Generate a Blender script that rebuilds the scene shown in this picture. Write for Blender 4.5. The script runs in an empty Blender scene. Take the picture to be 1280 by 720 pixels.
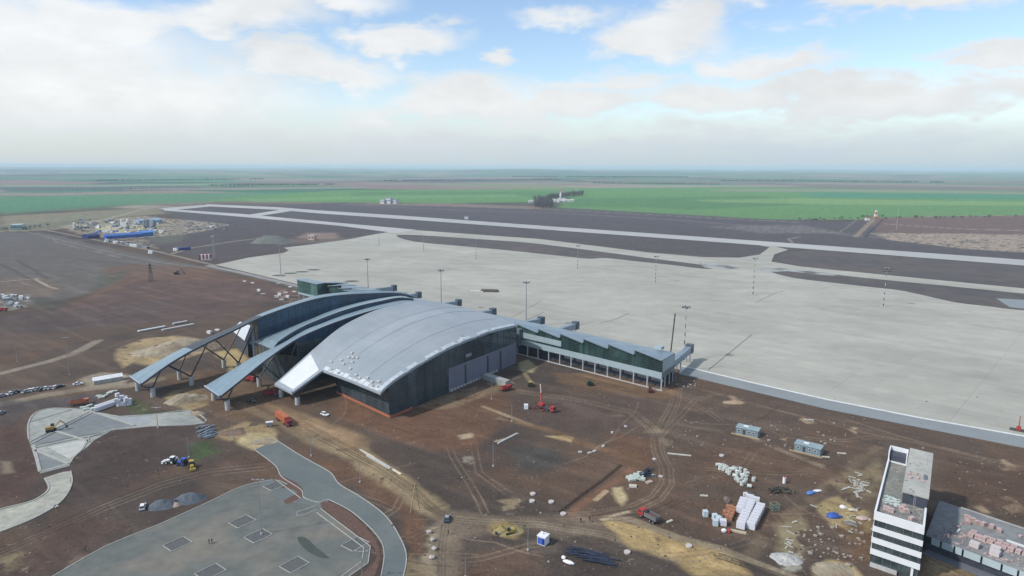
GT = .91
import bpy, math, random
import numpy as np
from math import sin, cos, pi, radians as R
random.seed(7); rng = np.random.default_rng(7)
SC = bpy.context.scene
COL = SC.collection
# ------------------------------------------------------------------ survey: camera station and photo bearings
F = 840.; H = 110.; PT = math.atan(151.5/840); ROLL = R(0.2)
cp, sp, cr, sr = cos(PT), sin(PT), cos(ROLL), sin(ROLL)
def ray(px, py):
    a, b = (px-640)/F, (py-360)/F
    u = a*cr+b*sr; v = -a*sr+b*cr
    return (u, cp-v*sp, -sp-v*cp)
def P(px, py, z=0.):
    d = ray(px, py); t = (z-H)/d[2]
    return (d[0]*t, d[1]*t)
def Q(px, py, A, ang):
    d = ray(px, py); c, s = cos(R(ang)), sin(R(ang))
    t = (A[0]*-s+A[1]*c)/(d[0]*-s+d[1]*c)
    return ((d[0]*t-A[0])*c+(d[1]*t-A[1])*s, H+d[2]*t)
def ZV(py, A):
    d = ray(640, py)
    return H+d[2]*A[1]/d[1]
def L(r, g, b):
    f = lambda c: ((c/255+.055)/1.055)**2.4 if c > 10 else c/255/12.92
    return (f(r), f(g), f(b))
# ------------------------------------------------------------------ materials
MATS = {}
def mat(name, col, rough=.8, metal=0., var=.15, scale=.4, bump=0., spec=.3, wave=None, tint=None, coat=0):
    if name in MATS: return MATS[name]
    m = bpy.data.materials.new(name); m.use_nodes = True; MATS[name] = m
    nt = m.node_tree; N = nt.nodes; K = nt.links
    b = N['Principled BSDF']; b.inputs['Roughness'].default_value = rough; b.inputs['Metallic'].default_value = metal
    b.inputs['Specular IOR Level'].default_value = spec
    b.inputs['Coat Weight'].default_value = coat
    tc = N.new('ShaderNodeTexCoord'); geo = tc.outputs['Object']
    n = N.new('ShaderNodeTexNoise'); n.inputs['Scale'].default_value = scale; n.inputs['Detail'].default_value = 6
    n.inputs['Roughness'].default_value = .65
    K.new(geo, n.inputs['Vector'])
    r = N.new('ShaderNodeMapRange'); r.inputs[1].default_value = .3; r.inputs[2].default_value = .7
    r.inputs[3].default_value = 1-var; r.inputs[4].default_value = 1+var
    K.new(n.outputs['Fac'], r.inputs[0])
    mx = N.new('ShaderNodeVectorMath'); mx.operation = 'SCALE'
    if tint:
        t2 = N.new('ShaderNodeMix'); t2.data_type = 'RGBA'; t2.inputs[6].default_value = (*col, 1); t2.inputs[7].default_value = (*tint, 1)
        n2 = N.new('ShaderNodeTexNoise'); n2.inputs['Scale'].default_value = scale*.21; n2.inputs['Detail'].default_value = 5
        K.new(geo, n2.inputs['Vector'])
        r2 = N.new('ShaderNodeMapRange'); r2.inputs[1].default_value = .42; r2.inputs[2].default_value = .62
        K.new(n2.outputs['Fac'], r2.inputs[0]); K.new(r2.outputs[0], t2.inputs[0]); K.new(t2.outputs[2], mx.inputs[0])
    else: mx.inputs[0].default_value = col
    K.new(r.outputs[0], mx.inputs['Scale'])
    out = mx.outputs[0]
    if wave:                                   # (angle, spacing m, depth): panel seams
        ang, spc, dep = wave
        mp = N.new('ShaderNodeMapping'); mp.inputs['Rotation'].default_value = (0, 0, -R(ang)); K.new(geo, mp.inputs['Vector'])
        sx = N.new('ShaderNodeSeparateXYZ'); K.new(mp.outputs[0], sx.inputs[0])
        fac = None
        for ax, sp_ in (('Y', spc), ('X', spc*7)):
            md = N.new('ShaderNodeMath'); md.operation = 'PINGPONG'; md.inputs[1].default_value = sp_/2; K.new(sx.outputs[ax], md.inputs[0])
            lt = N.new('ShaderNodeMath'); lt.operation = 'LESS_THAN'; lt.inputs[1].default_value = .09 if ax == 'Y' and spc < 3 else .17; K.new(md.outputs[0], lt.inputs[0])
            if fac is None: fac = lt
            else:
                a_ = N.new('ShaderNodeMath'); a_.operation = 'MAXIMUM'; K.new(fac.outputs[0], a_.inputs[0]); K.new(lt.outputs[0], a_.inputs[1]); fac = a_
        ml = N.new('ShaderNodeMath'); ml.operation = 'MULTIPLY_ADD'; ml.inputs[1].default_value = -dep; ml.inputs[2].default_value = 1; K.new(fac.outputs[0], ml.inputs[0])
        s2 = N.new('ShaderNodeVectorMath'); s2.operation = 'SCALE'; K.new(out, s2.inputs[0]); K.new(ml.outputs[0], s2.inputs['Scale']); out = s2.outputs[0]
    K.new(out, b.inputs['Base Color'])
    if bump:
        bn = N.new('ShaderNodeBump'); bn.inputs['Strength'].default_value = bump; bn.inputs['Distance'].default_value = .3
        n3 = N.new('ShaderNodeTexNoise'); n3.inputs['Scale'].default_value = scale*4; n3.inputs['Detail'].default_value = 8; K.new(geo, n3.inputs['Vector'])
        K.new(n3.outputs['Fac'], bn.inputs['Height']); K.new(bn.outputs[0], b.inputs['Normal'])
    return m
WH = mat('white_paint', (.72, .73, .74), .5, var=.1, scale=.7)
GREY = mat('grey_paint', (.3, .31, .33), .6, var=.15)
DARK = mat('dark_metal', (.05, .055, .065), .5, var=.2)
BLK = mat('black_rubber', (.02, .02, .022), .8)
STEEL = mat('galvanised_steel', (.33, .35, .37), .45, .4, var=.1)
CONC = mat('concrete_cast', (.42, .42, .41), .85, var=.15, scale=.8, bump=.1)
ROOF = mat('roof_metal', (.30, .34, .362), .42, .2, var=.06, scale=.09, wave=(56.5, 2.0, .12), tint=(.345, .378, .395))
WING = mat('wing_metal', (.235, .32, .36), .38, .3, var=.08, scale=.2, wave=(58, 2.6, .2))
PROOF = mat('pier_roof_metal', (.25, .32, .365), .38, .3, var=.06, scale=.2, wave=(-43.1, 2.0, .12))
RIM = mat('rim_metal', (.34, .38, .42), .45, .2, var=.1)
FOIL = mat("white_membrane", (.64, .67, .66), .5, var=.05, scale=.3)
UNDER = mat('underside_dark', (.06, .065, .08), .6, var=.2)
GLB = mat('glass_blue', (.02, .05, .10), .12, 0, var=.45, scale=.12, spec=.6, tint=(.035, .085, .15))
GLK = mat('glass_dark', (.034, .047, .056), .14, 0, var=.4, scale=.2, spec=.5, tint=(.058, .078, .088))
GLG = mat('glass_green', (.018, .042, .04), .12, 0, var=.5, scale=.15, spec=.6, tint=(.045, .095, .085))
MULL = mat('mullion_metal', (.055, .07, .08), .5, .2, var=.1)
BAND = mat('facade_band', (.33, .41, .44), .5, .1, var=.06, scale=.3)
PANEL = mat('lilac_panel', (.17, .18, .225), .6, 0, var=.07, scale=.2, wave=(56.5, 2.2, .15))
ORNG = mat('orange_membrane', (.36, .125, .065), .8, var=.25, scale=.5)
ASPH = mat('asphalt', (.118, .13, .12), .85, var=.18, scale=.22, bump=.1, tint=(.172, .163, .136))
ASPR = mat('road_asphalt', (.115, .138, .136), .85, var=.09, scale=.2, bump=.05, tint=(.135, .152, .145))
KERB = mat('kerb_concrete', (.34, .34, .31), .85, var=.2, scale=.8)
PAVE = mat('plaza_concrete', (.32, .33, .295), .85, var=.2, scale=.35, tint=(.24, .255, .24))
PAVD = mat('plaza_grey', (.165, .18, .185), .85, var=.15, scale=.3, tint=(.20, .215, .215))
SOILM = mat('soil_bed', (.115, .07, .055), .95, var=.25, scale=.7, bump=.3)
SAND = mat('sand', (.32, .28, .20), .95, var=.3, scale=.3, bump=.8, tint=(.21, .165, .115))
GRAV = mat('gravel', (.10, .115, .135), .95, var=.3, scale=.9, bump=.9)
def add_tone(m, ang, cells, amp):
    nt = m.node_tree; N = nt.nodes; K = nt.links; b_ = N['Principled BSDF']; src = b_.inputs['Base Color'].links[0].from_socket
    tc = N.new('ShaderNodeTexCoord'); mp = N.new('ShaderNodeMapping'); mp.inputs['Rotation'].default_value = (0, 0, -R(ang)); K.new(tc.outputs['Object'], mp.inputs['Vector'])
    for cx, cy in cells:
        v = N.new('ShaderNodeVectorMath'); v.operation = 'MULTIPLY'; v.inputs[1].default_value = (1/cx, 1/cy, 0); K.new(mp.outputs[0], v.inputs[0])
        f = N.new('ShaderNodeVectorMath'); f.operation = 'FLOOR'; K.new(v.outputs[0], f.inputs[0]); w = N.new('ShaderNodeTexWhiteNoise'); w.noise_dimensions = '2D'; K.new(f.outputs[0], w.inputs['Vector'])
        r = N.new('ShaderNodeMapRange'); r.inputs[3].default_value = 1-amp; r.inputs[4].default_value = 1+amp; K.new(w.outputs['Value'], r.inputs[0])
        s = N.new('ShaderNodeVectorMath'); s.operation = 'SCALE'; K.new(src, s.inputs[0]); K.new(r.outputs[0], s.inputs['Scale']); src = s.outputs[0]
    K.new(src, b_.inputs['Base Color'])
add_tone(ROOF, 56.5, ((14, 4), (60, 2), (9, 12)), .022); add_tone(PROOF, -43.1, ((8, 2), (30, 6)), .04); add_tone(WING, 58, ((9, 2.6),), .04); add_tone(PANEL, 56.5, ((4.4, 4.4),), .06)
add_tone(GLK, 56.5, ((3.2, 3.2), (9, 9)), .25); add_tone(GLB, 58, ((4, 4), (11, 11)), .2); add_tone(GLG, -43.1, ((2, 50), (8, 50)), .3)
# ------------------------------------------------------------------ mesh builder
class MB:
    def __init__(s): s.v = []; s.f = []; s.m = []; s.mi = 0
    def quadf(s, *pts):
        i = len(s.v); s.v += [tuple(p) for p in pts]; s.f.append(tuple(range(i, i+len(pts)))); s.m.append(s.mi)
    def prism(s, poly, z0, z1):
        n = len(poly); i = len(s.v)
        a = sum(poly[k][0]*poly[(k+1) % n][1]-poly[(k+1) % n][0]*poly[k][1] for k in range(n))
        if a < 0: poly = poly[::-1]
        zz0 = z0 if hasattr(z0, '__len__') else [z0]*n; zz1 = z1 if hasattr(z1, '__len__') else [z1]*n
        if a < 0: zz0, zz1 = list(zz0)[::-1], list(zz1)[::-1]
        s.v += [(x, y, z) for (x, y), z in zip(poly, zz0)]+[(x, y, z) for (x, y), z in zip(poly, zz1)]
        s.f.append(tuple(range(i+n-1, i-1, -1))); s.f.append(tuple(range(i+n, i+2*n)))
        for k in range(n):
            j = (k+1) % n; s.f.append((i+k, i+j, i+n+j, i+n+k))
        s.m += [s.mi]*(n+2); return s
    def box(s, c, d, rz=0, tilt=0):
        x, y, z = c; a, b, h = d[0]/2, d[1]/2, d[2]/2; i = len(s.v); cc, ss = cos(rz), sin(rz); ct, st = cos(tilt), sin(tilt)
        for k in range(8):
            X = a*(1 if k & 1 else -1); Y = b*(1 if k & 2 else -1); Z = h*(1 if k & 4 else -1)
            X, Z = X*ct+Z*st, -X*st+Z*ct
            s.v.append((x+X*cc-Y*ss, y+X*ss+Y*cc, z+Z))
        for f in ((0, 2, 3, 1), (4, 5, 7, 6), (0, 1, 5, 4), (2, 6, 7, 3), (0, 4, 6, 2), (1, 3, 7, 5)):
            s.f.append(tuple(i+q for q in f)); s.m.append(s.mi)
        return s
    def tube(s, p, q, r, r2=None, n=8, cap=True):
        r2 = r if r2 is None else r2
        p = np.array(p, float); q = np.array(q, float); d = q-p; l = np.linalg.norm(d)
        if l < 1e-6: return s
        d /= l; a = np.array((0, 0, 1.)) if abs(d[2]) < .9 else np.array((1., 0, 0)); u = np.cross(d, a); u /= np.linalg.norm(u); w = np.cross(d, u); i = len(s.v)
        for c, rr in ((p, r), (q, r2)):
            for k in range(n):
                t = 2*pi*k/n; s.v.append(tuple(c+rr*(cos(t)*u+sin(t)*w)))
        for k in range(n):
            j = (k+1) % n; s.f.append((i+k, i+n+k, i+n+j, i+j)); s.m.append(s.mi)
        if cap:
            s.f.append(tuple(range(i, i+n))); s.f.append(tuple(range(i+2*n-1, i+n-1, -1))); s.m += [s.mi]*2
        return s
    def bar(s, p, q, w):      # square bar
        return s.tube(p, q, w*.7, n=4)
    def grid(s, g, flip=False):  # g[i][j] points
        i0 = len(s.v); a, b = len(g), len(g[0])
        for r_ in g:
            for p in r_: s.v.append(tuple(p))
        for i in range(a-1):
            for j in range(b-1):
                q = (i0+i*b+j, i0+(i+1)*b+j, i0+(i+1)*b+j+1, i0+i*b+j+1)
                s.f.append(q[::-1] if flip else q); s.m.append(s.mi)
        return s
    def ell(s, c, d, n=8, m=5, jit=0):
        i0 = len(s.v); rows = []
        for a in range(m+1):
            th = pi*a/m; row = []
            for b in range(n):
                ph = 2*pi*b/n; k = 1+(random.random()-.5)*jit
                s.v.append((c[0]+d[0]*sin(th)*cos(ph)*k, c[1]+d[1]*sin(th)*sin(ph)*k, c[2]+d[2]*cos(th)*k)); row.append(len(s.v)-1)
            rows.append(row)
        for a in range(m):
            for b in range(n):
                j = (b+1) % n; s.f.append((rows[a][b], rows[a+1][b], rows[a+1][j], rows[a][j])); s.m.append(s.mi)
        return s
    def build(s, name, mats, parent=None, smooth=False, **kw):
        me = bpy.data.meshes.new(name); me.from_pydata(s.v, [], s.f)
        for m_ in (mats if isinstance(mats, (list, tuple)) else [mats]): me.materials.append(m_)
        me.polygons.foreach_set('material_index', s.m)
        if smooth: me.polygons.foreach_set('use_smooth', [True]*len(s.f))
        me.update(); me.validate()
        o = bpy.data.objects.new(name, me); COL.objects.link(o)
        if parent: o.parent = parent
        tag(o, **kw); return o
def tag(o, label=None, cat=None, group=None, kind=None):
    if label: o['label'] = label
    if cat: o['category'] = cat
    if group: o['group'] = group
    if kind: o['kind'] = kind
    return o
def empty(name, label, cat, loc=(0, 0, 0), rz=0, group=None):
    o = bpy.data.objects.new(name, None); COL.objects.link(o); o.location = (*loc[:2], loc[2] if len(loc) > 2 else 0); o.rotation_euler = (0, 0, rz)
    return tag(o, label, cat, group)
def copy_tree(o, parent=None):
    c = o.copy(); COL.objects.link(c)
    if parent: c.parent = parent
    for ch in list(o.children): copy_tree(ch, c)
    return c
def clone(src, label, loc, rz, group=None, used=set()):
    o = src
    if src.name in used: o = copy_tree(src)
    else: used.add(src.name)
    o.location = (loc[0], loc[1], loc[2] if len(loc) > 2 else 0); o.rotation_euler = (0, 0, rz); o['label'] = label
    if group: o['group'] = group
    return o
ORD = ['first', 'second', 'third', 'fourth', 'fifth', 'sixth', 'seventh', 'eighth', 'ninth', 'tenth', 'eleventh', 'twelfth', 'thirteenth', 'fourteenth', 'fifteenth', 'sixteenth', 'seventeenth', 'eighteenth', 'nineteenth', 'twentieth']
def heading(p, q):
    a, b = P(*p), P(*q); return math.atan2(b[1]-a[1], b[0]-a[0])
# ------------------------------------------------------------------ numpy noise
TB = rng.random((256, 256)).astype(np.float32)
def vn(x, y, sc, sd=0):
    x = np.asarray(x)/sc+17.3*sd; y = np.asarray(y)/sc+9.1*sd
    xi = np.floor(x).astype(np.int64); yi = np.floor(y).astype(np.int64); fx = x-xi; fy = y-yi
    fx = fx*fx*(3-2*fx); fy = fy*fy*(3-2*fy)
    g = lambda a, b: TB[(a & 255), (b & 255)]
    return (g(xi, yi)*(1-fx)+g(xi+1, yi)*fx)*(1-fy)+(g(xi, yi+1)*(1-fx)+g(xi+1, yi+1)*fx)*fy
def fbm(x, y, sc, sd=0, o=4):
    r = 0; a = .5; t = 0
    for k in range(o): r = r+a*vn(x, y, sc/2**k, sd+k*3); t += a; a *= .5
    return r/t
# ------------------------------------------------------------------ GROUND (one sheet, painted earth colours as attribute)
def make_ground():
    rows = [20, 40, 60, 80, 100, 115, 128, 138]
    ys = np.concatenate([np.arange(729, 240, -.62), np.arange(240, 214, -.4), np.arange(214, 210.4, -.15)])
    rows += [P(640, y)[1] for y in ys]; rows = np.array(rows)
    pxs = np.concatenate([np.arange(-80, 1360, 1.15)])
    th = np.arctan((pxs-640)/F)
    lo = np.linspace(-pi, th[0], 40)[:-1]; hi = np.linspace(th[-1], pi, 40)[1:]
    th = np.concatenate([lo, th, hi])
    front = np.abs(th) < 1.0
    rr = rows[:, None]*np.where(np.abs(th) < .95, 1/np.cos(np.clip(th, -.95, .95)), 1/cos(.95))[None, :]
    X = rr*np.sin(th)[None, :]; Y = rr*np.cos(th)[None, :]
    nr, nc = X.shape; X = X.ravel(); Y = Y.ravel(); D = np.hypot(X, Y)
    # far relief
    amp = np.clip((D-3600)/9000, 0, 1)
    Z = amp*(150*(fbm(X, Y, 5200, 3, 3)-.5)+46*(fbm(X, Y, 1500, 5, 3)-.5))-.02
    Z = np.where(D > 15000, np.minimum(Z, 55), Z)
    # ---- paint
    C = np.empty((X.size, 3), np.float32)
    nzb = fbm(X, Y, 60, 1, 5); nzs = fbm(X, Y, 9, 2, 4); nzf = fbm(X, Y, 2.2, 8, 3)
    near = D < 2200
    base = np.array(L(90, 77, 70)); red = np.array(L(102, 80, 66)); drk = np.array(L(76, 68, 65))
    w1 = np.clip((nzb-.42)*6, 0, 1)[:, None]; w2 = np.clip((fbm(X, Y, 35, 4, 4)-.52)*6, 0, 1)[:, None]
    C[:] = base*(1-w1)+drk*w1; C[:] = C*(1-w2*.55)+red*w2*.55
    # far patchwork of fields
    ca, sa = cos(R(-38)), sin(R(-38))
    U = X*ca+Y*sa; V = -X*sa+Y*ca
    wx = (fbm(X, Y, 1400, 11, 2)-.5)*500
    fu = np.floor((U+wx)/1500); fv = np.floor((V+wx+fu*170)/620)
    hsh = TB[(fu.astype(np.int64)*37+fv.astype(np.int64)*11) & 255, (fv.astype(np.int64)*53+fu.astype(np.int64)*7) & 255]
    pal = np.array([L(104, 120, 92), L(74, 120, 84), L(112, 106, 98), L(132, 112, 108), L(122, 130, 98), L(64, 108, 82), L(74, 124, 90), L(84, 118, 88), L(136, 126, 112), L(84, 96, 92)])
    fc = pal[(hsh*9.99).astype(int)]
    fc = fc*(.9+.2*vn(X, Y, 260, 6))[:, None]
    tree = np.clip((fbm(X, Y, 700, 21, 4)-.62)*14, 0, 1)[:, None]
    fc = fc*(1-tree*.7)+np.array(L(52, 58, 60))*tree*.7
    fb = np.clip((D-1900)/500, 0, 1)[:, None]
    C[:] = C*(1-fb)+fc*fb
    def region(pts, pad):
        xs = [p[0] for p in pts]; yy = [p[1] for p in pts]
        return np.nonzero((X > min(xs)-pad) & (X < max(xs)+pad) & (Y > min(yy)-pad) & (Y < max(yy)+pad) & (Y > 0))[0]
    def segd(x, y, a, b):
        dx, dy = b[0]-a[0], b[1]-a[1]; l = dx*dx+dy*dy+1e-9
        t = np.clip(((x-a[0])*dx+(y-a[1])*dy)/l, 0, 1)
        return np.hypot(x-a[0]-t*dx, y-a[1]-t*dy)
    def mixin(ix, w, col, tex=.25):
        c = np.array(L(*col))[None, :]*(1-tex+2*tex*(.5*nzs[ix]+.5*nzf[ix]))[:, None]
        C[ix] = C[ix]*(1-w[:, None])+c*w[:, None]
    def poly(px, col, fe=1.5, wob=3, st=1, tex=.25, brk=0):
        pts = [P(*p) for p in px]; ix = region(pts, fe*3+wob*2)
        if not len(ix): return
        dd = np.mean([math.hypot(*p) for p in pts]); k = wob
        x = X[ix]+(fbm(X[ix], Y[ix], max(4, wob*5), 31, 3)-.5)*2*k; y = Y[ix]+(fbm(X[ix], Y[ix], max(4, wob*5), 37, 3)-.5)*2*k
        ins = np.zeros(len(ix), bool); d = np.full(len(ix), 1e9); n = len(pts)
        for i in range(n):
            a, b = pts[i], pts[(i+1) % n]
            d = np.minimum(d, segd(x, y, a, b))
            if a[1] != b[1]:
                c = ((a[1] > y) != (b[1] > y)) & (x < (b[0]-a[0])*(y-a[1])/(b[1]-a[1])+a[0]); ins ^= c
        sd = np.where(ins, d, -d); w = np.clip(sd/fe*.5+.5, 0, 1)*st
        if brk: w = w*np.clip((fbm(X[ix], Y[ix], 5, 41, 4)-brk)*8, 0, 1)
        mixin(ix, w, col, tex)
    def line(px, wd, col, fe=.6, wob=1, st=1, tex=.2, twin=0, brk=0):
        pts = [P(*p) for p in px]; ix = region(pts, wd*2+fe*3+wob*2+twin)
        if not len(ix): return
        x = X[ix]+(fbm(X[ix], Y[ix], 25, 51, 2)-.5)*2*wob; y = Y[ix]+(fbm(X[ix], Y[ix], 25, 57, 2)-.5)*2*wob
        d = np.full(len(ix), 1e9)
        for a, b in zip(pts, pts[1:]): d = np.minimum(d, segd(x, y, a, b))
        if twin:
            de = np.minimum(np.hypot(x-pts[0][0], y-pts[0][1]), np.hypot(x-pts[-1][0], y-pts[-1][1])); d = np.where(de < twin*1.6, 99, np.abs(d-twin))
        w = np.clip((wd/2-d)/fe+.5, 0, 1)*st
        if wd < 1.5: w = w*(.5+.8*fbm(X[ix], Y[ix], 12, 47, 3))
        if brk: w = w*np.clip((fbm(X[ix], Y[ix], 6, 43, 3)-brk)*7, 0, 1)
        mixin(ix, w, col, tex)
    # far fields close to the airfield
    G1, G2 = (92, 136, 78), (76, 122, 74)
    poly([(-60, 262), (0, 247), (120, 243), (260, 241), (420, 239), (430, 246), (250, 252), (120, 258), (0, 268)], (70, 128, 92), 60, 60, .85)
    poly([(255, 251), (300, 246), (420, 238), (700, 236), (690, 252), (560, 254), (420, 253)], G1, 18, 10, 1, .1)
    poly([(440, 240), (700, 239), (690, 246), (450, 248)], G2, 25, 10, .8, .1)
    poly([(705, 236), (900, 233), (1340, 240), (1340, 268), (1120, 274), (960, 275), (830, 269), (690, 263), (712, 250)], G1, 10, 6, 1, .1)
    poly([(720, 248), (960, 245), (1000, 256), (860, 262), (800, 259), (700, 258)], G2, 25, 10, .85, .1)
    poly([(1000, 240), (1340, 244), (1340, 250), (1010, 247)], (60, 128, 100), 60, 30, .8, .1)
    poly([(900, 236), (1100, 237), (1340, 241), (1340, 243), (1060, 240), (900, 239)], (140, 134, 120), 60, 40, .7, .1)
    poly([(0, 270), (150, 262), (260, 260), (240, 265), (100, 275), (0, 283)], (134, 128, 104), 12, 10, .8)
    poly([(0, 281), (90, 268), (210, 262), (160, 270), (60, 288), (0, 290)], (122, 124, 100), 12, 10, .7)
    poly([(140, 259), (175, 256), (215, 258), (180, 262)], (160, 150, 132), 15, 8, .7)
    # airfield surroundings
    poly([(200, 262), (430, 253), (690, 259), (960, 274), (1340, 284), (1340, 400), (1200, 380), (900, 340), (500, 292), (360, 310), (270, 330), (170, 300), (240, 280)], (84, 80, 84), 12, 6, .95, .15)
    poly([(200, 280), (300, 275), (480, 287), (430, 298), (355, 309), (340, 318), (250, 322), (230, 308)], (82, 76, 80), 8, 5, .9, .15)
    line([(430, 256), (560, 262), (690, 266), (830, 274), (960, 284), (1100, 297), (1340, 318)], 26, (112, 108, 108), 8, 6, .55, .2)
    line([(440, 254), (690, 262), (900, 273), (1000, 278)], 10, (150, 140, 126), 5, 3, .7)
    line([(500, 266), (690, 270), (900, 290)], 14, (70, 68, 74), 8, 3, .6)
    poly([(430, 255), (560, 254), (690, 259), (690, 262), (560, 258)], (132, 116, 106), 8, 3, .8)
    poly([(880, 283), (1000, 281), (1060, 292), (960, 292)], (120, 116, 114), 10, 8, .7, .3, .35)
    poly([(1080, 272), (1340, 268), (1340, 300), (1180, 298), (1095, 290)], (112, 92, 86), 8, 6, .85)
    poly([(1085, 291), (1340, 294), (1340, 320), (1200, 310), (1110, 300)], (164, 148, 130), 6, 12, .85, .3, .33)
    line([(1108, 280), (1200, 286), (1340, 290)], 9, (176, 148, 126), 4, 2, .8)
    line([(1140, 270.5), (1340, 268)], 9, (165, 140, 122), 4, 2, .6)
    line([(1092, 274), (1078, 288), (1070, 296)], 9, (140, 126, 108), 3, 1, .9)
    line([(1104, 274), (1090, 288), (1082, 296)], 4, (60, 58, 62), 2, 1, .9)
    line([(1072, 274), (1056, 286), (1046, 293)], 4, (120, 112, 100), 2, 1, .9)
    line([(990, 303), (985, 299), (1000, 296)], 4, (150, 145, 140), 2, 1, .7)
    poly([(370, 297), (385, 291), (420, 291), (425, 297), (400, 300)], (140, 118, 108), 5, 3, .8)
    poly([(320, 300), (430, 297), (440, 301), (350, 306)], (118, 104, 96), 5, 4, .6)
    # left middle ground
    poly([(-60, 288), (60, 292), (160, 315), (250, 333), (170, 345), (90, 372), (-60, 400)], (98, 95, 94), 6, 6, .9, .12)
    poly([(130, 335), (170, 330), (250, 334), (330, 352), (390, 366), (250, 380), (120, 400), (60, 395), (130, 360)], (108, 84, 74), 5, 8, .75, .2)
    poly([(120, 345), (160, 338), (150, 352), (120, 362)], (80, 88, 78), 4, 3, .7)
    poly([(180, 350), (330, 353), (360, 368), (270, 400), (120, 410), (60, 392)], (92, 76, 76), 6, 6, .8)
    poly([(0, 395), (110, 385), (230, 372), (190, 400), (0, 425)], (84, 74, 76), 5, 5, .6)
    poly([(0, 345), (60, 348), (85, 362), (55, 372), (0, 366)], (112, 96, 86), 4, 3, .6)
    for k, pts in enumerate([[(0, 320), (70, 322), (130, 327), (200, 333)], [(0, 330), (20, 340), (50, 355)], [(20, 325), (60, 348)], [(0, 352), (40, 349), (48, 348)], [(45, 349), (60, 358), (72, 361)]]):
        line(pts, 3 if k < 3 else 2.5, (72, 70, 72) if k < 3 else (168, 160, 146), 2, 1, .7)
    line([(60, 297), (75, 303), (95, 309), (120, 314), (150, 322)], 5, (150, 144, 130), 2, 2, .8, .2, 0, .52)
    line([(0, 289), (30, 288), (70, 286), (100, 281), (140, 272), (175, 263)], 7, (164, 156, 136), 3, 1, .85)
    poly([(75, 283), (110, 276), (180, 270), (210, 273), (255, 277), (290, 281), (240, 292), (195, 296), (150, 300), (100, 293)], (158, 150, 128), 5, 6, .75, .35, .35)
    poly([(105, 283), (160, 280), (195, 284), (150, 292)], (176, 170, 132), 4, 4, .8)
    poly([(185, 298), (235, 292), (225, 302), (200, 306)], (98, 104, 86), 4, 3, .6)
    poly([(150, 292), (185, 300), (200, 312), (160, 305)], (140, 134, 120), 3, 4, .8, .3, .42)
    line([(215, 317), (240, 310), (265, 306), (290, 302), (330, 297)], 4.5, (156, 150, 136), 2, 1, .85)
    line([(45, 290), (110, 305), (180, 322), (250, 333), (300, 342), (385, 363)], 5, (100, 98, 96), 2, 1, .9)
    line([(60, 288), (120, 300), (190, 313), (220, 320), (270, 332)], 4, (150, 144, 134), 2, 1, .8)
    line([(30, 289), (80, 301), (150, 318), (200, 328), (260, 336)], 3, (140, 136, 128), 2, 1, .6)
    # debris around upper field
    poly([(340, 362), (380, 360), (410, 372), (390, 385), (350, 376)], (140, 120, 110), 2, 3, .6, .4, .5)
    poly([(-10, 366), (40, 368), (36, 384), (-10, 392)], (140, 138, 132), 2, 3, .7, .4, .48)
    poly([(40, 372), (75, 372), (85, 382), (40, 388)], (74, 78, 72), 3, 3, .7)
    line([(0, 467), (60, 452), (92, 442), (112, 431), (122, 426)], 6, (132, 124, 114), 1.5, 1, .95)
    line([(92, 442), (130, 436), (165, 424)], 6, (98, 84, 78), 2, 2, .6)
    line([(-20, 508), (20, 502), (60, 493), (110, 486), (160, 482), (200, 474)], 8, (128, 118, 104), 2, 1, .9)
    line([(0, 490), (90, 482), (130, 474)], 7, (104, 94, 86), 2, 1, .6)
    poly([(100, 474), (128, 465), (160, 468), (155, 482), (110, 486)], (146, 138, 124), 1.5, 2, .8)
    poly([(140, 437), (175, 424), (210, 420), (255, 424), (262, 436), (215, 452), (190, 462), (160, 455), (148, 462), (138, 450)], (160, 142, 108), 2, 7, .85, .4, .25)
    poly([(200, 497), (215, 487), (245, 484), (256, 492), (262, 505), (232, 514), (212, 508)], (148, 132, 96), 1.5, 5, .9, .4, .25)
    poly([(200, 470), (260, 462), (330, 478), (345, 515), (290, 530), (262, 512), (222, 486)], (110, 88, 70), 3, 4, .7, .3)
    poly([(270, 440), (300, 436), (310, 452), (290, 466)], (176, 156, 110), 2, 3, .8)
    poly([(262, 545), (300, 528), (345, 532), (340, 548), (322, 560), (300, 556)], (150, 132, 96), 1.5, 4, .8, .4, .35)
    poly([(300, 553), (316, 541), (342, 541), (344, 552), (330, 562), (316, 562)], (164, 152, 116), 1, 3, .95, .4)
    poly([(150, 500), (175, 500), (195, 518), (170, 520)], (72, 84, 58), 2, 2, .85)
    poly([(180, 515), (225, 512), (250, 517), (180, 524)], (66, 70, 56), 1.5, 2, .7)
    poly([(225, 555), (262, 550), (275, 566), (245, 577), (230, 572)], (64, 86, 52), 2, 2, .85)
    poly([(55, 585), (90, 545), (160, 530), (255, 530), (240, 575), (150, 610), (80, 640)], (72, 63, 63), 3, 3, .85)
    poly([(0, 530), (30, 520), (40, 560), (50, 590), (30, 625), (0, 630)], (80, 62, 60), 3, 3, .8)
    poly([(0, 500), (60, 500), (130, 490), (120, 510), (40, 512), (0, 535)], (76, 72, 78), 2, 2, .8)
    poly([(-20, 700), (20, 690), (40, 690), (30, 712), (-20, 730)], (126, 116, 92), 1.5, 3, .8, .3, .35)
    poly([(0, 577), (16, 578), (14, 590), (0, 592)], (140, 130, 116), 1, 2, .6)
    for k in range(6):
        o = k*2.0
        line([(-20, 693+o), (60, 660+o), (130, 628+o), (200, 600+o), (260, 584+o), (330, 577+o)], .7, (116, 104, 94) if k % 2 else (62, 54, 54), .4, .8, .7, .3)
    poly([(135, 678), (150, 660), (172, 655), (180, 672), (140, 690)], (132, 104, 80), 1, 2, .7, .5, .5)
    poly([(60, 655), (130, 640), (170, 655), (60, 715), (10, 725), (20, 690)], (84, 66, 62), 2, 3, .6)
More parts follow.
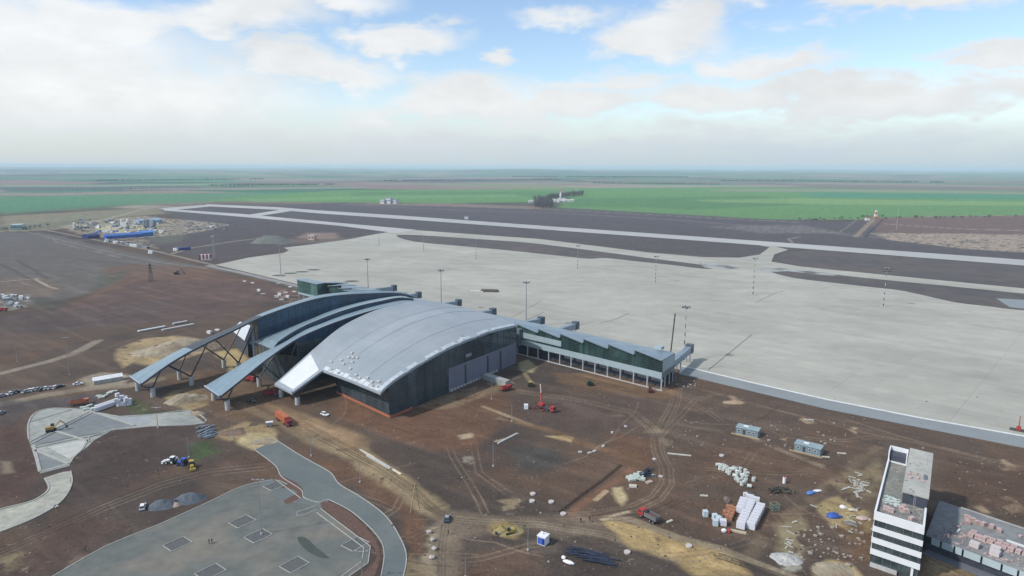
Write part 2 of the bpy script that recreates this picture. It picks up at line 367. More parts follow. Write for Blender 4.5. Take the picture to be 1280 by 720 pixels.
    poly([(100, 680), (200, 655), (260, 640), (310, 615), (325, 625), (200, 660), (80, 712)], (108, 92, 84), .8, 2, .7, .5, .45)
    # plots by parking
    poly([(240, 600), (290, 585), (345, 575), (350, 560), (310, 560), (262, 585)], (88, 70, 64), 2, 3, .6)
    # haul road
    poly([(380, 520), (400, 528), (470, 566), (560, 632), (555, 648), (520, 640), (440, 585), (372, 545)], (140, 125, 98), 1.5, 4, .9, .4, .2)
    poly([(330, 505), (400, 525), (450, 545), (462, 553), (445, 568), (392, 545), (352, 530)], (140, 116, 90), 2, 3, .9, .3)
    for o in (0, 2.5, 6, 8.5, 12): line([(380, 528+o), (470, 575+o), (530, 618+o), (556, 640+o)], .55, (84, 72, 60), .4, .7, .75)
    line([(300, 505), (360, 535), (380, 545)], 5, (128, 112, 88), 2, 2, .7)
    line([(450, 562), (480, 580), (500, 592)], 1.0, (205, 198, 180), .4, .3, 1)
    poly([(550, 640), (585, 640), (640, 650), (720, 645), (760, 655), (700, 668), (640, 662), (580, 668), (572, 720), (540, 720), (548, 680)], (112, 100, 88), 2, 3, .8, .25)
    line([(560, 642), (600, 650), (680, 655), (760, 668), (850, 698), (960, 735)], 6, (104, 94, 84), 2, 1, .85)
    for o in (-1.6, 1.8, 4.6): line([(563, 646+o), (600, 650+o), (680, 655+o), (760, 668+o), (850, 698+o), (960, 735+o)], .6, (136, 124, 108), .4, .6, .7)
    line([(555, 655), (548, 690), (545, 730)], 5.5, (116, 106, 94), 1.5, 1, .9)
    for o in (-3, 1, 5): line([(556+o, 655), (552+o, 690), (552+o, 730)], .6, (80, 72, 64), .3, .4, .7)
    poly([(532, 650), (545, 660), (540, 720), (525, 720)], (150, 138, 118), 1, 2, .7, .4, .4)
    poly([(505, 690), (520, 700), (545, 720), (500, 725)], (140, 126, 100), 1, 2, .7, .4, .35)
    poly([(395, 580), (430, 575), (500, 620), (530, 650), (532, 690), (515, 700), (500, 640), (450, 610)], (104, 78, 62), 1.5, 2, .85)
    poly([(620, 655), (640, 650), (655, 658), (640, 672), (615, 668)], (146, 130, 76), 1.2, 4, .8, .4, .25)
    for pts in ([(557, 525), (556, 545), (565, 570), (585, 600), (600, 625), (608, 645)], [(590, 545), (600, 590), (640, 620)]):
        line(pts, .6, (120, 104, 92), .5, 1, .8, .2, 1.2)
    # yard in front of the hall
    poly([(430, 495), (487, 524), (560, 495), (610, 480), (640, 500), (600, 560), (540, 560), (470, 540), (415, 512)], (110, 80, 63), 3, 4, .8, .3)
    poly([(560, 500), (640, 490), (660, 520), (600, 545), (555, 540)], (98, 76, 62), 3, 4, .6)
    poly([(520, 508), (600, 480), (650, 470), (640, 482), (560, 512)], (132, 116, 94), 2, 3, .7, .35, .38)
    poly([(648, 453), (662, 450), (672, 458), (665, 466), (650, 463)], (150, 142, 108), 1.2, 2, .9)
    line([(655, 464), (660, 472), (666, 480)], 2.5, (136, 124, 96), .8, .8, .7)
    line([(604, 508), (622, 514), (640, 521), (665, 532)], 2.4, (150, 132, 108), .8, .8, .8)
    line([(620, 552), (634, 548), (646, 542)], 1.4, (196, 184, 160), .4, .4, .9)
    poly([(684, 544), (700, 545), (716, 547), (714, 552), (700, 549)], (176, 156, 112), .8, 1.5, .95)
    poly([(571, 543), (588, 541), (592, 546), (575, 549)], (166, 154, 130), .8, 1.5, .8)
    poly([(620, 625), (655, 622), (656, 636), (630, 638)], (150, 136, 108), .8, 2.5, .8, .4, .42)
    poly([(570, 572), (586, 570), (592, 582), (576, 584)], (156, 150, 142), .6, 2, .6, .4, .5)
    poly([(640, 565), (660, 558), (700, 560), (712, 575), (695, 590), (655, 588)], (66, 68, 70), 4, 3, .8)
    poly([(668, 568), (700, 566), (704, 582), (676, 586)], (112, 116, 118), 1, 4, .55, .5, .52)
    poly([(660, 505), (800, 490), (830, 520), (760, 545), (690, 535), (640, 530)], (84, 72, 70), 5, 4, .6)
    line([(640, 525), (690, 540), (750, 560), (800, 570)], 4, (118, 90, 62), 3, 2, .6)
    poly([(760, 540), (815, 548), (818, 575), (790, 590), (770, 572)], (108, 80, 62), 3, 3, .7)
    line([(702, 641), (740, 610), (775, 582)], 1.5, (46, 38, 36), .8, .9, .85)
    line([(712, 645), (750, 614), (790, 586)], 3, (116, 86, 68), 1, .8, .8)
    line([(745, 625), (757, 614)], 2, (170, 148, 120), .5, .6, .8)
    poly([(768, 610), (780, 608), (783, 625), (776, 634), (765, 618)], (178, 164, 128), .8, 2, .8, .4, .35)
    for tw in (1.1, 2.4):
        line([(848, 470), (845, 500), (836, 518), (822, 546), (824, 565), (832, 585), (832, 605), (820, 622), (790, 636), (745, 645), (690, 648)], .55, (126, 113, 99), .5, .9, .6, .2, tw)
        line([(640, 488), (720, 500), (790, 515), (812, 532), (822, 548)], .6, (126, 110, 96), .5, .8, .7, .2, tw)
    line([(822, 548), (850, 520), (870, 500), (900, 490)], .6, (120, 108, 96), .5, .8, .6, .2, 1.1)
    poly([(800, 470), (850, 480), (840, 500), (795, 497), (700, 478), (690, 465)], (112, 88, 66), 2, 3, .7)
    line([(730, 455+15), (790, 484)], 3, (130, 108, 80), 1.5, 1, .5)
    # sand strip lower right
    poly([(750, 653), (775, 652), (830, 668), (862, 684), (905, 690), (930, 722), (880, 725), (862, 704), (800, 690), (770, 668)], (164, 142, 96), 1.2, 5, .9, .45, .22)
    line([(760, 648), (790, 650), (850, 672), (900, 685), (980, 716), (1010, 728)], 3.4, (140, 128, 110), 1, 1, .8)
    for o in (0, 3, 6): line([(900, 692+o), (960, 712+o), (1000, 726+o)], .8, (64, 60, 58), .4, .4, .8)
    line([(785, 640), (770, 644), (755, 650)], 1.4, (176, 160, 136), .5, .8, .8)
    # right yard
    poly([(860, 560), (940, 545), (1010, 575), (1080, 590), (1060, 620), (980, 600), (900, 605), (865, 595)], (96, 76, 64), 5, 5, .7)
    line([(915, 540), (975, 562), (1040, 585), (1060, 592)], 3, (134, 118, 102), 1.5, 2, .7, .3, 0, .3)
    line([(900, 540), (840, 528), (830, 530)], 3, (110, 98, 88), 1.5, 2, .5)
    for p_ in [(918, 540, 950, 548), (975, 545, 995, 552), (880, 492, 930, 505), (998, 522, 1018, 530), (1235, 575, 1275, 590), (1240, 620, 1280, 640), (1215, 630, 1240, 640), (1060, 535, 1080, 545)]:
        x0, y0, x1, y1 = p_; poly([(x0, y0+2), ((x0+x1)/2, y0), (x1, y1-2), (x1-4, y1), ((x0+x1)/2, y1-1)], (168, 148, 122), .8, 2.5, .8, .4, .38)
    line([(850, 480), (950, 506), (1060, 536), (1200, 566), (1340, 600)], 2, (118, 100, 88), 1, 1.5, .6)
    line([(1060, 525), (1150, 553), (1280, 583)], 1.2, (128, 112, 98), .6, 1, .6)
    line([(1100, 560), (1040, 600), (990, 640), (940, 690)], 4, (124, 108, 90), 2, 3, .5, .3, 0, .35)
    poly([(1015, 635), (1045, 622), (1090, 640), (1092, 668), (1060, 676), (1030, 660)], (160, 144, 104), 1.2, 5, .9, .5, .25)
    poly([(970, 655), (1010, 640), (1012, 672), (985, 700), (968, 700)], (140, 130, 104), 1.5, 4, .75, .4, .38)
    poly([(965, 690), (1000, 685), (1000, 712), (975, 712)], (170, 172, 164), .8, 3, .7, .5, .48)
    poly([(1018, 710), (1035, 702), (1060, 704), (1078, 722), (1018, 724)], (178, 162, 122), 1, 2, .9, .3)
    poly([(1040, 600), (1095, 570), (1100, 600), (1080, 625), (1050, 622)], (128, 116, 92), 2, 4, .7, .4, .35)
    poly([(1060, 655), (1090, 650), (1088, 700), (1050, 705)], (104, 80, 62), 2, 3, .7)
    poly([(1160, 690), (1200, 705), (1230, 722), (1150, 722)], (142, 124, 94), 1.5, 3, .8, .4, .3)
    poly([(1180, 570), (1300, 590), (1300, 650), (1200, 625), (1172, 600)], (88, 68, 58), 3, 3, .7)
    poly([(690, 690), (780, 700), (770, 725), (690, 725)], (66, 58, 56), 2, 3, .6)
    poly([(655, 672), (690, 674), (700, 690), (660, 690)], (104, 98, 92), 1, 2, .6)
    poly([(590, 690), (660, 680), (680, 720), (590, 722)], (100, 76, 62), 3, 3, .5)
    for k in range(70):
        x0, y0 = random.uniform(-20, 1290), random.uniform(470, 715); w_, h2 = random.uniform(8, 34), random.uniform(2, 7)
        if 520 > x0 > 60 and y0 > 600: continue
        c_ = random.choice([(124, 104, 84), (104, 82, 66), (70, 62, 60), (140, 124, 100), (64, 58, 58), (112, 96, 82)])
        poly([(x0-w_/2, y0), (x0, y0-h2/2), (x0+w_/2, y0+h2/4), (x0+w_/5, y0+h2/2)], c_, 1.2, 4, .55, .5, .42)
    for k in range(46):
        x0, y0 = random.uniform(380, 1280), random.uniform(478, 715); a0 = random.uniform(-.6, .9); pt_ = [(x0, y0)]
        for q in range(4): a0 += random.uniform(-.5, .5); x0 += 34*cos(a0); y0 += 16*sin(a0); pt_.append((x0, min(y0, 728)))
        if min(p[1] for p in pt_) < 474: continue
        line(pt_, .55, random.choice([(134, 118, 102), (60, 54, 52), (118, 100, 86)]), .5, 1, .55, .2, random.choice([0, 1.1]))
    poly([(808, 540), (822, 532), (834, 540), (836, 556), (820, 560)], (134, 120, 104), 1.5, 3, .6, .4, .4)
    poly([(860, 250), (1000, 248), (1300, 253), (1300, 257), (1080, 256), (900, 253)], (128, 158, 98), 20, 16, .6, .2)
    poly([(300, 249), (480, 244), (640, 243), (660, 246), (500, 248), (330, 252)], (116, 158, 100), 20, 16, .5, .2)
    for x0, y0, x1, y1, c_ in [(-40, 232, 300, 229, (132, 150, 120)), (150, 236, 460, 233, (146, 136, 128)), (460, 229, 800, 228, (140, 132, 124)), (800, 226, 1300, 230, (76, 120, 96)), (330, 222, 700, 220, (128, 124, 124)), (700, 232, 1000, 231, (150, 140, 132)), (-40, 240, 160, 237, (66, 118, 92)), (1000, 222, 1300, 224, (136, 130, 128)), (560, 217, 1000, 216.5, (70, 108, 96)), (0, 222, 260, 221, (84, 124, 104))]:
        poly([(x0, y0), ((x0+x1)/2, y0-1.3), (x1, y1), (x1-20, y1+1.6), ((x0+x1)/2, y0+1.4), (x0+20, y0+1.8)], c_, 40, 150, .75, .15)
    # general streaks and stones
    st = np.clip((fbm(U*.25, V*3.0, 14, 61, 4)-.52)*5, 0, 1)*(D < 900)*.22
    C *= (1+st)[:, None]
    sp_ = np.clip((vn(X, Y, 1.1, 71)-.90)*14, 0, 1)*(fbm(X, Y, 22, 73, 3) > .5)*(D < 420)
    C[:] = C*(1-sp_[:, None]*.5)+np.array(L(150, 140, 124))*sp_[:, None]*.5
    C *= (.86+.28*nzs)[:, None]
    lum = (C@np.array((.3, .55, .15)))[:, None]; C[:] = lum+(C-lum)*(.84+.12*np.clip(D/1500-.8, 0, 1)[:, None]); C *= GT*np.clip(np.array((1.03, .985, .87)) + (np.array((1, 1, 1.))-np.array((1.03, .985, .87)))*np.clip(D/900-.6, 0, 1)[:, None], .8, 1.1)
    brk = fbm(X, Y, 4.2, 91, 4); C *= (1+np.clip(1-D/700, 0, 1)*(brk-.5)*.5)[:, None]
    me = bpy.data.meshes.new('ground')
    me.vertices.add(X.size); me.vertices.foreach_set('co', np.stack([X, Y, Z], 1).astype(np.float32).ravel())
    i = np.arange(nr-1)[:, None]*nc+np.arange(nc-1)[None, :]
    q = np.stack([i, i+1, i+nc+1, i+nc], -1)[..., ::-1].reshape(-1, 4)
    me.loops.add(q.size); me.loops.foreach_set('vertex_index', q.ravel().astype(np.int32))
    me.polygons.add(len(q)); me.polygons.foreach_set('loop_start', np.arange(0, q.size, 4, dtype=np.int32))
    try: me.polygons.foreach_set('loop_total', np.full(len(q), 4, np.int32))
    except Exception: pass
    me.polygons.foreach_set('use_smooth', np.ones(len(q), bool))
    me.update()
    at = me.color_attributes.new('earth', 'FLOAT_COLOR', 'POINT')
    at.data.foreach_set('color', np.concatenate([np.clip(C, 0, 1), np.ones((X.size, 1), np.float32)], 1).astype(np.float32).ravel())
    m = bpy.data.materials.new('earth'); m.use_nodes = True; nt = m.node_tree; N = nt.nodes; K = nt.links; b = N['Principled BSDF']
    b.inputs['Roughness'].default_value = .95; b.inputs['Specular IOR Level'].default_value = .15
    a = N.new('ShaderNodeAttribute'); a.attribute_name = 'earth'
    tc = N.new('ShaderNodeTexCoord')
    n = N.new('ShaderNodeTexNoise'); n.inputs['Scale'].default_value = .9; n.inputs['Detail'].default_value = 8; n.inputs['Roughness'].default_value = .7; K.new(tc.outputs['Object'], n.inputs['Vector'])
    r = N.new('ShaderNodeMapRange'); r.inputs[1].default_value = .3; r.inputs[2].default_value = .7; r.inputs[3].default_value = .72; r.inputs[4].default_value = 1.3; K.new(n.outputs['Fac'], r.inputs[0])
    s = N.new('ShaderNodeVectorMath'); s.operation = 'SCALE'; K.new(a.outputs['Color'], s.inputs[0]); K.new(r.outputs[0], s.inputs['Scale']); K.new(s.outputs[0], b.inputs['Base Color'])
    bp = N.new('ShaderNodeBump'); bp.inputs['Strength'].default_value = .55; bp.inputs['Distance'].default_value = .35; K.new(n.outputs['Fac'], bp.inputs['Height']); K.new(bp.outputs[0], b.inputs['Normal'])
    me.materials.append(m)
    o = bpy.data.objects.new('ground', me); COL.objects.link(o); tag(o, kind='structure')
make_ground()
# ------------------------------------------------------------------ sheets on the ground
def sheet(name, px, z, m, world=False, kind='structure', **kw):
    pts = px if world else [P(*p) for p in px]
    a = sum(pts[k][0]*pts[(k+1) % len(pts)][1]-pts[(k+1) % len(pts)][0]*pts[k][1] for k in range(len(pts)))
    if a < 0: pts = pts[::-1]
    b = MB(); b.quadf(*[(x, y, z) for x, y in pts]); return b.build(name, m, kind=kind, **kw)
def smooth_path(pts, n=6, closed=False):
    pts = [np.array(p, float) for p in pts]; out = []; N_ = len(pts)
    for i in range(N_ if closed else N_-1):
        g = lambda k: pts[k % N_] if closed else pts[min(max(k, 0), N_-1)]
        a, b, c, d = g(i-1), g(i), g(i+1), g(i+2)
        for k in range(n):
            t = k/n; out.append(tuple(.5*((2*b)+(c-a)*t+(2*a-5*b+4*c-d)*t*t+(3*b-a-3*c+d)*t**3)))
    if not closed: out.append(tuple(pts[-1]))
    return out
def SP(px, n=5, closed=False): return smooth_path([P(*p) for p in px], n, closed)
def ribbon(b, path, w, z0, z1=None):
    """flat strip or raised kerb of width w along a world path"""
    path = [np.array(p[:2]) for p in path]; l, r = [], []
    for i, p in enumerate(path):
        t = path[min(i+1, len(path)-1)]-path[max(i-1, 0)]; t = t/(np.linalg.norm(t)+1e-9); n = np.array((-t[1], t[0])); l.append(p+n*w/2); r.append(p-n*w/2)
    for i in range(len(path)-1):
        if z1 is None: b.quadf((*r[i], z0), (*r[i+1], z0), (*l[i+1], z0), (*l[i], z0))
        else:
            b.quadf((*r[i], z1), (*r[i+1], z1), (*l[i+1], z1), (*l[i], z1))
            b.quadf((*r[i], z0), (*r[i+1], z0), (*r[i+1], z1), (*r[i], z1)); b.quadf((*l[i+1], z0), (*l[i], z0), (*l[i], z1), (*l[i+1], z1))
    return b
# apron concrete with slab joints
def slab_mat(name, col, tint, ang, cell, joint=.12, var=.07):
    m = mat(name, col, .85, var=var, scale=.05, tint=tint, spec=.2, wave=(ang, cell, joint)); return m
APR = slab_mat('apron_concrete', (.335, .333, .288), (.385, .38, .33), -43.3, 7.5, .16)
m_ = APR; nt = m_.node_tree; N = nt.nodes; K = nt.links   # long weathered streaks along the paving lanes
b_ = N['Principled BSDF']; src = b_.inputs['Base Color'].links[0].from_socket
tc = N.new('ShaderNodeTexCoord'); mp = N.new('ShaderNodeMapping'); mp.inputs['Rotation'].default_value = (0, 0, R(43.3)); mp.inputs['Scale'].default_value = (.006, .07, 1); K.new(tc.outputs['Object'], mp.inputs['Vector'])
n_ = N.new('ShaderNodeTexNoise'); n_.inputs['Scale'].default_value = 1; n_.inputs['Detail'].default_value = 7; K.new(mp.outputs[0], n_.inputs['Vector'])
r_ = N.new('ShaderNodeMapRange'); r_.inputs[1].default_value = .35; r_.inputs[2].default_value = .65; r_.inputs[3].default_value = .95; r_.inputs[4].default_value = 1.04; K.new(n_.outputs['Fac'], r_.inputs[0])
s_ = N.new('ShaderNodeVectorMath'); s_.operation = 'SCALE'; K.new(src, s_.inputs[0]); K.new(r_.outputs[0], s_.inputs['Scale']); 
mp2 = N.new('ShaderNodeMapping'); mp2.inputs['Rotation'].default_value = (0, 0, R(43.3)); K.new(tc.outputs['Object'], mp2.inputs['Vector'])
def slabtone(cx, cy, amp, src):
    v = N.new('ShaderNodeVectorMath'); v.operation = 'MULTIPLY'; v.inputs[1].default_value = (1/cx, 1/cy, 0); K.new(mp2.outputs[0], v.inputs[0])
    f = N.new('ShaderNodeVectorMath'); f.operation = 'FLOOR'; K.new(v.outputs[0], f.inputs[0]); w = N.new('ShaderNodeTexWhiteNoise'); w.noise_dimensions = '2D'; K.new(f.outputs[0], w.inputs['Vector'])
    r = N.new('ShaderNodeMapRange'); r.inputs[3].default_value = 1-amp; r.inputs[4].default_value = 1+amp; K.new(w.outputs['Value'], r.inputs[0])
    s = N.new('ShaderNodeVectorMath'); s.operation = 'SCALE'; K.new(src, s.inputs[0]); K.new(r.outputs[0], s.inputs['Scale']); return s.outputs[0]
o1 = slabtone(7.5, 7.5, .035, s_.outputs[0]); o1 = slabtone(260, 7.5, .04, o1); o1 = slabtone(90, 22.5, .035, o1)
K.new(o1, b_.inputs['Base Color'])
TAX = mat('taxiway_concrete', (.36, .365, .35), .85, var=.08, scale=.02, tint=(.41, .41, .39))
DIRT = mat('infield_soil', (.080, .072, .072), .95, var=.22, scale=.05, bump=.2, tint=(.10, .086, .078))
sheet('apron', [(269, 331), (300, 338), (382, 357.7), (849, 462), (1035.6, 505), (1280, 552), (1500, 596), (1500, 400), (1280, 360.5), (1080, 341), (1000, 333), (964, 327), (968, 318), (985, 312), (960, 306), (930, 303), (962, 309), (950, 318), (925, 322), (880, 321.5), (811, 315.6), (674.4, 298.7), (520, 287.7), (491.8, 289), (471, 292.4), (432, 299.8), (387.8, 305.7), (355, 309.6), (361, 313), (355, 316), (310.6, 322)], .02, APR)
tw = MB()
def strip2(b, up, dn, z):
    for i in range(len(up)-1):
        a, c, d, e = P(*up[i]), P(*up[i+1]), P(*dn[i+1]), P(*dn[i])
        b.quadf((*e, z), (*d, z), (*c, z), (*a, z))
strip2(tw, [(202, 260.7), (304.7, 267.6), (426.4, 278.8), (520, 287.2)], [(206, 263.2), (304.7, 271.2), (426.4, 282.4), (495, 291.5)], .06)
strip2(tw, [(196, 260.5), (263, 255.6)], [(216, 262.6), (270, 257.4)], .075)
strip2(tw, [(304.7, 269.3), (352, 262)], [(318, 271), (366, 263.5)], .075)
tw.build('taxiway', TAX, kind='structure')
rw = MB()
strip2(rw, [(258, 255.3), (346, 258.9), (400, 263), (520, 270.8), (700, 283.8), (880, 296.3), (1080, 310.6), (1280, 324.7), (1500, 340)], [(258, 257.8), (346, 262.2), (400, 266.8), (520, 275), (700, 288.3), (880, 301.3), (1080, 316.5), (1280, 331.9), (1500, 349)], .04)
rw.build('runway', TAX, kind='structure')
# bare earth strips between taxiway and apron
sheet('infield_strip', SP([(495, 294.5), (520, 293.8), (600, 299), (674, 304.8), (811, 322.6), (870, 330), (893, 334), (880, 336), (838, 331), (790, 326), (757, 322.6), (735, 323.4), (698, 319.6), (594, 309), (520, 302.3)], 3, True), .06, DIRT, True)
sheet('infield_strip', SP([(960, 338), (985, 336.5), (1010, 339), (1080, 347.2), (1180, 357), (1300, 369), (1500, 388), (1500, 406), (1280, 388), (1240, 383.5), (1192, 377.5), (1130, 363.8), (1090, 359), (1048, 354.2), (990, 347)], 3, True), .06, DIRT, True)
sheet('infield', SP([(975, 325), (972, 320), (990, 314.5), (1030, 313), (1080, 317.5), (1280, 333), (1500, 351), (1500, 378), (1280, 359), (1080, 341), (1000, 332.5)], 3, True), .05, DIRT, True)
ROUGH = mat('broken_slabs', (.33, .34, .32), .9, var=.3, scale=.2, tint=(.12, .12, .12))
sheet('rubble_strip', [(870, 326), (900, 330), (925, 335), (905, 337.5), (880, 334)], .09, ROUGH)
sheet('rubble_strip', [(950, 336), (975, 335), (1050, 343), (1040, 345), (985, 339), (955, 341)], .09, ROUGH)
sheet('concrete_patch', [(1245, 373), (1300, 376), (1300, 388), (1262, 384)], .09, mat('new_concrete', (.22, .25, .26), .9))
if 0: sheet('concrete_patch', [(650, 311), (690, 314), (712, 318), (690, 318.5), (655, 314)], .09, ROUGH)
# perimeter service road and kerb beside the apron
SRV = mat('service_road_asphalt', (.22, .245, .25), .85, var=.08, scale=.1)
sheet('service_road', [(852, 458), (1035.6, 500.5), (1280, 546), (1500, 589), (1500, 604), (1280, 560), (1035.6, 512), (849, 467.5)], .045, SRV)
kb = MB(); ribbon(kb, [P(*p) for p in [(852, 457.5), (940, 478.5), (1035.6, 500), (1150, 522.5), (1280, 545.5), (1500, 588.5)]], 1.0, 0, .28)
kb.build('kerb', mat('bright_kerb', (.62, .64, .62), .8, var=.12), kind='structure')
sheet('service_road', [(262, 331.5), (300, 339), (382, 358.5), (398, 362), (396, 364.5), (380, 361), (298, 341.5), (255, 332.5)], .05, mat('left_path', (.24, .235, .225), .9, var=.15, scale=.1))
dk = mat('dark_asphalt', (.07, .072, .07), .9)
b = MB()
for x, y in [(349, 344.3), (363, 341.6), (377.5, 339.8), (392, 337.3), (426, 354), (440, 351.5)]:
    c = P(x, y); b.quadf(*[(c[0]+6*cos(a)*1.2, c[1]+4.5*sin(a), .03+.006) for a in np.linspace(0, 2*pi, 13)[:-1]])
b.build('dark_patch', dk, kind='structure')  # plain dark ellipses laid on the apron concrete
b = MB()
for l_, w in [([(885, 463), (912, 441), (940, 418)], .55), ([(945, 378), (972, 365)], .6), ([(700, 412), (742, 402), (750, 404), (770, 399), (786, 391.5)], .7), ([(642, 408), (680, 390)], .6), ([(636, 399), (677, 376)], .5)]:
    ribbon(b, [P(*p) for p in l_], w, .034)
b.build('open_joint', mat('open_joint_dark', (.10, .10, .09), .9), kind='structure')
if 0: sheet('concrete_patch', [(694, 411), (716, 400.5), (745, 399.5), (775, 392), (786, 391), (760, 401), (735, 412)], .03, mat('pale_screed', (.50, .50, .44), .9, var=.15, scale=.3))
if 0: sheet('concrete_patch', [(888, 461), (886, 452), (915, 434), (935, 419), (945, 420), (915, 444)], .03, MATS['pale_screed'])
# car park
lot = SP([(60, 724), (130, 684), (200, 655), (262, 627), (300, 609), (326, 602)], 4)+[P(*p) for p in [(345, 622), (362, 628), (372, 629), (396, 632), (401, 636), (463, 683), (460, 704), (430, 725), (400, 745), (40, 745)]]
sheet('parking_lot', lot, .015, ASPH, True)
road_l = SP([(318, 562), (344, 582), (352, 596), (376, 612), (380, 622), (398, 628), (412, 625), (440, 640), (470, 668), (480, 690), (476, 722), (470, 745)], 5)
road_r = SP([(345, 550), (380, 572), (412, 590), (424, 605), (452, 622), (482, 645), (500, 672), (508, 695), (504, 722), (498, 745)], 5)
sheet('road', road_l+road_r[::-1], .010, ASPR, True)
sheet('road', [P(*p) for p in [(325, 602), (340, 598), (352, 610), (372, 612), (385, 624), (412, 625), (400, 637), (345, 630)]], .0125, ASPR, True)
kb = MB()
ribbon(kb, road_l[:31], .3, 0, .14); ribbon(kb, road_r, .3, 0, .14); ribbon(kb, SP([(412, 625), (440, 640), (470, 668), (480, 690), (476, 722), (470, 745)], 5), .3, 0, .14)
ribbon(kb, lot[:21], .3, 0, .14)
for l_ in ([(401, 636), (463, 683), (460, 704), (430, 725)], [(396, 641), (455, 685), (452, 702), (425, 722)], [(326, 602), (345, 600), (376, 623), (366, 629)], [(396, 632), (372, 640), (371, 645), (380, 644), (396, 637)]):
    ribbon(kb, [P(*p) for p in l_], .28, 0, .14)
kb.build('kerb', KERB, kind='structure')
sheet('flower_bed', [P(*p) for p in [(372, 604), (378, 610), (380, 620), (366, 628), (358, 630), (354, 626), (372, 616), (345, 594), (350, 593)]], .03, SOILM, True)
sheet('flower_bed', SP([(402, 634), (413, 628), (440, 643), (466, 670), (475, 692), (470, 716), (462, 724), (445, 724), (464, 706), (467, 684)], 3, True), .035, SOILM, True)
kb = MB()
for x, y in [(222, 680), (303, 652), (323, 670), (263, 715), (368, 706), (444, 680), (344, 607), (380, 690)]:
    if (x, y) == (380, 690): continue
    c = P(x, y); a = heading((222, 680), (240, 672)); u = np.array((cos(a), sin(a))); v = np.array((-sin(a), cos(a))); c = np.array(c)
    q = [c+u*i*3.1+v*j*2.6 for i, j in ((-1, -1), (1, -1), (1, 1), (-1, 1))]
    ribbon(kb, q+[q[0]], .25, 0, .16)
    sheet('tree_pit', [tuple(p) for p in q], .022, mat('tree_pit_gravel', (.10, .105, .105), .95, var=.25, scale=1.2), True)
kb.build('kerb', KERB, kind='structure')
sheet('dark_patch', SP([(372, 672), (382, 672), (395, 684), (408, 694), (412, 698), (400, 697), (386, 690), (376, 681)], 3, True), .03, mat('wet_asphalt', (.06, .07, .06), .6), True)
# plaza on the left: concrete with grey and pale fields and kerbs
sheet('plaza', SP([(36, 550), (35, 532), (42, 518), (60, 511), (90, 511), (116, 514)], 4)+[P(*p) for p in [(150, 520), (200, 517), (236, 513.5), (256, 529), (180, 534), (140, 538), (118, 550)]]+SP([(110, 558), (92, 572), (87, 582)], 4)+[P(*p) for p in [(50, 592), (44, 575)]], .012, PAVE, True)
sheet('plaza', [P(*p) for p in [(42, 556), (60, 540), (116, 515.5), (172, 532), (140, 536), (60, 554)]], .022, PAVD, True)
sheet('plaza', [P(*p) for p in [(44, 565), (50, 563), (86, 580), (52, 590)]], .022, PAVD, True)
sheet('plaza', [P(*p) for p in [(120, 515.5), (150, 521), (190, 521), (186, 531), (168, 531)]], .0225, mat('plaza_pale_grey', (.29, .31, .32), .85, var=.12, scale=.3), True)
sheet('plaza', [P(*p) for p in [(60, 559), (108, 549), (100, 566), (86, 573)]], .0215, mat('plaza_light', (.42, .43, .39), .85, var=.15, scale=.3), True)
sheet('plaza', SP([(56, 597), (85, 589), (88, 600), (86, 613), (72, 630), (40, 648), (0, 664), (-40, 680)], 4)+SP([(-40, 652), (0, 637), (35, 628), (52, 620), (61, 610), (56, 598)], 4), .014, mat('plaza_old', (.36, .36, .30), .85, var=.25, scale=.4, tint=(.29, .29, .25)), True)
kb = MB(); dkk = MB()
for l_ in ([(36, 550), (35, 532), (42, 518), (60, 511), (90, 511), (116, 514)], [(118, 515), (150, 521), (200, 517), (236, 513.5), (256, 529), (180, 533.5), (140, 538), (112, 546)], [(112, 546), (104, 560), (92, 572), (87, 580)],
           [(42, 557), (50, 590)], [(87, 580), (50, 590)], [(116, 515), (168, 532)], [(44, 563), (86, 580)], [(70, 539), (112, 552)], [(56, 598), (61, 610), (52, 620), (35, 628), (0, 637), (-40, 652)], [(88, 589), (90, 602), (84, 617), (70, 632), (40, 649), (0, 665)], [(48, 624), (72, 634)]):
    ribbon(kb, SP(l_, 4) if len(l_) > 2 else [P(*p) for p in l_], .55 if len(l_) > 2 else 1.1, 0, .22)
for l_ in ([(37, 528), (90, 512)], [(38, 556), (70, 540), (116, 516)], [(37, 553), (66, 538), (112, 515)], [(40, 558), (80, 549), (140, 538)], [(40, 561), (85, 551), (128, 543)], [(52, 593), (86, 584)]):
    ribbon(dkk, [P(*p) for p in l_], .7, .036)
kb.build('kerb', KERB, kind='structure'); dkk.build('drain_channel', mat('channel_dark', (.05, .06, .06), .9), kind='structure')
# ------------------------------------------------------------------ TERMINAL
EA = (cos(R(-43.1)), sin(R(-43.1))); EB = (cos(R(56.5)), sin(R(56.5))); O0 = (28.3, 366.6)
def W(s, t, z=None):
    x, y = O0[0]+s*EA[0]+t*EB[0], O0[1]+s*EA[1]+t*EB[1]
    return (x, y) if z is None else (x, y, z)
TERM = empty('airport_terminal', 'airport terminal with vaulted grey roof, long glazed pier and pointed canopy wings', 'terminal', P(487, 522))
ox, oy = P(487, 522)
def tb(b, name, m, smooth=False, parent=None, label=None):
    b.v = [(x-ox, y-oy, z) for x, y, z in b.v]
    o = b.build(name, m, parent or TERM, smooth)
    if label: o['label'] = label
    return o
def lerp(a, b, t): return tuple(x+(y-x)*t for x, y in zip(a, b))
def curve(pts, A, ang):   # list of (s,z) -> world points
    return [np.array((A[0]+s*cos(R(ang)), A[1]+s*sin(R(ang)), z)) for s, z in pts]
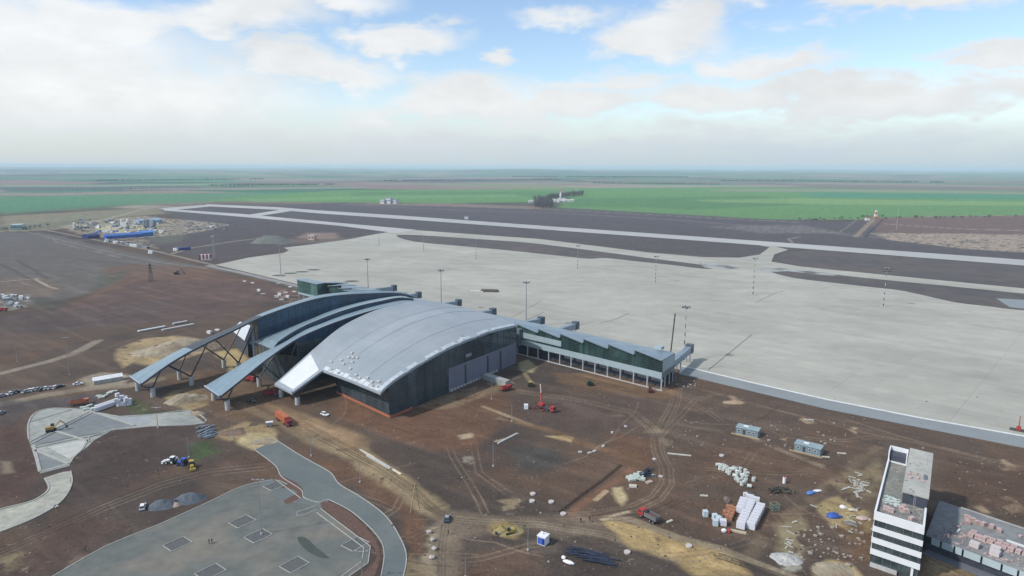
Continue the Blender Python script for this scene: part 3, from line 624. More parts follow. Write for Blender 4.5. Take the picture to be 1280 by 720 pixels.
def resamp(c, n):
    c = [np.array(p) for p in c]; d = [0]
    for a, b in zip(c, c[1:]): d.append(d[-1]+np.linalg.norm(b-a))
    out = []
    for k in range(n):
        t = d[-1]*k/(n-1); i = min(max(np.searchsorted(d, t, 'right')-1, 0), len(c)-2)
        out.append(c[i]+(c[i+1]-c[i])*((t-d[i])/(d[i+1]-d[i]+1e-9)))
    return out
def smooth3(c, n=24): return resamp([np.array(p) for p in smooth_path(c, 6)], n)
def glazing(pts, name, gm, mm=MULL, dz=1.6, dv=4.0, parent=None, proud=.10, bw=.2, label=None):
    """pts: list of (x,y,z0,z1) walking with the outside on the right-hand side"""
    b = MB(); k = MB()
    for (x0, y0, a0, b0), (x1, y1, a1, b1) in zip(pts, pts[1:]):
        dx, dy = x1-x0, y1-y0; l = math.hypot(dx, dy)
        if l < .05: continue
        nx, ny = dy/l, -dx/l; th = .35
        f = [(x0, y0, a0), (x1, y1, a1), (x1, y1, b1), (x0, y0, b0)]; g = [(x-nx*th, y-ny*th, z) for x, y, z in f]
        b.quadf(*f); b.quadf(*g[::-1])
        for i in range(4): j = (i+1) % 4; b.quadf(f[j], f[i], g[i], g[j])
        z = min(a0, a1)+dz
        while z < max(b0, b1)-.2:
            t0, t1 = 0., 1.
            if b0 < z and b1 > z: t0 = (z-b0)/(b1-b0)
            elif b1 < z and b0 > z: t1 = (z-b0)/(b1-b0)
            elif b1 <= z and b0 <= z: z += dz; continue
            if a0 > z and a1 < z: t0 = max(t0, (z-a0)/(a1-a0))
            elif a1 > z and a0 < z: t1 = min(t1, (z-a0)/(a1-a0))
            if t1-t0 > .03:
                ca, cb = (x0+dx*t0+nx*proud*.5, y0+dy*t0+ny*proud*.5), (x0+dx*t1+nx*proud*.5, y0+dy*t1+ny*proud*.5)
                k.box(((ca[0]+cb[0])/2, (ca[1]+cb[1])/2, z), (l*(t1-t0), proud, bw), math.atan2(dy, dx))
            z += dz
        n = max(1, round(l/(dv*2.2)))
        for i in range(n+1 if (x1, y1) == tuple(pts[-1][:2]) else n):
            t = i/n; za, zb = a0+(a1-a0)*t, b0+(b1-b0)*t
            if zb-za > .4: k.box((x0+dx*t+nx*proud*.6, y0+dy*t+ny*proud*.6, (za+zb)/2), (bw*.6, proud*1.2, zb-za-.02), math.atan2(dy, dx))
    o = tb(b, name, gm, parent=parent, label=label)
    tb(k, 'mullion', mm, parent=o)
    return o
def slabsurf(near, far, th, name, mats, n=24, mi=None, label=None, bulge=0, smooth=False):
    """roof band between two edge curves with thickness; material 0 top, 1 rim/underside"""
    b = MB(); nn, ff = resamp(near, n), resamp(far, n)
    for i in range(n-1):
        b.mi = mi(i/(n-1)) if mi else 0
        a, c, d, e = nn[i], nn[i+1], ff[i+1], ff[i]; dz = np.array((0, 0, th))
        m1 = (a+e)/2+np.array((0, 0, bulge)); m2 = (c+d)/2+np.array((0, 0, bulge))
        b.quadf(a, c, m2, m1); b.quadf(m1, m2, d, e)
        b.mi = 1
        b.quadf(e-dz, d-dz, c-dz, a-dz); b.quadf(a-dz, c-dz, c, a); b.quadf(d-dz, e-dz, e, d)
        if i == 0: b.quadf(e-dz, a-dz, a, m1, e)
        if i == n-2: b.quadf(c-dz, d-dz, d, m2, c)
    return tb(b, name, mats, label=label)
# edge curves measured from the photo bearings in the petal planes
p1n = curve([(-4.1, 8.0), (11.3, 14.4), (28.9, 19.4), (47.9, 23.2), (68.7, 27.3), (101.4, 30.2), (125.3, 29.7), (154.8, 26.2), (186.2, 21.4), (206, 15.2)], (-174, 309), 60)
p1f = curve([(-3.3, 8.2), (16.2, 13.9), (27.8, 17.0), (53.5, 21.6), (74.5, 26.4), (106, 29.9), (127.3, 29.6), (156.3, 26.5), (186.2, 21.5), (204.7, 15)], (-185.6, 319.5), 56)
p3n = curve([(-3.6, 7.6), (8, 12.2), (23.6, 18.5), (37.8, 23.0), (48.4, 25.2), (68.9, 27.3), (95.1, 28.4), (123.9, 28.2), (139.5, 26)], (-130, 293), 60)
p3f = curve([(-4.1, 8.0), (11.8, 12.6), (23.1, 16.0), *[Q(*p, (-142, 306), 56) for p in ((351, 430), (380, 413), (401, 404.5), (426.6, 394.7), (455, 386), (478.6, 380), (500, 375.6), (516, 375.6))]], (-142, 306), 56)
p1n, p1f, p3n, p3f = (smooth3(c, 40) for c in (p1n, p1f, p3n, p3f))
def unclad(u): return 2 if .125 < u < .345 else 0
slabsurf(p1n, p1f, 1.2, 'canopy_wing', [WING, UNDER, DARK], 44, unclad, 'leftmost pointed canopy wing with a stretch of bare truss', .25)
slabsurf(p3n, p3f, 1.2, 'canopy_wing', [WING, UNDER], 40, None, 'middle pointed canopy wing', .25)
# second band between wings: far edge lies in wing-1 near plane, near edge in wing-3 far plane
p2f = smooth3(curve([(61.6, 13.6), (68.3, 15.0), (80.3, 16.2), (104.5, 18.9), (123.4, 21.0), (154.1, 21.4), (187.9, 19), (200, 15)], (-174, 309), 60), 24)
p2n = smooth3(curve([Q(*p, (-142, 306), 56) for p in ((341, 437), (346, 429.5), (359, 420), (379, 408.5), (401, 399), (428, 388.8), (455, 381), (478.6, 376), (500, 372), (518, 373.5))], (-142, 306), 56), 24)
p2n2 = [p+np.array((-.55, .5, 0)) for p in p2n]
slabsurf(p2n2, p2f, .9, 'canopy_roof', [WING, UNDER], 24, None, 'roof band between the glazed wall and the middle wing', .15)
# rims along the tips
for c0, c1 in ((p1n[0], p1f[0]), (p3n[0], p3f[0])):
    b = MB(); b.tube(c0+np.array((0, 0, .15)), c1+np.array((0, 0, .15)), .4, n=6); tb(b, 'rim', RIM)
for c in (p1n, p1f, p3n, p3f):
    b = MB()
    for a_, b2 in zip(c, c[1:]): b.tube(a_-np.array((0, 0, .1)), b2-np.array((0, 0, .1)), .16, n=5)
    tb(b, 'rim', RIM)
# V struts on concrete stubs
def stub(A, z, arms, lab=None):
    b = MB(); b.tube((A[0], A[1], -.3), (A[0], A[1], z), 1.15, n=14); col = tb(b, 'column', CONC)
    for e in arms:
        b = MB(); b.tube((A[0], A[1], z-.1), e-np.array((0, 0, 1.1)), .42, .3, n=7); tb(b, 'strut', DARK)
def at_s(c, A, s):
    best = min(c, key=lambda p: abs(math.hypot(p[0]-A[0], p[1]-A[1])-abs(s)) if s >= 0 else 1e9); return best
for c, ss, ss2, A in ((p1n, (1.5, 22, 50.5), ((-2, 6), (13.5, 31), (36, 62)), (-174, 309)), (p1f, (0, 21.5, 47), ((-2, 5), (12, 30), (34, 58)), (-185.6, 319.5)),
                     (p3n, (0, 32), ((-2, 5), (20, 42)), (-130, 293)), (p3f, (0, 25), ((-2, 5), (14, 38)), (-142, 306))):
    ang = 60 if c is p1n or c is p3n else 56
    for s0, (sa, sb) in zip(ss, ss2):
        A0 = (A[0]+max(s0, 0)*cos(R(ang)), A[1]+max(s0, 0)*sin(R(ang)))
        def pt(s):
            w = np.array((A[0]+s*cos(R(ang)), A[1]+s*sin(R(ang)))); return min(c, key=lambda p: np.linalg.norm(p[:2]-w))
        stub(A0, 4.6, [pt(sa), pt(sb)])
# main vaulted roof (Coons patch)
AN = P(487, 522)
Nn = smooth3(curve([(-5.2, 13.0), (2.7, 16.0), (18.5, 19.2), (32.9, 21.3), (42.9, 22.5), (57.4, 23.2), (71, 23.5), (81, 23.4), (104.2, 21.8)], AN, 56.5), 33)
Lf = smooth3(curve([(20.5, 19.0), (37.6, 26.4), (53.7, 30.0), (70.9, 31.9), (89.1, 31.7), (108.5, 29.6), (130, 23.9)], (-111.5, 310.8), 56.5), 33)
FLp = np.array((*P(403.3, 462.8, 13.3), 13.3)); c0 = Nn[0]
Fr = resamp([c0, c0+(FLp-c0)*.5+np.array((0, 0, .3)), FLp], 13)+resamp([FLp, Lf[0]], 5)[1:]
fa = [0]
for a_, b2 in zip(Fr, Fr[1:]): fa.append(fa[-1]+np.linalg.norm(b2-a_))
fa = [x/fa[-1] for x in fa]
Bk = [Nn[-1]+(Lf[-1]-Nn[-1])*v+np.array((0, 0, 1.2*sin(pi*v))) for v in fa]
grid = []
for i in range(33):
    u = i/32; row = []
    for j, v in enumerate(fa):
        p = (1-v)*Nn[i]+v*Lf[i]+(1-u)*Fr[j]+u*Bk[j]-((1-u)*(1-v)*Nn[0]+(1-u)*v*Lf[0]+u*(1-v)*Nn[-1]+u*v*Lf[-1])
        row.append(p+np.array((0, 0, 1.6*sin(pi*min(1, v*1.1))*sin(pi*u))) if v < .9 else p)
    grid.append(row)
b = MB(); b.grid(grid, flip=True)
low = [[p-np.array((0, 0, 1.0)) for p in r2] for r2 in grid]; b.mi = 1; b.grid(low)
for e0, e1 in ((grid[0], low[0]), ([r2[0] for r2 in grid], [r2[0] for r2 in low]), (grid[-1], low[-1]), ([r2[-1] for r2 in grid], [r2[-1] for r2 in low])): b.grid([e0, e1])
MAINROOF = tb(b, 'roof', [ROOF, RIM], smooth=True)
# raised seams across the roof, dark joints
for j in (4, 9, 12):
    b = MB()
    for i in range(2, 31): b.bar(grid[i][j]+np.array((0, 0, .03)), grid[i+1][j]+np.array((0, 0, .03)), .07)
    tb(b, 'roof_seam', DARK)
def roofp(u, v):
    fu = u*32; i = min(int(fu), 31); j = min(max(np.searchsorted(fa, v, 'right')-1, 0), len(fa)-2); fv = (v-fa[j])/(fa[j+1]-fa[j]); fu -= i
    return (grid[i][j]*(1-fu)+grid[i+1][j]*fu)*(1-fv)+(grid[i][j+1]*(1-fu)+grid[i+1][j+1]*fu)*fv
# white gutter panels along the near edge, with gaps
b = MB()
for k in range(34):
    if k in (5, 8, 9, 13, 17, 21, 22, 26): continue
    b = MB()
    u0, u1 = .01+k*.0288, .01+k*.0288+.0255
    q = [roofp(u0, .004), roofp(u1, .004), roofp(u1, .042), roofp(u0, .042)]
    up = np.array((0, 0, .28)); b.quadf(*[p+up for p in q]); b.quadf(q[0], q[1], q[1]+up, q[0]+up); b.quadf(q[2], q[3], q[3]+up, q[2]+up); b.quadf(q[1], q[2], q[2]+up, q[1]+up); b.quadf(q[3], q[0], q[0]+up, q[3]+up)
    tb(b, 'gutter', mat('pale_gutter', (.48, .53, .56), .4, .2, var=.15, scale=.3))
# white membrane strip along the front edge of the roof
b = MB(); 
for k in range(11):
    v0, v1 = .03+k*.062, .03+k*.062+.056; w = .014+.02*random.random()
    q = [roofp(.004, v0), roofp(.004, v1), roofp(w, v1), roofp(w, v0)]; b.quadf(*[p+np.array((0, 0, .06)) for p in q[::-1]])
tb(b, 'membrane', mat('grey_membrane', (.5, .53, .55), .5, var=.2, scale=.5))
# white membrane wing (fourth petal)
T4n = np.array((*P(365, 491, 6.7), 6.7)); T4f = np.array((*P(342.8, 480, 7.5), 7.5))
b = MB(); n = 12
def quadsurf(c, d, e, f, dz, inset=0):
    return [[(c*(1-u)+d*u)*(1-v)+(f*(1-u)+e*u)*v+np.array((0, 0, dz)) for v in np.linspace(inset, 1-inset, 5)] for u in np.linspace(inset, 1-inset, n)]
nf = Lf[0]+(FLp-Lf[0])*0
g1 = quadsurf(T4n, FLp, Lf[0], T4f, 0); b.grid(g1, flip=True); g2 = quadsurf(T4n, FLp, Lf[0], T4f, -1.0); b.grid(g2)
for e0, e1 in (([r2[0] for r2 in g1], [r2[0] for r2 in g2]), ([r2[-1] for r2 in g1], [r2[-1] for r2 in g2]), (g1[0], g2[0])): b.grid([e0, e1])
w4 = tb(b, 'canopy_wing', RIM, label='front canopy wing covered with bright white membrane')
b = MB(); g3 = quadsurf(T4n, FLp, Lf[0], T4f, .12, .09); b.grid(g3, flip=True); tb(b, 'membrane', FOIL, parent=w4)
for A0, sx in (((-100.3, 300.3), 1), ((-111.5, 310.8), 1)):
    d = np.array((cos(R(56.5)), sin(R(56.5)), 0)); c = np.array((*A0, 0)); stub(A0, 3.6, [c-3*d+np.array((0, 0, 8.2)), c+8*d+np.array((0, 0, 11.5))])
# ---- walls
Mq = lambda c, i: c[i]
# right (near) side wall: glass up to the roof, lilac panels low down towards the pier
wc = curve([(0, 0), (100, 0)], AN, 56.5)
def nearz(s):
    for a_, b2 in zip(Nn, Nn[1:]):
        sa = (a_[0]-AN[0])*EB[0]+(a_[1]-AN[1])*EB[1]; sb = (b2[0]-AN[0])*EB[0]+(b2[1]-AN[1])*EB[1]
        if sa <= s <= sb: return a_[2]+(b2[2]-a_[2])*(s-sa)/(sb-sa)-1.0
    return Nn[-1][2]-1
wall = lambda s, off=0: (AN[0]+s*EB[0]+off*EB[1]*-1*-1, AN[1]+s*EB[1]-off*EB[0])
sp_, zp_ = Q(560, 457, AN, 56.5)
sp_ = round(sp_, 1); zp_ = min(max(zp_, 7), 12)
ss = [0, 6, 12, 18, 24, 30, 36, 42, 48, 54, 60, 66, 72, 78, 84, 90, 96, 103]
glazing([(*wall(s), -.3 if s < sp_ else 0, nearz(s)) for s in ss], 'glass_wall', GLK, dz=1.5, dv=3.2, label='dark glass side wall facing the yard')
b = MB(); s0, s1 = sp_, 102.5
q0, q1 = wall(s0, .35), wall(s1, .35); q2, q3 = wall(s1, .16), wall(s0, .16)
b.prism([q0, q1, q2, q3], 0, zp_); pn = tb(b, 'wall_panel', PANEL, label='grey lilac cladding panels low on the side wall')
for s_ in (s0+13.5, s0+33, s0+45): b = MB(); c = wall(s_, .5); b.box((c[0], c[1], zp_*.45), (1.0, .3, zp_*.9), R(56.5)); tb(b, 'door', DARK)
b = MB()
for k in range(16): c = wall(s0+2+k*2.6, .6); b.box((c[0], c[1], .5), (1.7, .5, .9+random.random()*.5), R(56.5))
tb(b, 'foundation_edge', CONC)
b = MB(); c = wall(s0+16, .5); b.box((c[0], c[1], zp_+3.3), (4.5, .5, 1.5), R(56.5)); tb(b, 'vent', mat('pale_pink', (.3, .26, .28), .7))
# front wall
cf = W(*(lambda d: ((d[0]*EB[1]-d[1]*EB[0])/(EA[0]*EB[1]-EA[1]*EB[0]), 0))((AN[0]-O0[0], AN[1]-O0[1])))
fdir = np.array(P(420.6, 491))-np.array(AN); fl = np.linalg.norm(fdir); fdir /= fl
fp = lambda s: (AN[0]+fdir[0]*s, AN[1]+fdir[1]*s)
glazing([(*fp(s), -.3, 12.0) for s in (fl, fl*.8, fl*.6, fl*.4, fl*.2, 0)], 'glass_wall', GLK, dz=1.5, dv=3.2, label='dark glass front wall below the white roof edge')
e45 = fp(fl); back = (e45[0]+EB[0]*16, e45[1]+EB[1]*16); lw = np.array(back)+fdir*17; lw2 = (lw[0]+EB[0]*14, lw[1]+EB[1]*14)
glazing([(*lw2, 0, 22), (*lw, 0, 15.5), (*back, 0, 13.2), (*e45, 0, 12)], 'glass_wall', GLB, dz=1.7, dv=3, label='recessed entrance glazing under the white wing')
b = MB()
for s0_, s1_ in ((0, fl),): 
    ribbon(b, [fp(-.6), fp(fl)], .5, -.1, 1.1)
ribbon(b, [wall(-.3, .8), wall(14, .8)], .5, -.1, .9)
tb(b, 'plinth_membrane', ORNG)
# wall under left edge of vault (dark glass seen between middle wing and vault): vertical plane under middle wing near edge
def under(c, i0, i1, zb, name, gm, lab, dz=1.7, dv=4.5, off=1.1):
    pts = [(c[i][0], c[i][1], zb(c[i]) if callable(zb) else zb, c[i][2]-off) for i in range(i0, i1)]
    return glazing(pts, name, gm, dz=dz, dv=dv, label=lab, parent=None)
nv = next(i for i, p in enumerate(p3n) if p[2] > 24.0)
under(p3n, nv, len(p3n), 0, 'glass_wall', GLB, 'deep blue glass wall between the middle wing and the vault')
nv1 = next(i for i, p in enumerate(p1n) if p[2] > 26.6)
under(p1n, nv1, len(p1n), 0, 'glass_wall', GLB, 'tall blue glass wall under the leftmost wing')
pts2 = [(p[0], p[1], 6, p[2]-.9) for p in p2n2[1:]]
glazing(pts2, 'glass_wall', GLB, dz=1.7, dv=4.5, label='narrow blue glass strip beside the middle wing')
# left outer wall and front walls closing the halls
pf = [(p[0], p[1], 0, p[2]-1.1) for p in p1f[nv1:]][::-1]
glazing(pf, 'glass_wall', GLB, dz=2.2, dv=6, label='outer left glass wall')
a0, a1 = p1n[nv1], p1f[nv1]
glazing([(a1[0], a1[1], 0, a1[2]-1.1), (a0[0], a0[1], 0, a0[2]-1.1)], 'glass_wall', GLB, dz=1.7, dv=3, label='glass end wall below the leftmost wing')
b0 = p2n2[0]; b1 = p2f[0]
glazing([(b1[0], b1[1], 0, b1[2]-.9), (b0[0], b0[1], 0, b0[2]-.9)], 'glass_wall', GLK, dz=1.7, dv=3, label='dark glass front under the middle roof band')
c1 = p3n[nv]
glazing([(b0[0], b0[1], 0, 15), (c1[0], c1[1], 0, 15)], 'glass_wall', GLK, dz=1.3, dv=3)
glazing([(c1[0], c1[1], 0, 22), (*lw2, 0, 22)], 'glass_wall', GLK, dz=1.3, dv=3)
# low louvred entrance roofs between the wings
LOUV = mat('louvre_grey', (.11, .125, .145), .5, .2, var=.15, scale=.3, wave=(-43, 1.4, .45))
b = MB(); q = [P(*p, 6.5) for p in [(304, 425), (340, 446), (352, 460), (388, 452), (372, 428), (345, 425)]]; b.prism(q, 5.8, 6.5); tb(b, 'entrance_roof', LOUV)
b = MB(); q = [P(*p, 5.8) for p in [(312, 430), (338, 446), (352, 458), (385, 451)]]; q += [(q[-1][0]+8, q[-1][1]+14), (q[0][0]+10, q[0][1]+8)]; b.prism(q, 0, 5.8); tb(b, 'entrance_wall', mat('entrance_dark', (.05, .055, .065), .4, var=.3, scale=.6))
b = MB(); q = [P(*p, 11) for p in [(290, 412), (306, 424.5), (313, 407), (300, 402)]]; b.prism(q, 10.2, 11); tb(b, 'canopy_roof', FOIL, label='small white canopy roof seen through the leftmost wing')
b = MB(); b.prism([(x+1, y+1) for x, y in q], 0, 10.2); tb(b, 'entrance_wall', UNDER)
b = MB(); q = [P(*p, 9) for p in [(350, 439), (361, 434), (360, 438), (354, 443)]]; b.prism(q, 8.4, 9); tb(b, 'canopy_roof', FOIL, label='small white roof tip right of the middle wing')
# ---- pier
def pier(s0, nb, sgn, name_lab):
    """sawtooth pier: nb bays of 16.3 m from s0 going to +/-s; teeth low end at the outer side"""
    B = 16.35; D = 17.5
    roofm = MB()
    for k in range(nb):
        a, c = s0+sgn*k*B, s0+sgn*(k+1)*B
        hi, lo_ = 18.3, 15.8
        q = [W(a, -1.2), W(c, -1.2), W(c, D), W(a, D)]; zt = [hi, lo_, 15.2, 15.5]
        roofm.prism(q, [z-.5 for z in zt], zt)
    tb(roofm, 'roof', [PROOF], label='sawtooth metal roof of the '+name_lab)
    for k in range(nb):
        a, c = s0+sgn*k*B, s0+sgn*(k+1)*B
        if sgn > 0 and k < 2: zb = 13.5 
        else: zb = 9.1
        pts = [(*W(a, 0), 9.1, 17.7), (*W(c, 0), 9.1, 15.2)]
        if sgn < 0: pts = pts[::-1]
        glazing(pts, 'glass_wall', GLG, dz=1.25, dv=2.05, bw=.14)
    e = s0+sgn*nb*B
    b = MB(); q = [W(s0, -.55), W(e, -.55), W(e, .2), W(s0, .2)]; b.prism(q, 5.9, 9.05); tb(b, 'facade_band', BAND)
    b = MB(); q = [W(s0, 0.3), W(e, .3), W(e, D-.3), W(s0, D-.3)]; b.prism(q, 5.9, 8.9); tb(b, 'floor_slab', CONC)
    # end wall and rear wall
    b = MB(); q = [W(e-.35*sgn, .1), W(e, .1), W(e, D), W(e-.35*sgn, D)]; b.prism(q, 6, [15.1, 15.1, 14.6, 14.6]); tb(b, 'end_wall', BAND)
    b = MB(); q = [W(s0, D-.4), W(e, D-.4), W(e, D), W(s0, D)]; b.prism(q, 0, 14.6); tb(b, 'rear_wall', GLG)
    n = nb*2
    for k in range(n+1):
        b = MB(); c = W(s0+sgn*(k*B/2), -.2); b.tube((*c, -.2), (*c, 5.95), .38, n=10); tb(b, 'column', mat('column_paint', (.38, .40, .42), .7))
    for t_ in (6, 12, 17):
        b = MB(); c = W(e-.6*sgn, t_); b.tube((*c, -.2), (*c, 5.95), .38, n=10); tb(b, 'column', MATS['column_paint'])
    # recessed ground floor
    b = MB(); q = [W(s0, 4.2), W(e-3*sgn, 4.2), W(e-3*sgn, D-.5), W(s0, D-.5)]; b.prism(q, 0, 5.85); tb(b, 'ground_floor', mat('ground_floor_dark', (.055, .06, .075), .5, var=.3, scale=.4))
    if sgn > 0:
        for k in range(4, n):
            for j in range(5):
                s_ = s0+k*B/2+1.1+j*1.4; c = W(s_, 4.02); w = MB(); w.box((*c, 3.5), (1.05, .16, 1.5), R(-43.1)); c = W(s_, 3.9); o = tb(w, 'window_frame', WH); up = MB(); up.box((*c, 3.3), (.55, .1, .9), R(-43.1)); tb(up, 'pane', GLK, parent=o)
        b = MB(); q = [W(-32.5, -.62), W(-.3, -.62), W(-.3, -.05), W(-32.5, -.05)]; b.prism(q, 10.4, 13.5); tb(b, 'facade_band', BAND, label='short upper facade band next to the vault')
        b = MB(); q = [W(-29, -1.0), W(-25, -1.0), W(-25, -.1), W(-29, -.1)]; 
        ribbon(b, [W(s0, -1), W(e+1, -1)], 1.0, -.1, .25); tb(b, 'plinth', CONC)
pier(-34, 6, 1, 'right pier')
# link block between vault and right pier
b = MB(); b.prism([W(-34, -3), W(-30.5, -3), W(-30.5, .0), W(-34, .0)], 5.5, 15.5); tb(b, 'stair_block', mat('link_panels', (.14, .17, .20), .5, var=.2, scale=.5))
# middle airside hall behind the vault and wings
b = MB(); b.prism([W(-34.2, 0), W(-34.2, 17.2), W(-222, 17.2), W(-222, 0)], 0, 14.5); tb(b, 'airside_hall', GLB)
b = MB(); b.prism([W(-34.1, -.2), W(-34.1, 17.6), W(-222, 17.6), W(-222, -.2)], 14.51, [18.0, 15.2, 15.2, 18.0]); tb(b, 'roof', PROOF, label='flat metal roof over the airside hall behind the vault')
# left pier with projecting end block
pier(-175, 5, -1, 'left pier')
b = MB(); q = [W(-273.8, -9.5), W(-243, -9.5), W(-243, -.6), W(-273.8, -.6)]
b.prism([W(-274.4, -10.3), W(-242.4, -10.3), W(-242.4, -1.3), W(-274.4, -1.3)], 17.7, 18.2); tb(b, 'roof', PROOF, label='flat roof of the left end block')
glazing([(*W(-273.8, -.6), 7.8, 17.7), (*W(-273.8, -9.5), 7.8, 17.7), (*W(-243, -9.5), 7.8, 17.7), (*W(-243, -.6), 7.8, 17.7)], 'glass_wall', mat('glass_emerald', (.035, .09, .08), .12, var=.5, scale=.4, spec=.5, tint=(.10, .21, .18)), dz=1.4, dv=2.2, bw=.2, label='green glass end block')
b = MB(); b.prism(q, 6.2, 7.7); tb(b, 'facade_band', BAND)
for s_ in (-273, -265, -257, -249):
    b = MB(); c = W(s_, -9); b.tube((*c, -.2), (*c, 6.2), .38, n=8); tb(b, 'column', MATS['column_paint'])
# boarding bridges on the airside
for x, y in [(494, 357), (524.7, 365.5), (574.7, 375), (617.8, 386), (678, 396.7), (720.6, 402.8), (863, 431)]:
    p = P(x, y, 9.5); d = np.array(p)-np.array(O0); det = EA[0]*EB[1]-EA[1]*EB[0]
    s_ = (d[0]*EB[1]-d[1]*EB[0])/det; t_ = (EA[0]*d[1]-EA[1]*d[0])/det
    if x == 863: a_ = W(61, 17.6)
    else: a_ = W(s_, 17.7)
    e_ = np.array(W(s_, t_))
    if x != 863:
        hd_ = R(52 if x == 720.6 else 41); v_ = np.array((cos(hd_), sin(hd_))); k_ = (t_-17.7)*det/(EA[0]*v_[1]-EA[1]*v_[0]); a_ = e_-v_*k_
    a_ = np.array(a_); dr = (e_-a_)/np.linalg.norm(e_-a_); nn_ = np.array((-dr[1], dr[0]))
    b = MB(); b.prism([tuple(a_+nn_*1.6), tuple(e_+nn_*1.6), tuple(e_-nn_*1.6), tuple(a_-nn_*1.6)], 5.6, 9.2); br = tb(b, 'boarding_bridge', mat('bridge_cladding', (.22, .28, .33), .4, .2, var=.15, scale=.4))
    b = MB(); b.prism([tuple(e_-dr*3+nn_*2), tuple(e_+dr*.6+nn_*2), tuple(e_+dr*.6-nn_*2), tuple(e_-dr*3-nn_*2)], 5.2, 10.2); tb(b, 'bridge_cab', mat('cab_dark', (.07, .09, .12), .4), parent=br)
    for f_ in (.45, .92):
        for q_ in (-1, 1): c = a_+(e_-a_)*f_; b = MB(); b.tube((c[0]-q_*dr[1], c[1]+q_*dr[0], -.1), (c[0]-q_*dr[1], c[1]+q_*dr[0], 5.6), .3); tb(b, 'bridge_leg', STEEL, parent=br)
b = MB(); q = [P(*p, 17.3) for p in [(828, 431), (845, 434), (845, 437), (842, 439)]]; 
c = W(57, 12); b.box((*c, 18.1), (4, 3, 1.6), R(-43)); tb(b, 'roof_unit', BAND)
# ramp enclosure beside the hall
b = MB(); a_, c_ = P(604, 472), P(632, 481); d_ = np.array(c_)-np.array(a_); a_ = np.array(P(603.5, 474)); c_ = np.array(P(632, 484)); c_ = a_+(c_-a_)*1.0; q = [tuple(a_), tuple(c_), (c_[0]+2.2, c_[1]+3.2), (a_[0]+2.2, a_[1]+3.2)]; b.prism(q, -.1, [2.6, 2.9, 2.9, 2.6])
b.build('ramp_enclosure', mat('ramp_grey', (.33, .35, .34), .7, var=.15, scale=.5, wave=(-43, 3, .2)), label='low pale grey ramp enclosure jutting from the hall side wall', cat='ramp')
# ================================================================== OBJECTS
def pm(name, col, rough=.45, var=.12): return mat(name, col, rough, var=var, scale=1.2)
RED = pm('red_paint', (.34, .045, .04)); BLUE = pm('blue_paint', (.05, .12, .45)); YEL = pm('yellow_paint', (.40, .31, .07)); ORA = pm('orange_paint', (.42, .13, .065))
WCAR = mat('white_car_paint', (.75, .76, .77), .3, var=.03, coat=.4); SIL = mat('silver_car_paint', (.40, .42, .44), .3, .4, var=.04); DBL = mat('dark_blue_car_paint', (.035, .05, .09), .3, var=.05, coat=.5)
BLKC = mat('black_car_paint', (.025, .026, .03), .25, var=.05, coat=.5); GRN = pm('green_paint', (.03, .10, .06)); WOOD = mat('timber', (.34, .27, .17), .85, var=.3, scale=1.5)
LAMPG = mat('lamp_glass', (.75, .77, .78), .2, var=.03)
def parts(root, *items):
    for it in items:
        name, b, m = it[:3]; b.build(name, m, root, it[3] if len(it) > 3 else False)
def wheels(root, xs, w, r=.33, wd=.24):
    for x in xs:
        for s in (-1, 1):
            b = MB(); b.tube((x, s*(w/2-wd/2), r), (x, s*(w/2+wd/2), r), r, n=12); wh = b.build('wheel', BLK, root)
            b = MB(); b.tube((x, s*(w/2-wd/2-.01), r), (x, s*(w/2+wd/2+.02), r), r*.5, n=8); b.build('rim', STEEL, wh)
def profile_body(b, prof, w, taper=.0):
    """side profile (x,z) extruded over width with tucked-in upper part"""
    zmax = max(z for _, z in prof); n = len(prof); i = len(b.v)
    for s in (-1, 1):
        for x, z in prof: b.v.append((x, s*(w/2-(taper*z/zmax)), z))
    b.f.append(tuple(range(i, i+n))); b.f.append(tuple(range(i+2*n-1, i+n-1, -1))); b.m += [b.mi]*2
    for k in range(n): j = (k+1) % n; b.f.append((i+k, i+n+k, i+n+j, i+j)); b.m.append(b.mi)
    return b
def make_car(paint, label, kind='sedan', roof=None):
    t = empty('parked_car', label, 'car')
    b = profile_body(MB(), [(-2.15, .3), (-2.2, .62), (-2.1, .86), (-1.4, .93), (.75, .93), (1.75, .82), (2.15, .62), (2.2, .35), (1.9, .22), (-1.9, .22)], 1.74, .06); b.build('body', paint, t)
    rb = -1.9 if kind == 'estate' else -1.35
    b = profile_body(MB(), [(rb-.25, .92), (rb+.3, 1.38), (rb+1.5, 1.46), (.35, 1.38), (1.05, .92)], 1.5, .0); b.v = [(x, y*(1 if z < 1 else .82), z) for x, y, z in b.v]; g = b.build('window', GLK, t)
    b = MB(); b.box(((rb+.3+.35)/2-.0, 0, 1.45), (.35-rb-.3, 1.18, .06)); b.build('roof', roof or paint, t)
    wheels(t, (-1.35, 1.35), 1.66)
    for s in (-1, 1):
        b = MB(); b.box((2.16, s*.62, .62), (.12, .34, .16)); b.build('headlight', LAMPG, t)
    return t
def make_truck_parts(t, cabm, x0, cabw=2.45, cabl=2.1, cabh=2.7):
    b = profile_body(MB(), [(x0-cabl, .75), (x0-cabl, cabh), (x0-.35, cabh), (x0-.05, 1.7), (x0, .75)], cabw, .08); c = b.build('cab', cabm, t)
    b = MB(); b.box((x0-.12, 0, 2.08), (.25, cabw-.35, .75), 0, .25); b.build('windscreen', GLK, c)
    for s in (-1, 1):
        b = MB(); b.box((x0-.9, s*(cabw/2-.03), 2.05), (.8, .08, .6)); b.build('window', GLK, c); b = MB(); b.box((x0+.01, s*.85, .95), (.08, .35, .2)); b.build('headlight', LAMPG, c)
def place(o, px, py, rz): o.location = (*P(px, py), 0); o.rotation_euler = (0, 0, rz); return o
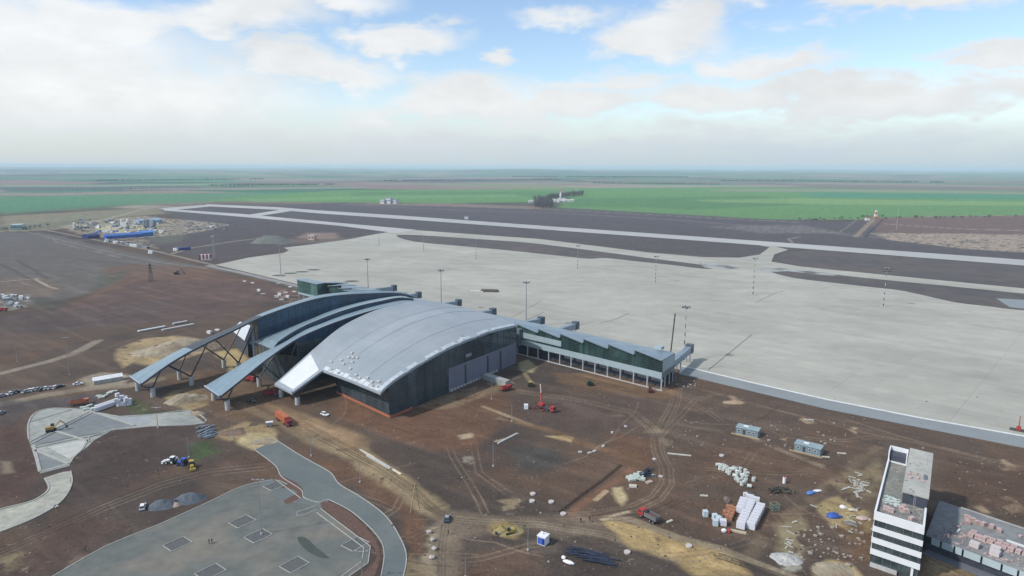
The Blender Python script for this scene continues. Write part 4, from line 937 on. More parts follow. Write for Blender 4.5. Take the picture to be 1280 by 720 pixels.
# --- cars in the row beside the left access road
cw = make_car(WCAR, 'x'); cs = make_car(SIL, 'x'); cd = make_car(BLKC, 'x'); cb_ = make_car(DBL, 'x', roof=SIL); ce = make_car(WCAR, 'x', 'estate')  # silver roof of the dark blue car paints in the reflected sky
hr = heading((0, 497), (97, 481)); G1_ = 'cars parked along the left dirt road'
rowc = [(3, 495.8, cs, 'silver'), (14, 493, cw, 'white'), (20, 491, cd, 'black'), (33, 490.6, cs, 'silver'), (38, 489, cw, 'white'), (43, 488.2, ce, 'white'), (48, 487.4, cs, 'silver'), (53, 487.8, cd, 'black'), (58, 486.5, cw, 'white'), (65, 486, cs, 'silver'), (70, 485, ce, 'white'), (75, 484, cd, 'black')]
for i, (x, y, src, c) in enumerate(rowc):
    clone(src, f'{c} car in the left dirt road row, {ORD[i]} from the picture edge', P(x, y), hr+R(35+random.uniform(-8, 8)), G1_)
clone(cw, 'white car parked alone at the right end of the left dirt road', P(97.5, 481), hr)
clone(cs, 'pale car cut by the left picture edge below the parked row', P(1, 517.5), hr+R(60))
clone(ce, 'white estate car parked beside the grey gravel heaps near the car park', P(178.5, 635), R(112))
clone(cb_, 'dark blue car with sky sheen painted on its roof, driving at the dirt road junction', P(559, 650), R(88))
clone(cd, 'dark car parked between the canopy wing columns', P(315, 502), R(-40))
clone(ce, 'small white car standing in the sunlit yard below the white wing', P(406, 519), R(-35))
# --- trucks
def dump_truck(label, cabm, tubm, L_=7.2):
    t = empty('dump_truck', label, 'truck')
    b = MB(); b.box((-.4, 0, .8), (L_, .9, .35)); b.build('chassis', DARK, t)
    make_truck_parts(t, cabm, L_/2)
    b = MB(); x0, x1, h = -L_/2-.1, L_/2-2.5, 1.35; i = [(x0, 0), (x1, 0)]
    for s in (-1, 1): b.prism([(x0, s*1.12), (x1, s*1.12), (x1, s*1.24), (x0, s*1.24)], 1.05, 1.05+h)
    b.prism([(x0, -1.12), (x1, -1.12), (x1, 1.12), (x0, 1.12)], 1.05, 1.2); b.prism([(x1-.12, -1.12), (x1, -1.12), (x1, 1.12), (x1-.12, 1.12)], 1.2, 2.7); b.prism([(x0, -1.12), (x0+.1, -1.12), (x0+.1, 1.12), (x0, 1.12)], 1.2, 2.3)
    b.build('tipper_body', tubm, t)
    b = MB(); b.ell(((x0+x1)/2, 0, 1.7), ((x1-x0)/2-.2, 1.05, .45), 10, 6, .2); b.build('load', SOILM, t)
    wheels(t, (-L_/2+.9, -L_/2+2.2, L_/2-1.2), 2.3, .5, .35); return t
place(dump_truck('dump truck with bright red cab and grey tipper on the track below the panel pile', RED, mat('tipper_grey', (.14, .14, .15), .6)), 811, 649, heading((819, 653), (800, 643)))
t = empty('lorry', 'articulated lorry with long orange red trailer and dark red cab by the paved road', 'truck')
b = MB(); b.box((-1.4, 0, 2.35), (10.6, 2.5, 2.5)); tr = b.build('trailer', ORA, t)
b = MB(); [b.box((-6.6+k*1.05, s*1.27, 2.35), (.1, .06, 2.4)) for k in range(11) for s in (-1, 1)]; b.build('trailer_rib', pm('dark_orange', (.38, .09, .04)), tr)
b = MB(); b.box((-1, 0, .95), (11, .9, .3)); b.build('chassis', DARK, t)
make_truck_parts(t, pm('dark_red_paint', (.28, .02, .035)), 6.6); wheels(t, (-5.6, -4.4, -3.2, 2.6, 5.4), 2.3, .5, .35)
place(t, 355, 528, heading((343, 520), (366, 536)))
t2 = dump_truck('red tipper truck in the shade under the middle canopy wing', RED, RED); place(t2, 312, 476, R(-20))
t2 = dump_truck('dark red truck beside the columns of the white wing', MATS['dark_red_paint'], MATS['dark_red_paint'], 6.4); place(t2, 339, 494, R(20))
t2 = dump_truck('orange tipper truck standing beside the left plaza', ORA, ORA, 7.6); place(t2, 100.5, 506, heading((92, 507), (112, 504)))
t2 = dump_truck('small red tipper truck at the tip of the grey ramp', RED, RED, 5.6); place(t2, 633, 488, R(35))
t2 = dump_truck('red truck at the far left edge below the junk yard', RED, RED, 7.0); place(t2, 3, 389, R(0))
# crane truck
t = empty('crane_truck', 'red mobile crane truck with its boom raised in the middle of the yard', 'crane')
b = MB(); b.box((0, 0, 1.05), (9.6, 2.2, .45)); b.build('chassis', DARK, t)
make_truck_parts(t, RED, 5.6); wheels(t, (-3.8, -2.5, 1.8, 4.3), 2.3, .5, .35)
b = MB(); b.box((-2.6, 0, 1.9), (2.8, 2.1, 1.2)); b.build('turntable', RED, t)
b = MB(); b.bar((-2.6, .2, 2.3), (-4.4, 1.6, 6.6), .62); bo = b.build('boom', RED, t); b = MB(); b.bar((-4.35, 1.55, 6.5), (-5.6, 2.4, 10.4), .42); b.build('boom_tip', mat('cream_paint', (.6, .5, .42), .5), bo)
for x in (-4.6, .6):
    for s in (-1, 1): b = MB(); b.box((x, s*2.2, .9), (.3, 2.4, .25)); b.box((x, s*3.3, .45), (.5, .5, .9)); b.build('outrigger', RED, t)
place(t, 682, 512, heading((668, 508), (692, 516)))
def tractor(label, m, rz, px, py, bucket=True):
    t = empty('tractor', label, 'tractor')
    b = MB(); b.box((.8, 0, 1.15), (1.9, .9, .8)); b.build('bonnet', m, t); b = MB(); b.box((-.7, 0, 1.9), (1.4, 1.4, 1.3)); c = b.build('cabin', GLK, t); b = MB(); b.box((-.7, 0, 2.62), (1.6, 1.6, .16)); b.build('roof', m, c)
    b = MB(); b.box((0, 0, .8), (3.2, .7, .4)); b.build('chassis', DARK, t)
    for x, r in ((-.8, .82), (1.35, .52)):
        for s in (-1, 1): b = MB(); b.tube((x, s*.75, r), (x, s*1.15, r), r, n=14); w_ = b.build('wheel', BLK, t); b = MB(); b.tube((x, s*.74, r), (x, s*1.18, r), r*.5, n=8); b.build('rim', m, w_)
    if bucket:
        b = MB(); b.box((2.9, 0, .5), (.7, 2.2, .8)); b.build('bucket', m, t)
        for s in (-1, 1): b = MB(); b.bar((.6, s*.6, 1.5), (2.7, s*.6, .6), .16); b.build('loader_arm', m, t)
        b = MB(); b.bar((-1.5, 0, 1.1), (-2.6, 0, 2.7), .25); b.bar((-2.6, 0, 2.7), (-3.5, 0, .8), .2); b.build('backhoe', m, t)
    place(t, px, py, rz)
tractor('white backhoe tractor standing left of a blue one on the dark field', WCAR, R(175), 214, 579)
tractor('blue tractor standing between the white and the yellow machine', BLUE, R(170), 228, 581, False)
tractor('yellow backhoe tractor at the right end of the three machines', YEL, R(-60), 240, 585)
tractor('green tractor parked in front of the glazed pier', GRN, R(20), 738, 482, False)
tractor('small yellow green roller tractor below the round sand patch', YEL, R(60), 664, 483, False)
def excavator(label, m, rz, px, py, sc=1):
    t = empty('excavator', label, 'excavator')
    for s in (-1, 1): b = MB(); b.box((0, s*1.0, .45), (3.6, .55, .9)); b.build('track', BLK, t)
    b = MB(); b.box((-.4, 0, 1.5), (3.0, 2.3, 1.1)); h = b.build('body', m, t); b = MB(); b.box((.6, .7, 2.4), (1.3, .9, 1.3)); b.build('cabin', GLK, h)
    b = MB(); b.bar((1, -.3, 1.7), (3.6, -.3, 4.2), .4); b.build('boom', m, t); b = MB(); b.bar((3.6, -.3, 4.2), (5.6, -.3, 1.9), .3); b.build('arm', m, t); b = MB(); b.box((5.6, -.3, 1.2), (.9, 1.1, .9)); b.build('bucket', DARK, t)
    place(t, px, py, rz); t.scale = (sc,)*3
excavator('yellow excavator at work on the small sand heap near the junction', YEL, R(200), 637, 667, .75)
excavator('yellow and dark excavator on the pale slabs of the left plaza', pm('ochre_paint', (.30, .20, .06)), R(30), 64, 539)
excavator('dark red drilling excavator at the foot of the last pier columns', pm('rust_paint', (.12, .03, .025)), R(80), 813, 490, .8)
excavator('distant dark excavator on the reddish field left of the terminal', DARK, R(10), 221, 343, 1.3)
# --- apron masts
def mast(label, h, striped, heads=8, group='flood light masts on the apron'):
    t = empty('light_mast', label, 'light mast', group=group)
    if striped:
        n = 13
        for k in range(n):
            b = MB(); b.tube((0, 0, h*k/n), (0, 0, h*(k+1)/n), .45-.03*k, .42-.03*k, n=10, cap=k in (0, n-1))
            b.build('pole_band', mat('mast_dark', (.10, .10, .11), .6) if k % 2 == 0 else mat('mast_pale', (.48, .47, .46), .6), t)
    else:
        b = MB(); b.tube((0, 0, 0), (0, 0, h), .42, .22, n=10); b.build('pole', STEEL, t)
    b = MB(); b.tube((0, 0, h-.4), (0, 0, h+.1), 1.2, 1.2, n=10); hd = b.build('head_ring', STEEL, t)
    for k in range(heads):
        a = 2*pi*k/heads; b = MB(); b.box((1.9*cos(a), 1.9*sin(a), h+.2), (.9, .7, .8), a); b.build('floodlight', STEEL if k % 2 else DARK, hd)
    b = MB(); b.prism([(-1.6, -1.6), (1.6, -1.6), (1.6, 1.6), (-1.6, 1.6)], 0, .35); b.build('base', CONC, t)
    return t
for (x, y, lb) in [(349, 307, 'grey flood light mast at the far left corner of the concrete apron'), (459, 324, 'grey flood light mast behind the left pier roof'), (551, 338, 'grey flood light mast rising behind the crown of the vault'), (658, 353, 'grey flood light mast behind the joint of vault and pier'), (858, 384, 'tall flood light mast standing just behind the right end of the pier')]:
    m_ = mast(lb, 31.3, x == 858); m_.location = (*P(x, y, 31.5), 0)
for (bx, by, ty, lb) in [(474, 307, 291, 'thin striped mast at the top left corner of the apron near the taxiway'), (529.5, 314, 296, 'striped mast at the dark strip left end'), (595, 324, 300, 'striped mast left of the middle of the far apron row'), (722, 336, 307, 'striped mast below the widest part of the dark infield strip'), (819, 353, 320, 'striped mast below the right part of the dark infield strip'), (941, 368, 322, 'striped mast in front of the runway connector'), (1104, 383, 333, 'tall striped mast at the right by the second dark strip')]:
    A = P(bx, by); h_ = ZV(ty, A); m_ = mast(lb, h_-.3, True, 6); m_.location = (*A, 0)
    if bx == 1104:
        b = MB(); b.bar((-5, 0, h_-1), (5, 0, h_-1), .3); b.bar((-4, 0, h_-3), (4, 0, h_-3), .3); b.build('cross_arm', DARK, m_)
# --- dark crane mast on the pier roof rear
t = empty('crane_mast', 'thin dark leaning crane boom rising behind the pier roof', 'crane'); A = P(829, 432, 17); b = MB(); b.bar((0, 0, 0), (2.6, 1.5, 33), .5); b.build('boom', DARK, t); b = MB(); b.box((0, 0, .8), (6, 2.6, 1.6)); b.build('carrier', BAND, t); b = MB(); [b.tube((x, -1.3, .5), (x, 1.3, .5), .5) for x in (-2.2, 0, 2.2)]; b.build('axle', BLK, t); t.location = (*W(57, 27), 0)
# --- poles
def pole(label, A, h, kind=0, name='lamp_post', cat='lamp post', m=None):
    t = empty(name, label, cat); m = m or STEEL; b = MB(); b.tube((0, 0, 0), (0, 0, h), .14, .08, n=8); b.build('pole', m, t)
    if kind:
        b = MB(); b.bar((-.9, 0, h), (.9, 0, h), .1); ar = b.build('arm', m, t)
        for k in range(kind): x = -1.5+3*k/max(1, kind-1) if kind > 1 else .9; b = MB(); b.box((x, 0, h+.12), (.7, .5, .2)); b.build('lamp_head', STEEL, ar)
    else:
        b = MB(); b.bar((-.7, 0, h-.5), (.7, 0, h-.5), .12); b.build('cross_arm', DARK, t)
    b = MB(); b.tube((0, 0, 0), (0, 0, .5), .38, .38, n=8); b.build('base', CONC, t)
    t.location = (*A, 0); return t
for bx, by, ty, k, lb in [(87, 468.5, 424, 4, 'tall lamp mast with four white heads beside the left dirt road'), (327, 668, 601, 3, 'tall lamp mast with white heads standing in the car park'), (453, 725, 690, 2, 'lamp post at the bottom corner of the car park'), (257.3, 539, 513, 0, 'thin pole at the right tip of the plaza'), (197.5, 535, 511, 2, 'lamp post with small white heads on the plaza edge'),
                          (236, 572, 548, 0, 'thin pole standing in the green grass patch'), (389, 570, 546, 0, 'pole at the upper end of the sand road'), (450, 603, 577, 0, 'pole in the middle of the sand road bank'), (614.5, 499, 479, 0, 'pole near the grey ramp enclosure'), (639.8, 527, 504, 0, 'pole with white foot in the middle of the yard'), (616.6, 583, 553, 0, 'pole with pale plank beside it on the dark gravel area'),
                          (660, 688, 659, 0, 'pole left of the blue and white kiosk'), (582, 722, 694, 0, 'pole at the bottom edge beside the dirt road'), (22, 452, 433, 0, 'thin grey pole above the left concrete track'), (291, 547, 523, 0, 'thin pole near the pale sand spread'), (1120.5, 287, 256, 0, 'striped mast far beyond the runway on the right')]:
    A = P(bx, by); h_ = ZV(ty, A); pole(lb, A, h_, k, m=WH if bx in (1120.5,) else None)
# A-frame pole by the sand road
t = empty('support_pole', 'leaning a-frame utility pole beside the sand road', 'utility pole'); b = MB(); b.bar((0, 0, 0), (1.6, 1.4, 9.5), .22); b.build('pole', WOOD, t); b = MB(); b.bar((2.8, 1.4, 0), (1.6, 1.5, 9.3), .2); b.build('brace', WOOD, t); b = MB(); b.bar((.6, 1.5, 8.8), (2.6, 1.5, 8.8), .15); b.build('cross_arm', DARK, t); t.location = (*P(513, 641), 0)
# lattice pylon
t = empty('lattice_pylon', 'dark lattice power pylon on the reddish field at the upper left', 'pylon'); A = P(189, 352); h_ = ZV(331, A)
b = MB()
for s in (-1, 1):
    for q in (-1, 1): b.bar((s*1.6, q*1.6, 0), (s*.4, q*.4, h_), .25)
for k in range(7):
    z0, z1 = h_*k/7, h_*(k+1)/7; r0, r1 = 1.6-1.2*k/7, 1.6-1.2*(k+1)/7
    for s in (-1, 1): b.bar((-r0, s*r0, z0), (r1, s*r1, z1), .15); b.bar((s*r0, r0, z0), (s*r1, -r1, z1), .15)
b.build('lattice', DARK, t)
for z, w_ in ((h_*.72, 4.8), (h_*.88, 3.6)): b = MB(); b.bar((-w_, 0, z), (w_, 0, z), .3); b.build('cross_arm', DARK, t)
t.location = (*A, 0)
# --- site cabins
CAB = mat('cabin_blue_grey', (.19, .255, .28), .6, var=.1, scale=1, wave=(0, 1.2, .15))
def cabin(label, px0, px1, w_):
    a_, c_ = P(*px0), P(*px1); d_ = np.array(c_)-np.array(a_); l_ = float(np.linalg.norm(d_)); t = empty('site_cabin', label, 'cabin', a_, math.atan2(d_[1], d_[0]))
    b = MB(); b.prism([(0, 0), (l_, 0), (l_, w_), (0, w_)], .15, 2.7); b.build('wall', CAB, t); b = MB(); b.prism([(-.2, -.2), (l_+.2, -.2), (l_+.2, w_+.2), (-.2, w_+.2)], 2.7, [2.85, 2.85, 3.1, 3.1]); b.build('roof', mat('cabin_roof', (.24, .31, .33), .6, var=.15), t)
    for x in (l_*.15, l_*.6, l_*.8): b = MB(); b.box((x, -.03, 1.6), (1.1, .08, .9)); f_ = b.build('window_frame', WH, t); b = MB(); b.box((x, -.07, 1.6), (.9, .06, .7)); b.build('pane', GLK, f_)
    b = MB(); b.box((l_*.38, -.03, 1.15), (.95, .08, 2.0)); b.build('door', DARK, t); b = MB(); b.box((l_*.4, w_*.55, 3.15), (2.0, 1.2, .25)); b.build('roof_unit', WH, t)
    b = MB(); b.box((l_/2, w_/2, .07), (l_+.1, w_+.1, .14)); b.build('footing', CONC, t)
    b = MB(); b.prism([(-1.5, -1.6), (l_+1, -1.6), (l_+1, -.4), (-1.5, -.4)], -.02, .08); b.build('walkway', WOOD, t)
cabin('blue grey site cabin on the left of the two beside the apron road', (919.5, 541.5), (947, 547.5), 4.2)
cabin('blue grey site cabin on the right of the two with a step in its roof', (992.5, 562.5), (1025, 570.5), 4.4)
# kiosk
t = empty('site_kiosk', 'small white kiosk with bright blue panels on a gravel patch', 'kiosk', P(679, 679), R(-32))
b = MB(); b.box((0, 0, 1.4), (2.6, 2.6, 2.5)); b.build('wall', WH, t); b = MB(); b.box((0, 0, 2.72), (2.9, 2.9, .16)); b.build('roof', WCAR, t)
b = MB(); b.box((-.62, -1.33, 1.3), (1.1, .08, 2.0)); b.build('door', BLUE, t); b = MB(); b.box((.62, -1.33, 1.3), (1.1, .08, 2.0)); b.build('panel', pm('deep_blue', (.02, .05, .30)), t); b = MB(); b.tube((0, .3, 2.8), (0, .3, 3.9), .09); b.build('chimney', DARK, t); b = MB(); b.box((0, 0, .08), (2.7, 2.7, .16)); b.build('footing', CONC, t)
# --- white wrapped blocks
WB = mat('white_wrap', (.60, .61, .65), .5, var=.12, scale=1.8)
def block(name, label, cat, size, m, group, strap=True):
    t = empty(name, label, cat, group=group); b = MB(); b.box((0, 0, size[2]/2+.13), size); b.build('load', m, t)
    b = MB(); b.box((0, 0, .065), (size[0]*.96, size[1]*.96, .13)); b.build('pallet', WOOD, t)
    if strap: b = MB(); b.box((0, 0, size[2]/2+.13), (size[0]+.02, .08, size[2]+.02)); b.build('strap', GREY, t)
    return t
wb = block('wrapped_block', 'x', 'wrapped blocks', (2.55, 1.25, 2.2), WB, 'white wrapped blocks stacked in the yard')
for nm, p0, p1, n in [('left', (925.5, 641), (929.5, 630.5), 4), ('middle', (925.8, 660.5), (938.5, 633), 9), ('right', (938.5, 661), (950.5, 637.5), 8)]:
    a_, c_ = np.array(P(*p0)), np.array(P(*p1)); an = math.atan2(*(c_-a_)[::-1])-pi/2
    for k in range(n): clone(wb, f'tall white wrapped block, {nm} column of the big stack, {ORD[k]} from the front', a_+(c_-a_)*k/(n-1), an+R(random.uniform(-2, 2)), 'white wrapped blocks stacked in the yard')
clone(wb, 'white wrapped block lying across behind the middle column of the big stack', P(937, 626.5), R(-25)); clone(wb, 'white wrapped block lying across behind the right column of the big stack', P(944, 629.5), R(-25))
sb = block('wrapped_block', 'small square white block standing alone behind the big white stack', 'wrapped blocks', (1.3, 1.2, 1.5), WB, 'white wrapped blocks stacked in the yard'); sb.location = (*P(931.8, 621.5), 0)
LB = mat('pale_blue_wrap', (.50, .58, .62), .5, var=.15, scale=2)
pb = block('pallet_load', 'x', 'pallet', (1.5, 1.4, 1.9), LB, 'pale pallets left of the white stack'); qb = block('pallet_load', 'x', 'pallet', (2.0, 1.6, 1.8), WB, 'pale pallets left of the white stack')
clone(pb, 'pale blue pallet load at the back of the group left of the orange pallets', P(893.5, 650), R(10)); clone(pb, 'pale blue pallet load at the left front of the pale group', P(894, 657), R(-8)); clone(pb, 'pale blue pallet load in the middle of the pale group', P(898.5, 653), R(20))
clone(qb, 'white pallet load in the pale group next to the orange pallets', P(903.5, 656.5), R(-10)); clone(pb, 'single small pale blue pallet load standing apart at the far left', P(881.5, 645.5), 0)
OB = mat('orange_brick', (.36, .17, .10), .8, var=.2, scale=3); ob = block('brick_pallet', 'x', 'brick pallet', (1.05, 1.3, 1.3), OB, 'orange brick pallets beside the white stack', False)
for c_, (x0, y0, x1, y1, n) in enumerate([(909.5, 636.5, 905.5, 643, 2), (914, 637, 908.5, 648, 4), (918, 639, 913, 650, 4)]):
    for k in range(n): clone(ob, f'orange brick pallet in the {["left", "middle", "right"][c_]} row, {ORD[k]} from the back', P(x0+(x1-x0)*k/(n-1), y0+(y1-y0)*k/(n-1)), R(-25), 'orange brick pallets beside the white stack')
b = MB(); b.box((0, 0, .25), (4.6, .9, .5)); t = b.build('timber_stack', mat('pale_timber', (.42, .38, .27), .8, var=.2, scale=2), label='pale timber beam lying at the near end of the white stack', cat='timber'); t.location = (*P(923, 665.5), 0); t.rotation_euler = (0, 0, R(-24))
t = empty('cable_drum', 'upright brownish cable drum left of the white stack', 'cable drum', P(908, 628)); b = MB(); b.tube((0, -.5, .95), (0, .5, .95), .55, n=16); b.build('core', WOOD, t)
for s in (-1, 1): b = MB(); b.tube((0, s*.5, .95), (0, s*.6, .95), .95, n=18); b.build('flange', mat('weathered_wood', (.28, .22, .2), .9), t)
t = empty('waste_bag', 'white and red rubbish bags in front of the pale pallets', 'rubbish bags', P(905, 665)); b = MB(); b.ell((0, 0, .5), (.9, .7, .6), 9, 6, .3); b.build('white_bag', WCAR, t); b = MB(); b.ell((1.5, -.2, .55), (.45, .8, .7), 9, 6, .3); b.build('red_bag', RED, t)
# --- membrane rolls
RW = mat('roll_wrap', (.50, .54, .50), .6, var=.2, scale=2)
def roll(lying):
    t = empty('wrapped_roll', 'x', 'roll', group='white rolls lying in a long heap'); b = MB(); 
    if lying: b.tube((-.75, 0, .62), (.75, 0, .62), .62, n=14)
    else: b.tube((0, 0, 0), (0, 0, 1.35), .68, n=14)
    b.build('wrap', RW, t); b = MB()
    if lying: b.tube((-.77, 0, .62), (.77, 0, .62), .2, n=8)
    else: b.tube((0, 0, .1), (0, 0, 1.37), .24, n=8)
    b.build('core', DARK, t); return t
ra, rb_ = roll(True), roll(False)
rp = [(268, 8), (288, 38), (306, 18), (322, 48), (345, 36), (330, 26), (378, 45), (372, 82), (352, 66), (396, 52), (412, 42), (430, 50), (446, 70), (470, 50), (515, 66), (420, 105), (442, 88), (462, 84), (484, 100), (512, 98), (522, 122), (436, 132), (456, 150), (490, 124), (500, 172), (484, 180), (518, 152), (550, 200), (590, 142), (536, 92)]
for i, (x, y) in enumerate(rp):
    nm = 'standing' if i % 3 else 'lying'
    lb = {29: 'whitish roll at the back right of the long heap', 27: 'standing whitish roll at the near tip of the long heap', 28: 'whitish roll standing apart at the right of the heap', 0: 'whitish roll at the far left end of the long heap'}.get(i, f'{nm} whitish wrapped roll inside the long heap of rolls')
    clone(rb_ if i % 3 else ra, lb, P(860+x/7.2, 581.5+y/7.2), R(random.uniform(0, 180)), 'white rolls lying in a long heap')
# --- panel pile
GW = mat('pale_green_panel', (.46, .52, .46), .6, var=.12, scale=1.5)
pp_ = block('panel_bundle', 'x', 'panel bundle', (2.6, 1.3, .7), GW, 'pale panel bundles in the pile by the track', False)
for i, (x, y, r_) in enumerate([(791, 597, -25), (796, 595, -25), (801, 593, -25), (796, 599, -25), (800, 597, -20), (790, 601, 15), (802, 600, -15), (787, 598.5, -30)]): clone(pp_, f'pale green panel bundle in the pile by the track, {ORD[i]} of eight', P(x, y), R(r_), 'pale panel bundles in the pile by the track')
t = empty('panel_bundle', 'cream coloured flat panel bundle lying apart in front of the pile', 'panel bundle', P(791, 608.5), R(-12)); b = MB(); b.box((0, 0, .3), (2.6, 1.7, .6)); b.build('load', mat('cream_panel', (.5, .46, .38), .7), t); b = MB(); b.box((0, 0, .03), (2.4, 1.4, .06)); b.build('pallet', WOOD, t)
t = empty('panel_bundle', 'pinkish flat panel bundle on the right of the pile', 'panel bundle', P(811.5, 603.5), R(30)); b = MB(); b.box((0, 0, .3), (2.4, 1.5, .6)); b.build('load', mat('pink_panel', (.42, .32, .26), .7), t); b = MB(); b.box((0, 0, .03), (2.2, 1.3, .06)); b.build('pallet', WOOD, t)
DP = mat('dark_blue_tube', (.025, .04, .06), .5, var=.3, scale=1.5)
pt = MB(); pt.tube((-1.7, 0, .2), (1.7, 0, .2), .2, n=8); pt = pt.build('tube_length', DP, cat='tube', group='short dark tubes on the panel pile')
for i in range(16): clone(pt, 'short dark blue tube on the heap at the back of the panel pile', (*(np.array(P(808+random.uniform(-5, 6), 592+random.uniform(-4, 5)))), random.choice([0, .35, .7])), R(random.uniform(5, 70)), 'short dark tubes on the panel pile')
# --- long dark pipes heap at the bottom
pt = MB(); pt.tube((-4.2, 0, .16), (4.2, 0, .16), .15, n=8); pt = pt.build('steel_pipe', mat('dark_pipe', (.035, .045, .075), .5, .3, var=.3, scale=1), cat='pipe', group='long dark pipes heaped at the bottom')
for i in range(34):
    u_ = random.random(); x = 722+u_*34+random.uniform(-3, 3); y = 688+u_*13+random.uniform(-3, 8)
    clone(pt, 'long dark pipe in the heap right of the blue kiosk', (*P(x, y), random.choice([0, .3, .55])), R(-22+random.gauss(0, 9)), 'long dark pipes heaped at the bottom')
t = empty('tarpaulin_roll', 'white crumpled sheet lying left of the dark pipe heap', 'sheet', P(711, 704), R(-30)); b = MB(); b.ell((0, 0, .35), (1.9, .7, .4), 10, 6, .3); b.build('sheet_fold', WCAR, t); b = MB(); b.ell((-2.2, 1.2, .4), (.7, .6, .5), 9, 6, .3); b.build('sheet_end', WH, t)
# --- dark scrap heap, white cylinder
t = MB()
for k in range(60): a = random.uniform(0, 2*pi); r_ = random.random()**.6*4.2; t.box((r_*cos(a), r_*.7*sin(a), random.uniform(.2, 1.1)*(1.3-r_/4.2)), (random.uniform(.4, 3), random.uniform(.15, .8), random.uniform(.1, .5)), random.uniform(0, 3), random.uniform(-.5, .5))
o = t.build('scrap_heap', [mat('scrap_dark', (.045, .045, .04), .8, var=.5, scale=2, tint=(.10, .09, .07))], label='dark tangled scrap heap right of the white block stack', cat='scrap heap'); o.location = (*P(976, 614), 0)
t = empty('gas_tank', 'upright white tank standing behind the dark scrap heap', 'tank', P(980, 604)); b = MB(); b.tube((0, 0, 0), (0, 0, 2.2), .55, n=14); b.build('shell', WCAR, t); b = MB(); b.tube((0, 0, 2.2), (0, 0, 2.5), .3, .2, n=10); b.build('cap', RED, t)
t = empty('crate_frame', 'open greenish frame container below the scrap heap', 'container', P(968, 637), R(10))
b = MB(); [b.box((sx_*1.2, sy_*1.0, 1.1), (.15, .15, 2.2)) for sx_ in (-1, 1) for sy_ in (-1, 1)]; [b.box((0, s*1.0, z), (2.5, .12, .15)) for s in (-1, 1) for z in (.2, 1.1, 2.1)]; [b.box((s*1.2, 0, z), (.12, 2.1, .15)) for s in (-1, 1) for z in (.2, 1.1, 2.1)]; b.build('frame', mat('sage_paint', (.18, .24, .18), .6), t); b = MB(); b.box((0, 0, .15), (2.3, 1.9, .1)); b.build('floor', DARK, t)
# --- tarpaulins and boards in the right yard
def tarp(label, px, py, m, d=(1.6, 1.2, .5), rz=0):
    t = empty('tarpaulin', label, 'tarpaulin', P(px, py), rz); b = MB(); b.ell((0, 0, .2), d, 12, 6, .35); b.build('sheet', m, t, True); b = MB(); b.ell((d[0]*.8, -d[1]*.3, .1), (d[0]*.5, d[1]*.6, .3), 9, 5, .4); b.build('fold', m, t, True)
tarp('bright blue tarpaulin on the sand beside the white tower block', 1041, 645.5, pm('tarp_blue', (.04, .10, .36)), (2.2, 1.7, .9), R(10)); tarp('blue tarpaulin strip beside a white sheet in the right yard', 1013.5, 616.5, pm('tarp_light_blue', (.08, .20, .48)), (1.9, 1.0, .35), R(30))
tarp('white sheet beside the blue tarpaulin strip', 1020.5, 614, WH, (1.6, .8, .25), R(20)); tarp('white round bag on the sand left of the tower block', 1053.5, 634.5, WCAR, (1.0, .9, .7)); tarp('cream sheet on the sand right of the round white bag', 1065, 637.5, mat('cream_cloth', (.5, .46, .36), .8), (1.5, 1.0, .35)); tarp('pinkish sheet close to the tower block wall', 1078.5, 648.5, mat('pink_cloth', (.45, .36, .33), .8), (2.0, 1.4, .5)); tarp('grey sheet lying on the sand before the tower block', 1063, 655, mat('grey_cloth', (.18, .17, .16), .8), (1.8, 1.4, .3), R(-30))
bd = MB(); bd.box((0, 0, .08), (2.6, .45, .16)); bd = bd.build('board', mat('old_board', (.36, .36, .32), .85, var=.3, scale=2), cat='board', group='loose boards scattered in the right yard')
for i in range(46):
    x, y = random.gauss(1072, 10), random.gauss(606, 7)
    if i > 24: x, y = random.gauss(1062, 16), random.gauss(645, 12)
    if i > 36: x, y = random.gauss(988, 6), random.gauss(675, 14)
    if x > 1086-(y-600)*.0 and y > 620: x = 1080-random.random()*20
    o = clone(bd, 'weathered board among the loose boards in the right yard', (*P(x, y), random.choice([0, 0, .15])), R(random.uniform(0, 180)), 'loose boards scattered in the right yard'); o.scale = (random.uniform(.5, 1.3), random.uniform(.6, 2.4), 1)
# stones scattered (nobody could count them)
def inpoly(x, y, q):
    c = False
    for (a, b), (d, e) in zip(q, q[1:]+q[:1]):
        if (b > y) != (e > y) and x < (d-a)*(y-b)/(e-b)+a: c = not c
    return c
PVD = [[(40, 724), (130, 680), (262, 622), (326, 598), (318, 560), (345, 548), (412, 588), (482, 643), (510, 700), (504, 730)], [(30, 515), (60, 508), (250, 510), (260, 532), (120, 552), (90, 590), (86, 615), (0, 668), (0, 635), (55, 610)], [(487, 524), (400, 480), (640, 400), (650, 452)]]
def paved(x, y): return any(inpoly(x, y, q) for q in PVD)
def scatter(name, areas, m, smin, smax, flat=.6, **kw):
    b = MB()
    for (x0, y0, x1, y1, n) in areas:
        for k in range(n):
            xx_, yy_ = random.uniform(x0, x1), random.uniform(y0, y1)
            if paved(xx_, yy_): continue
            p = P(xx_, yy_); s = random.uniform(smin, smax)*(random.random()**1.5+.35); b.ell((p[0], p[1], s*flat*.3), (s, s*random.uniform(.6, 1), s*flat), 5, 3, .5)
    b.build(name, m, kind='stuff', **kw)
scatter('loose_stones', [(430, 500, 640, 600, 60), (640, 480, 830, 650, 70), (860, 490, 1270, 600, 90), (860, 590, 1080, 715, 150), (560, 650, 860, 716, 80), (0, 600, 230, 716, 30), (150, 430, 330, 520, 90), (90, 500, 260, 530, 50), (1180, 570, 1280, 650, 80), (850, 470, 900, 490, 25)], mat('pale_stone', (.26, .235, .21), .9, var=.3), .1, .42)
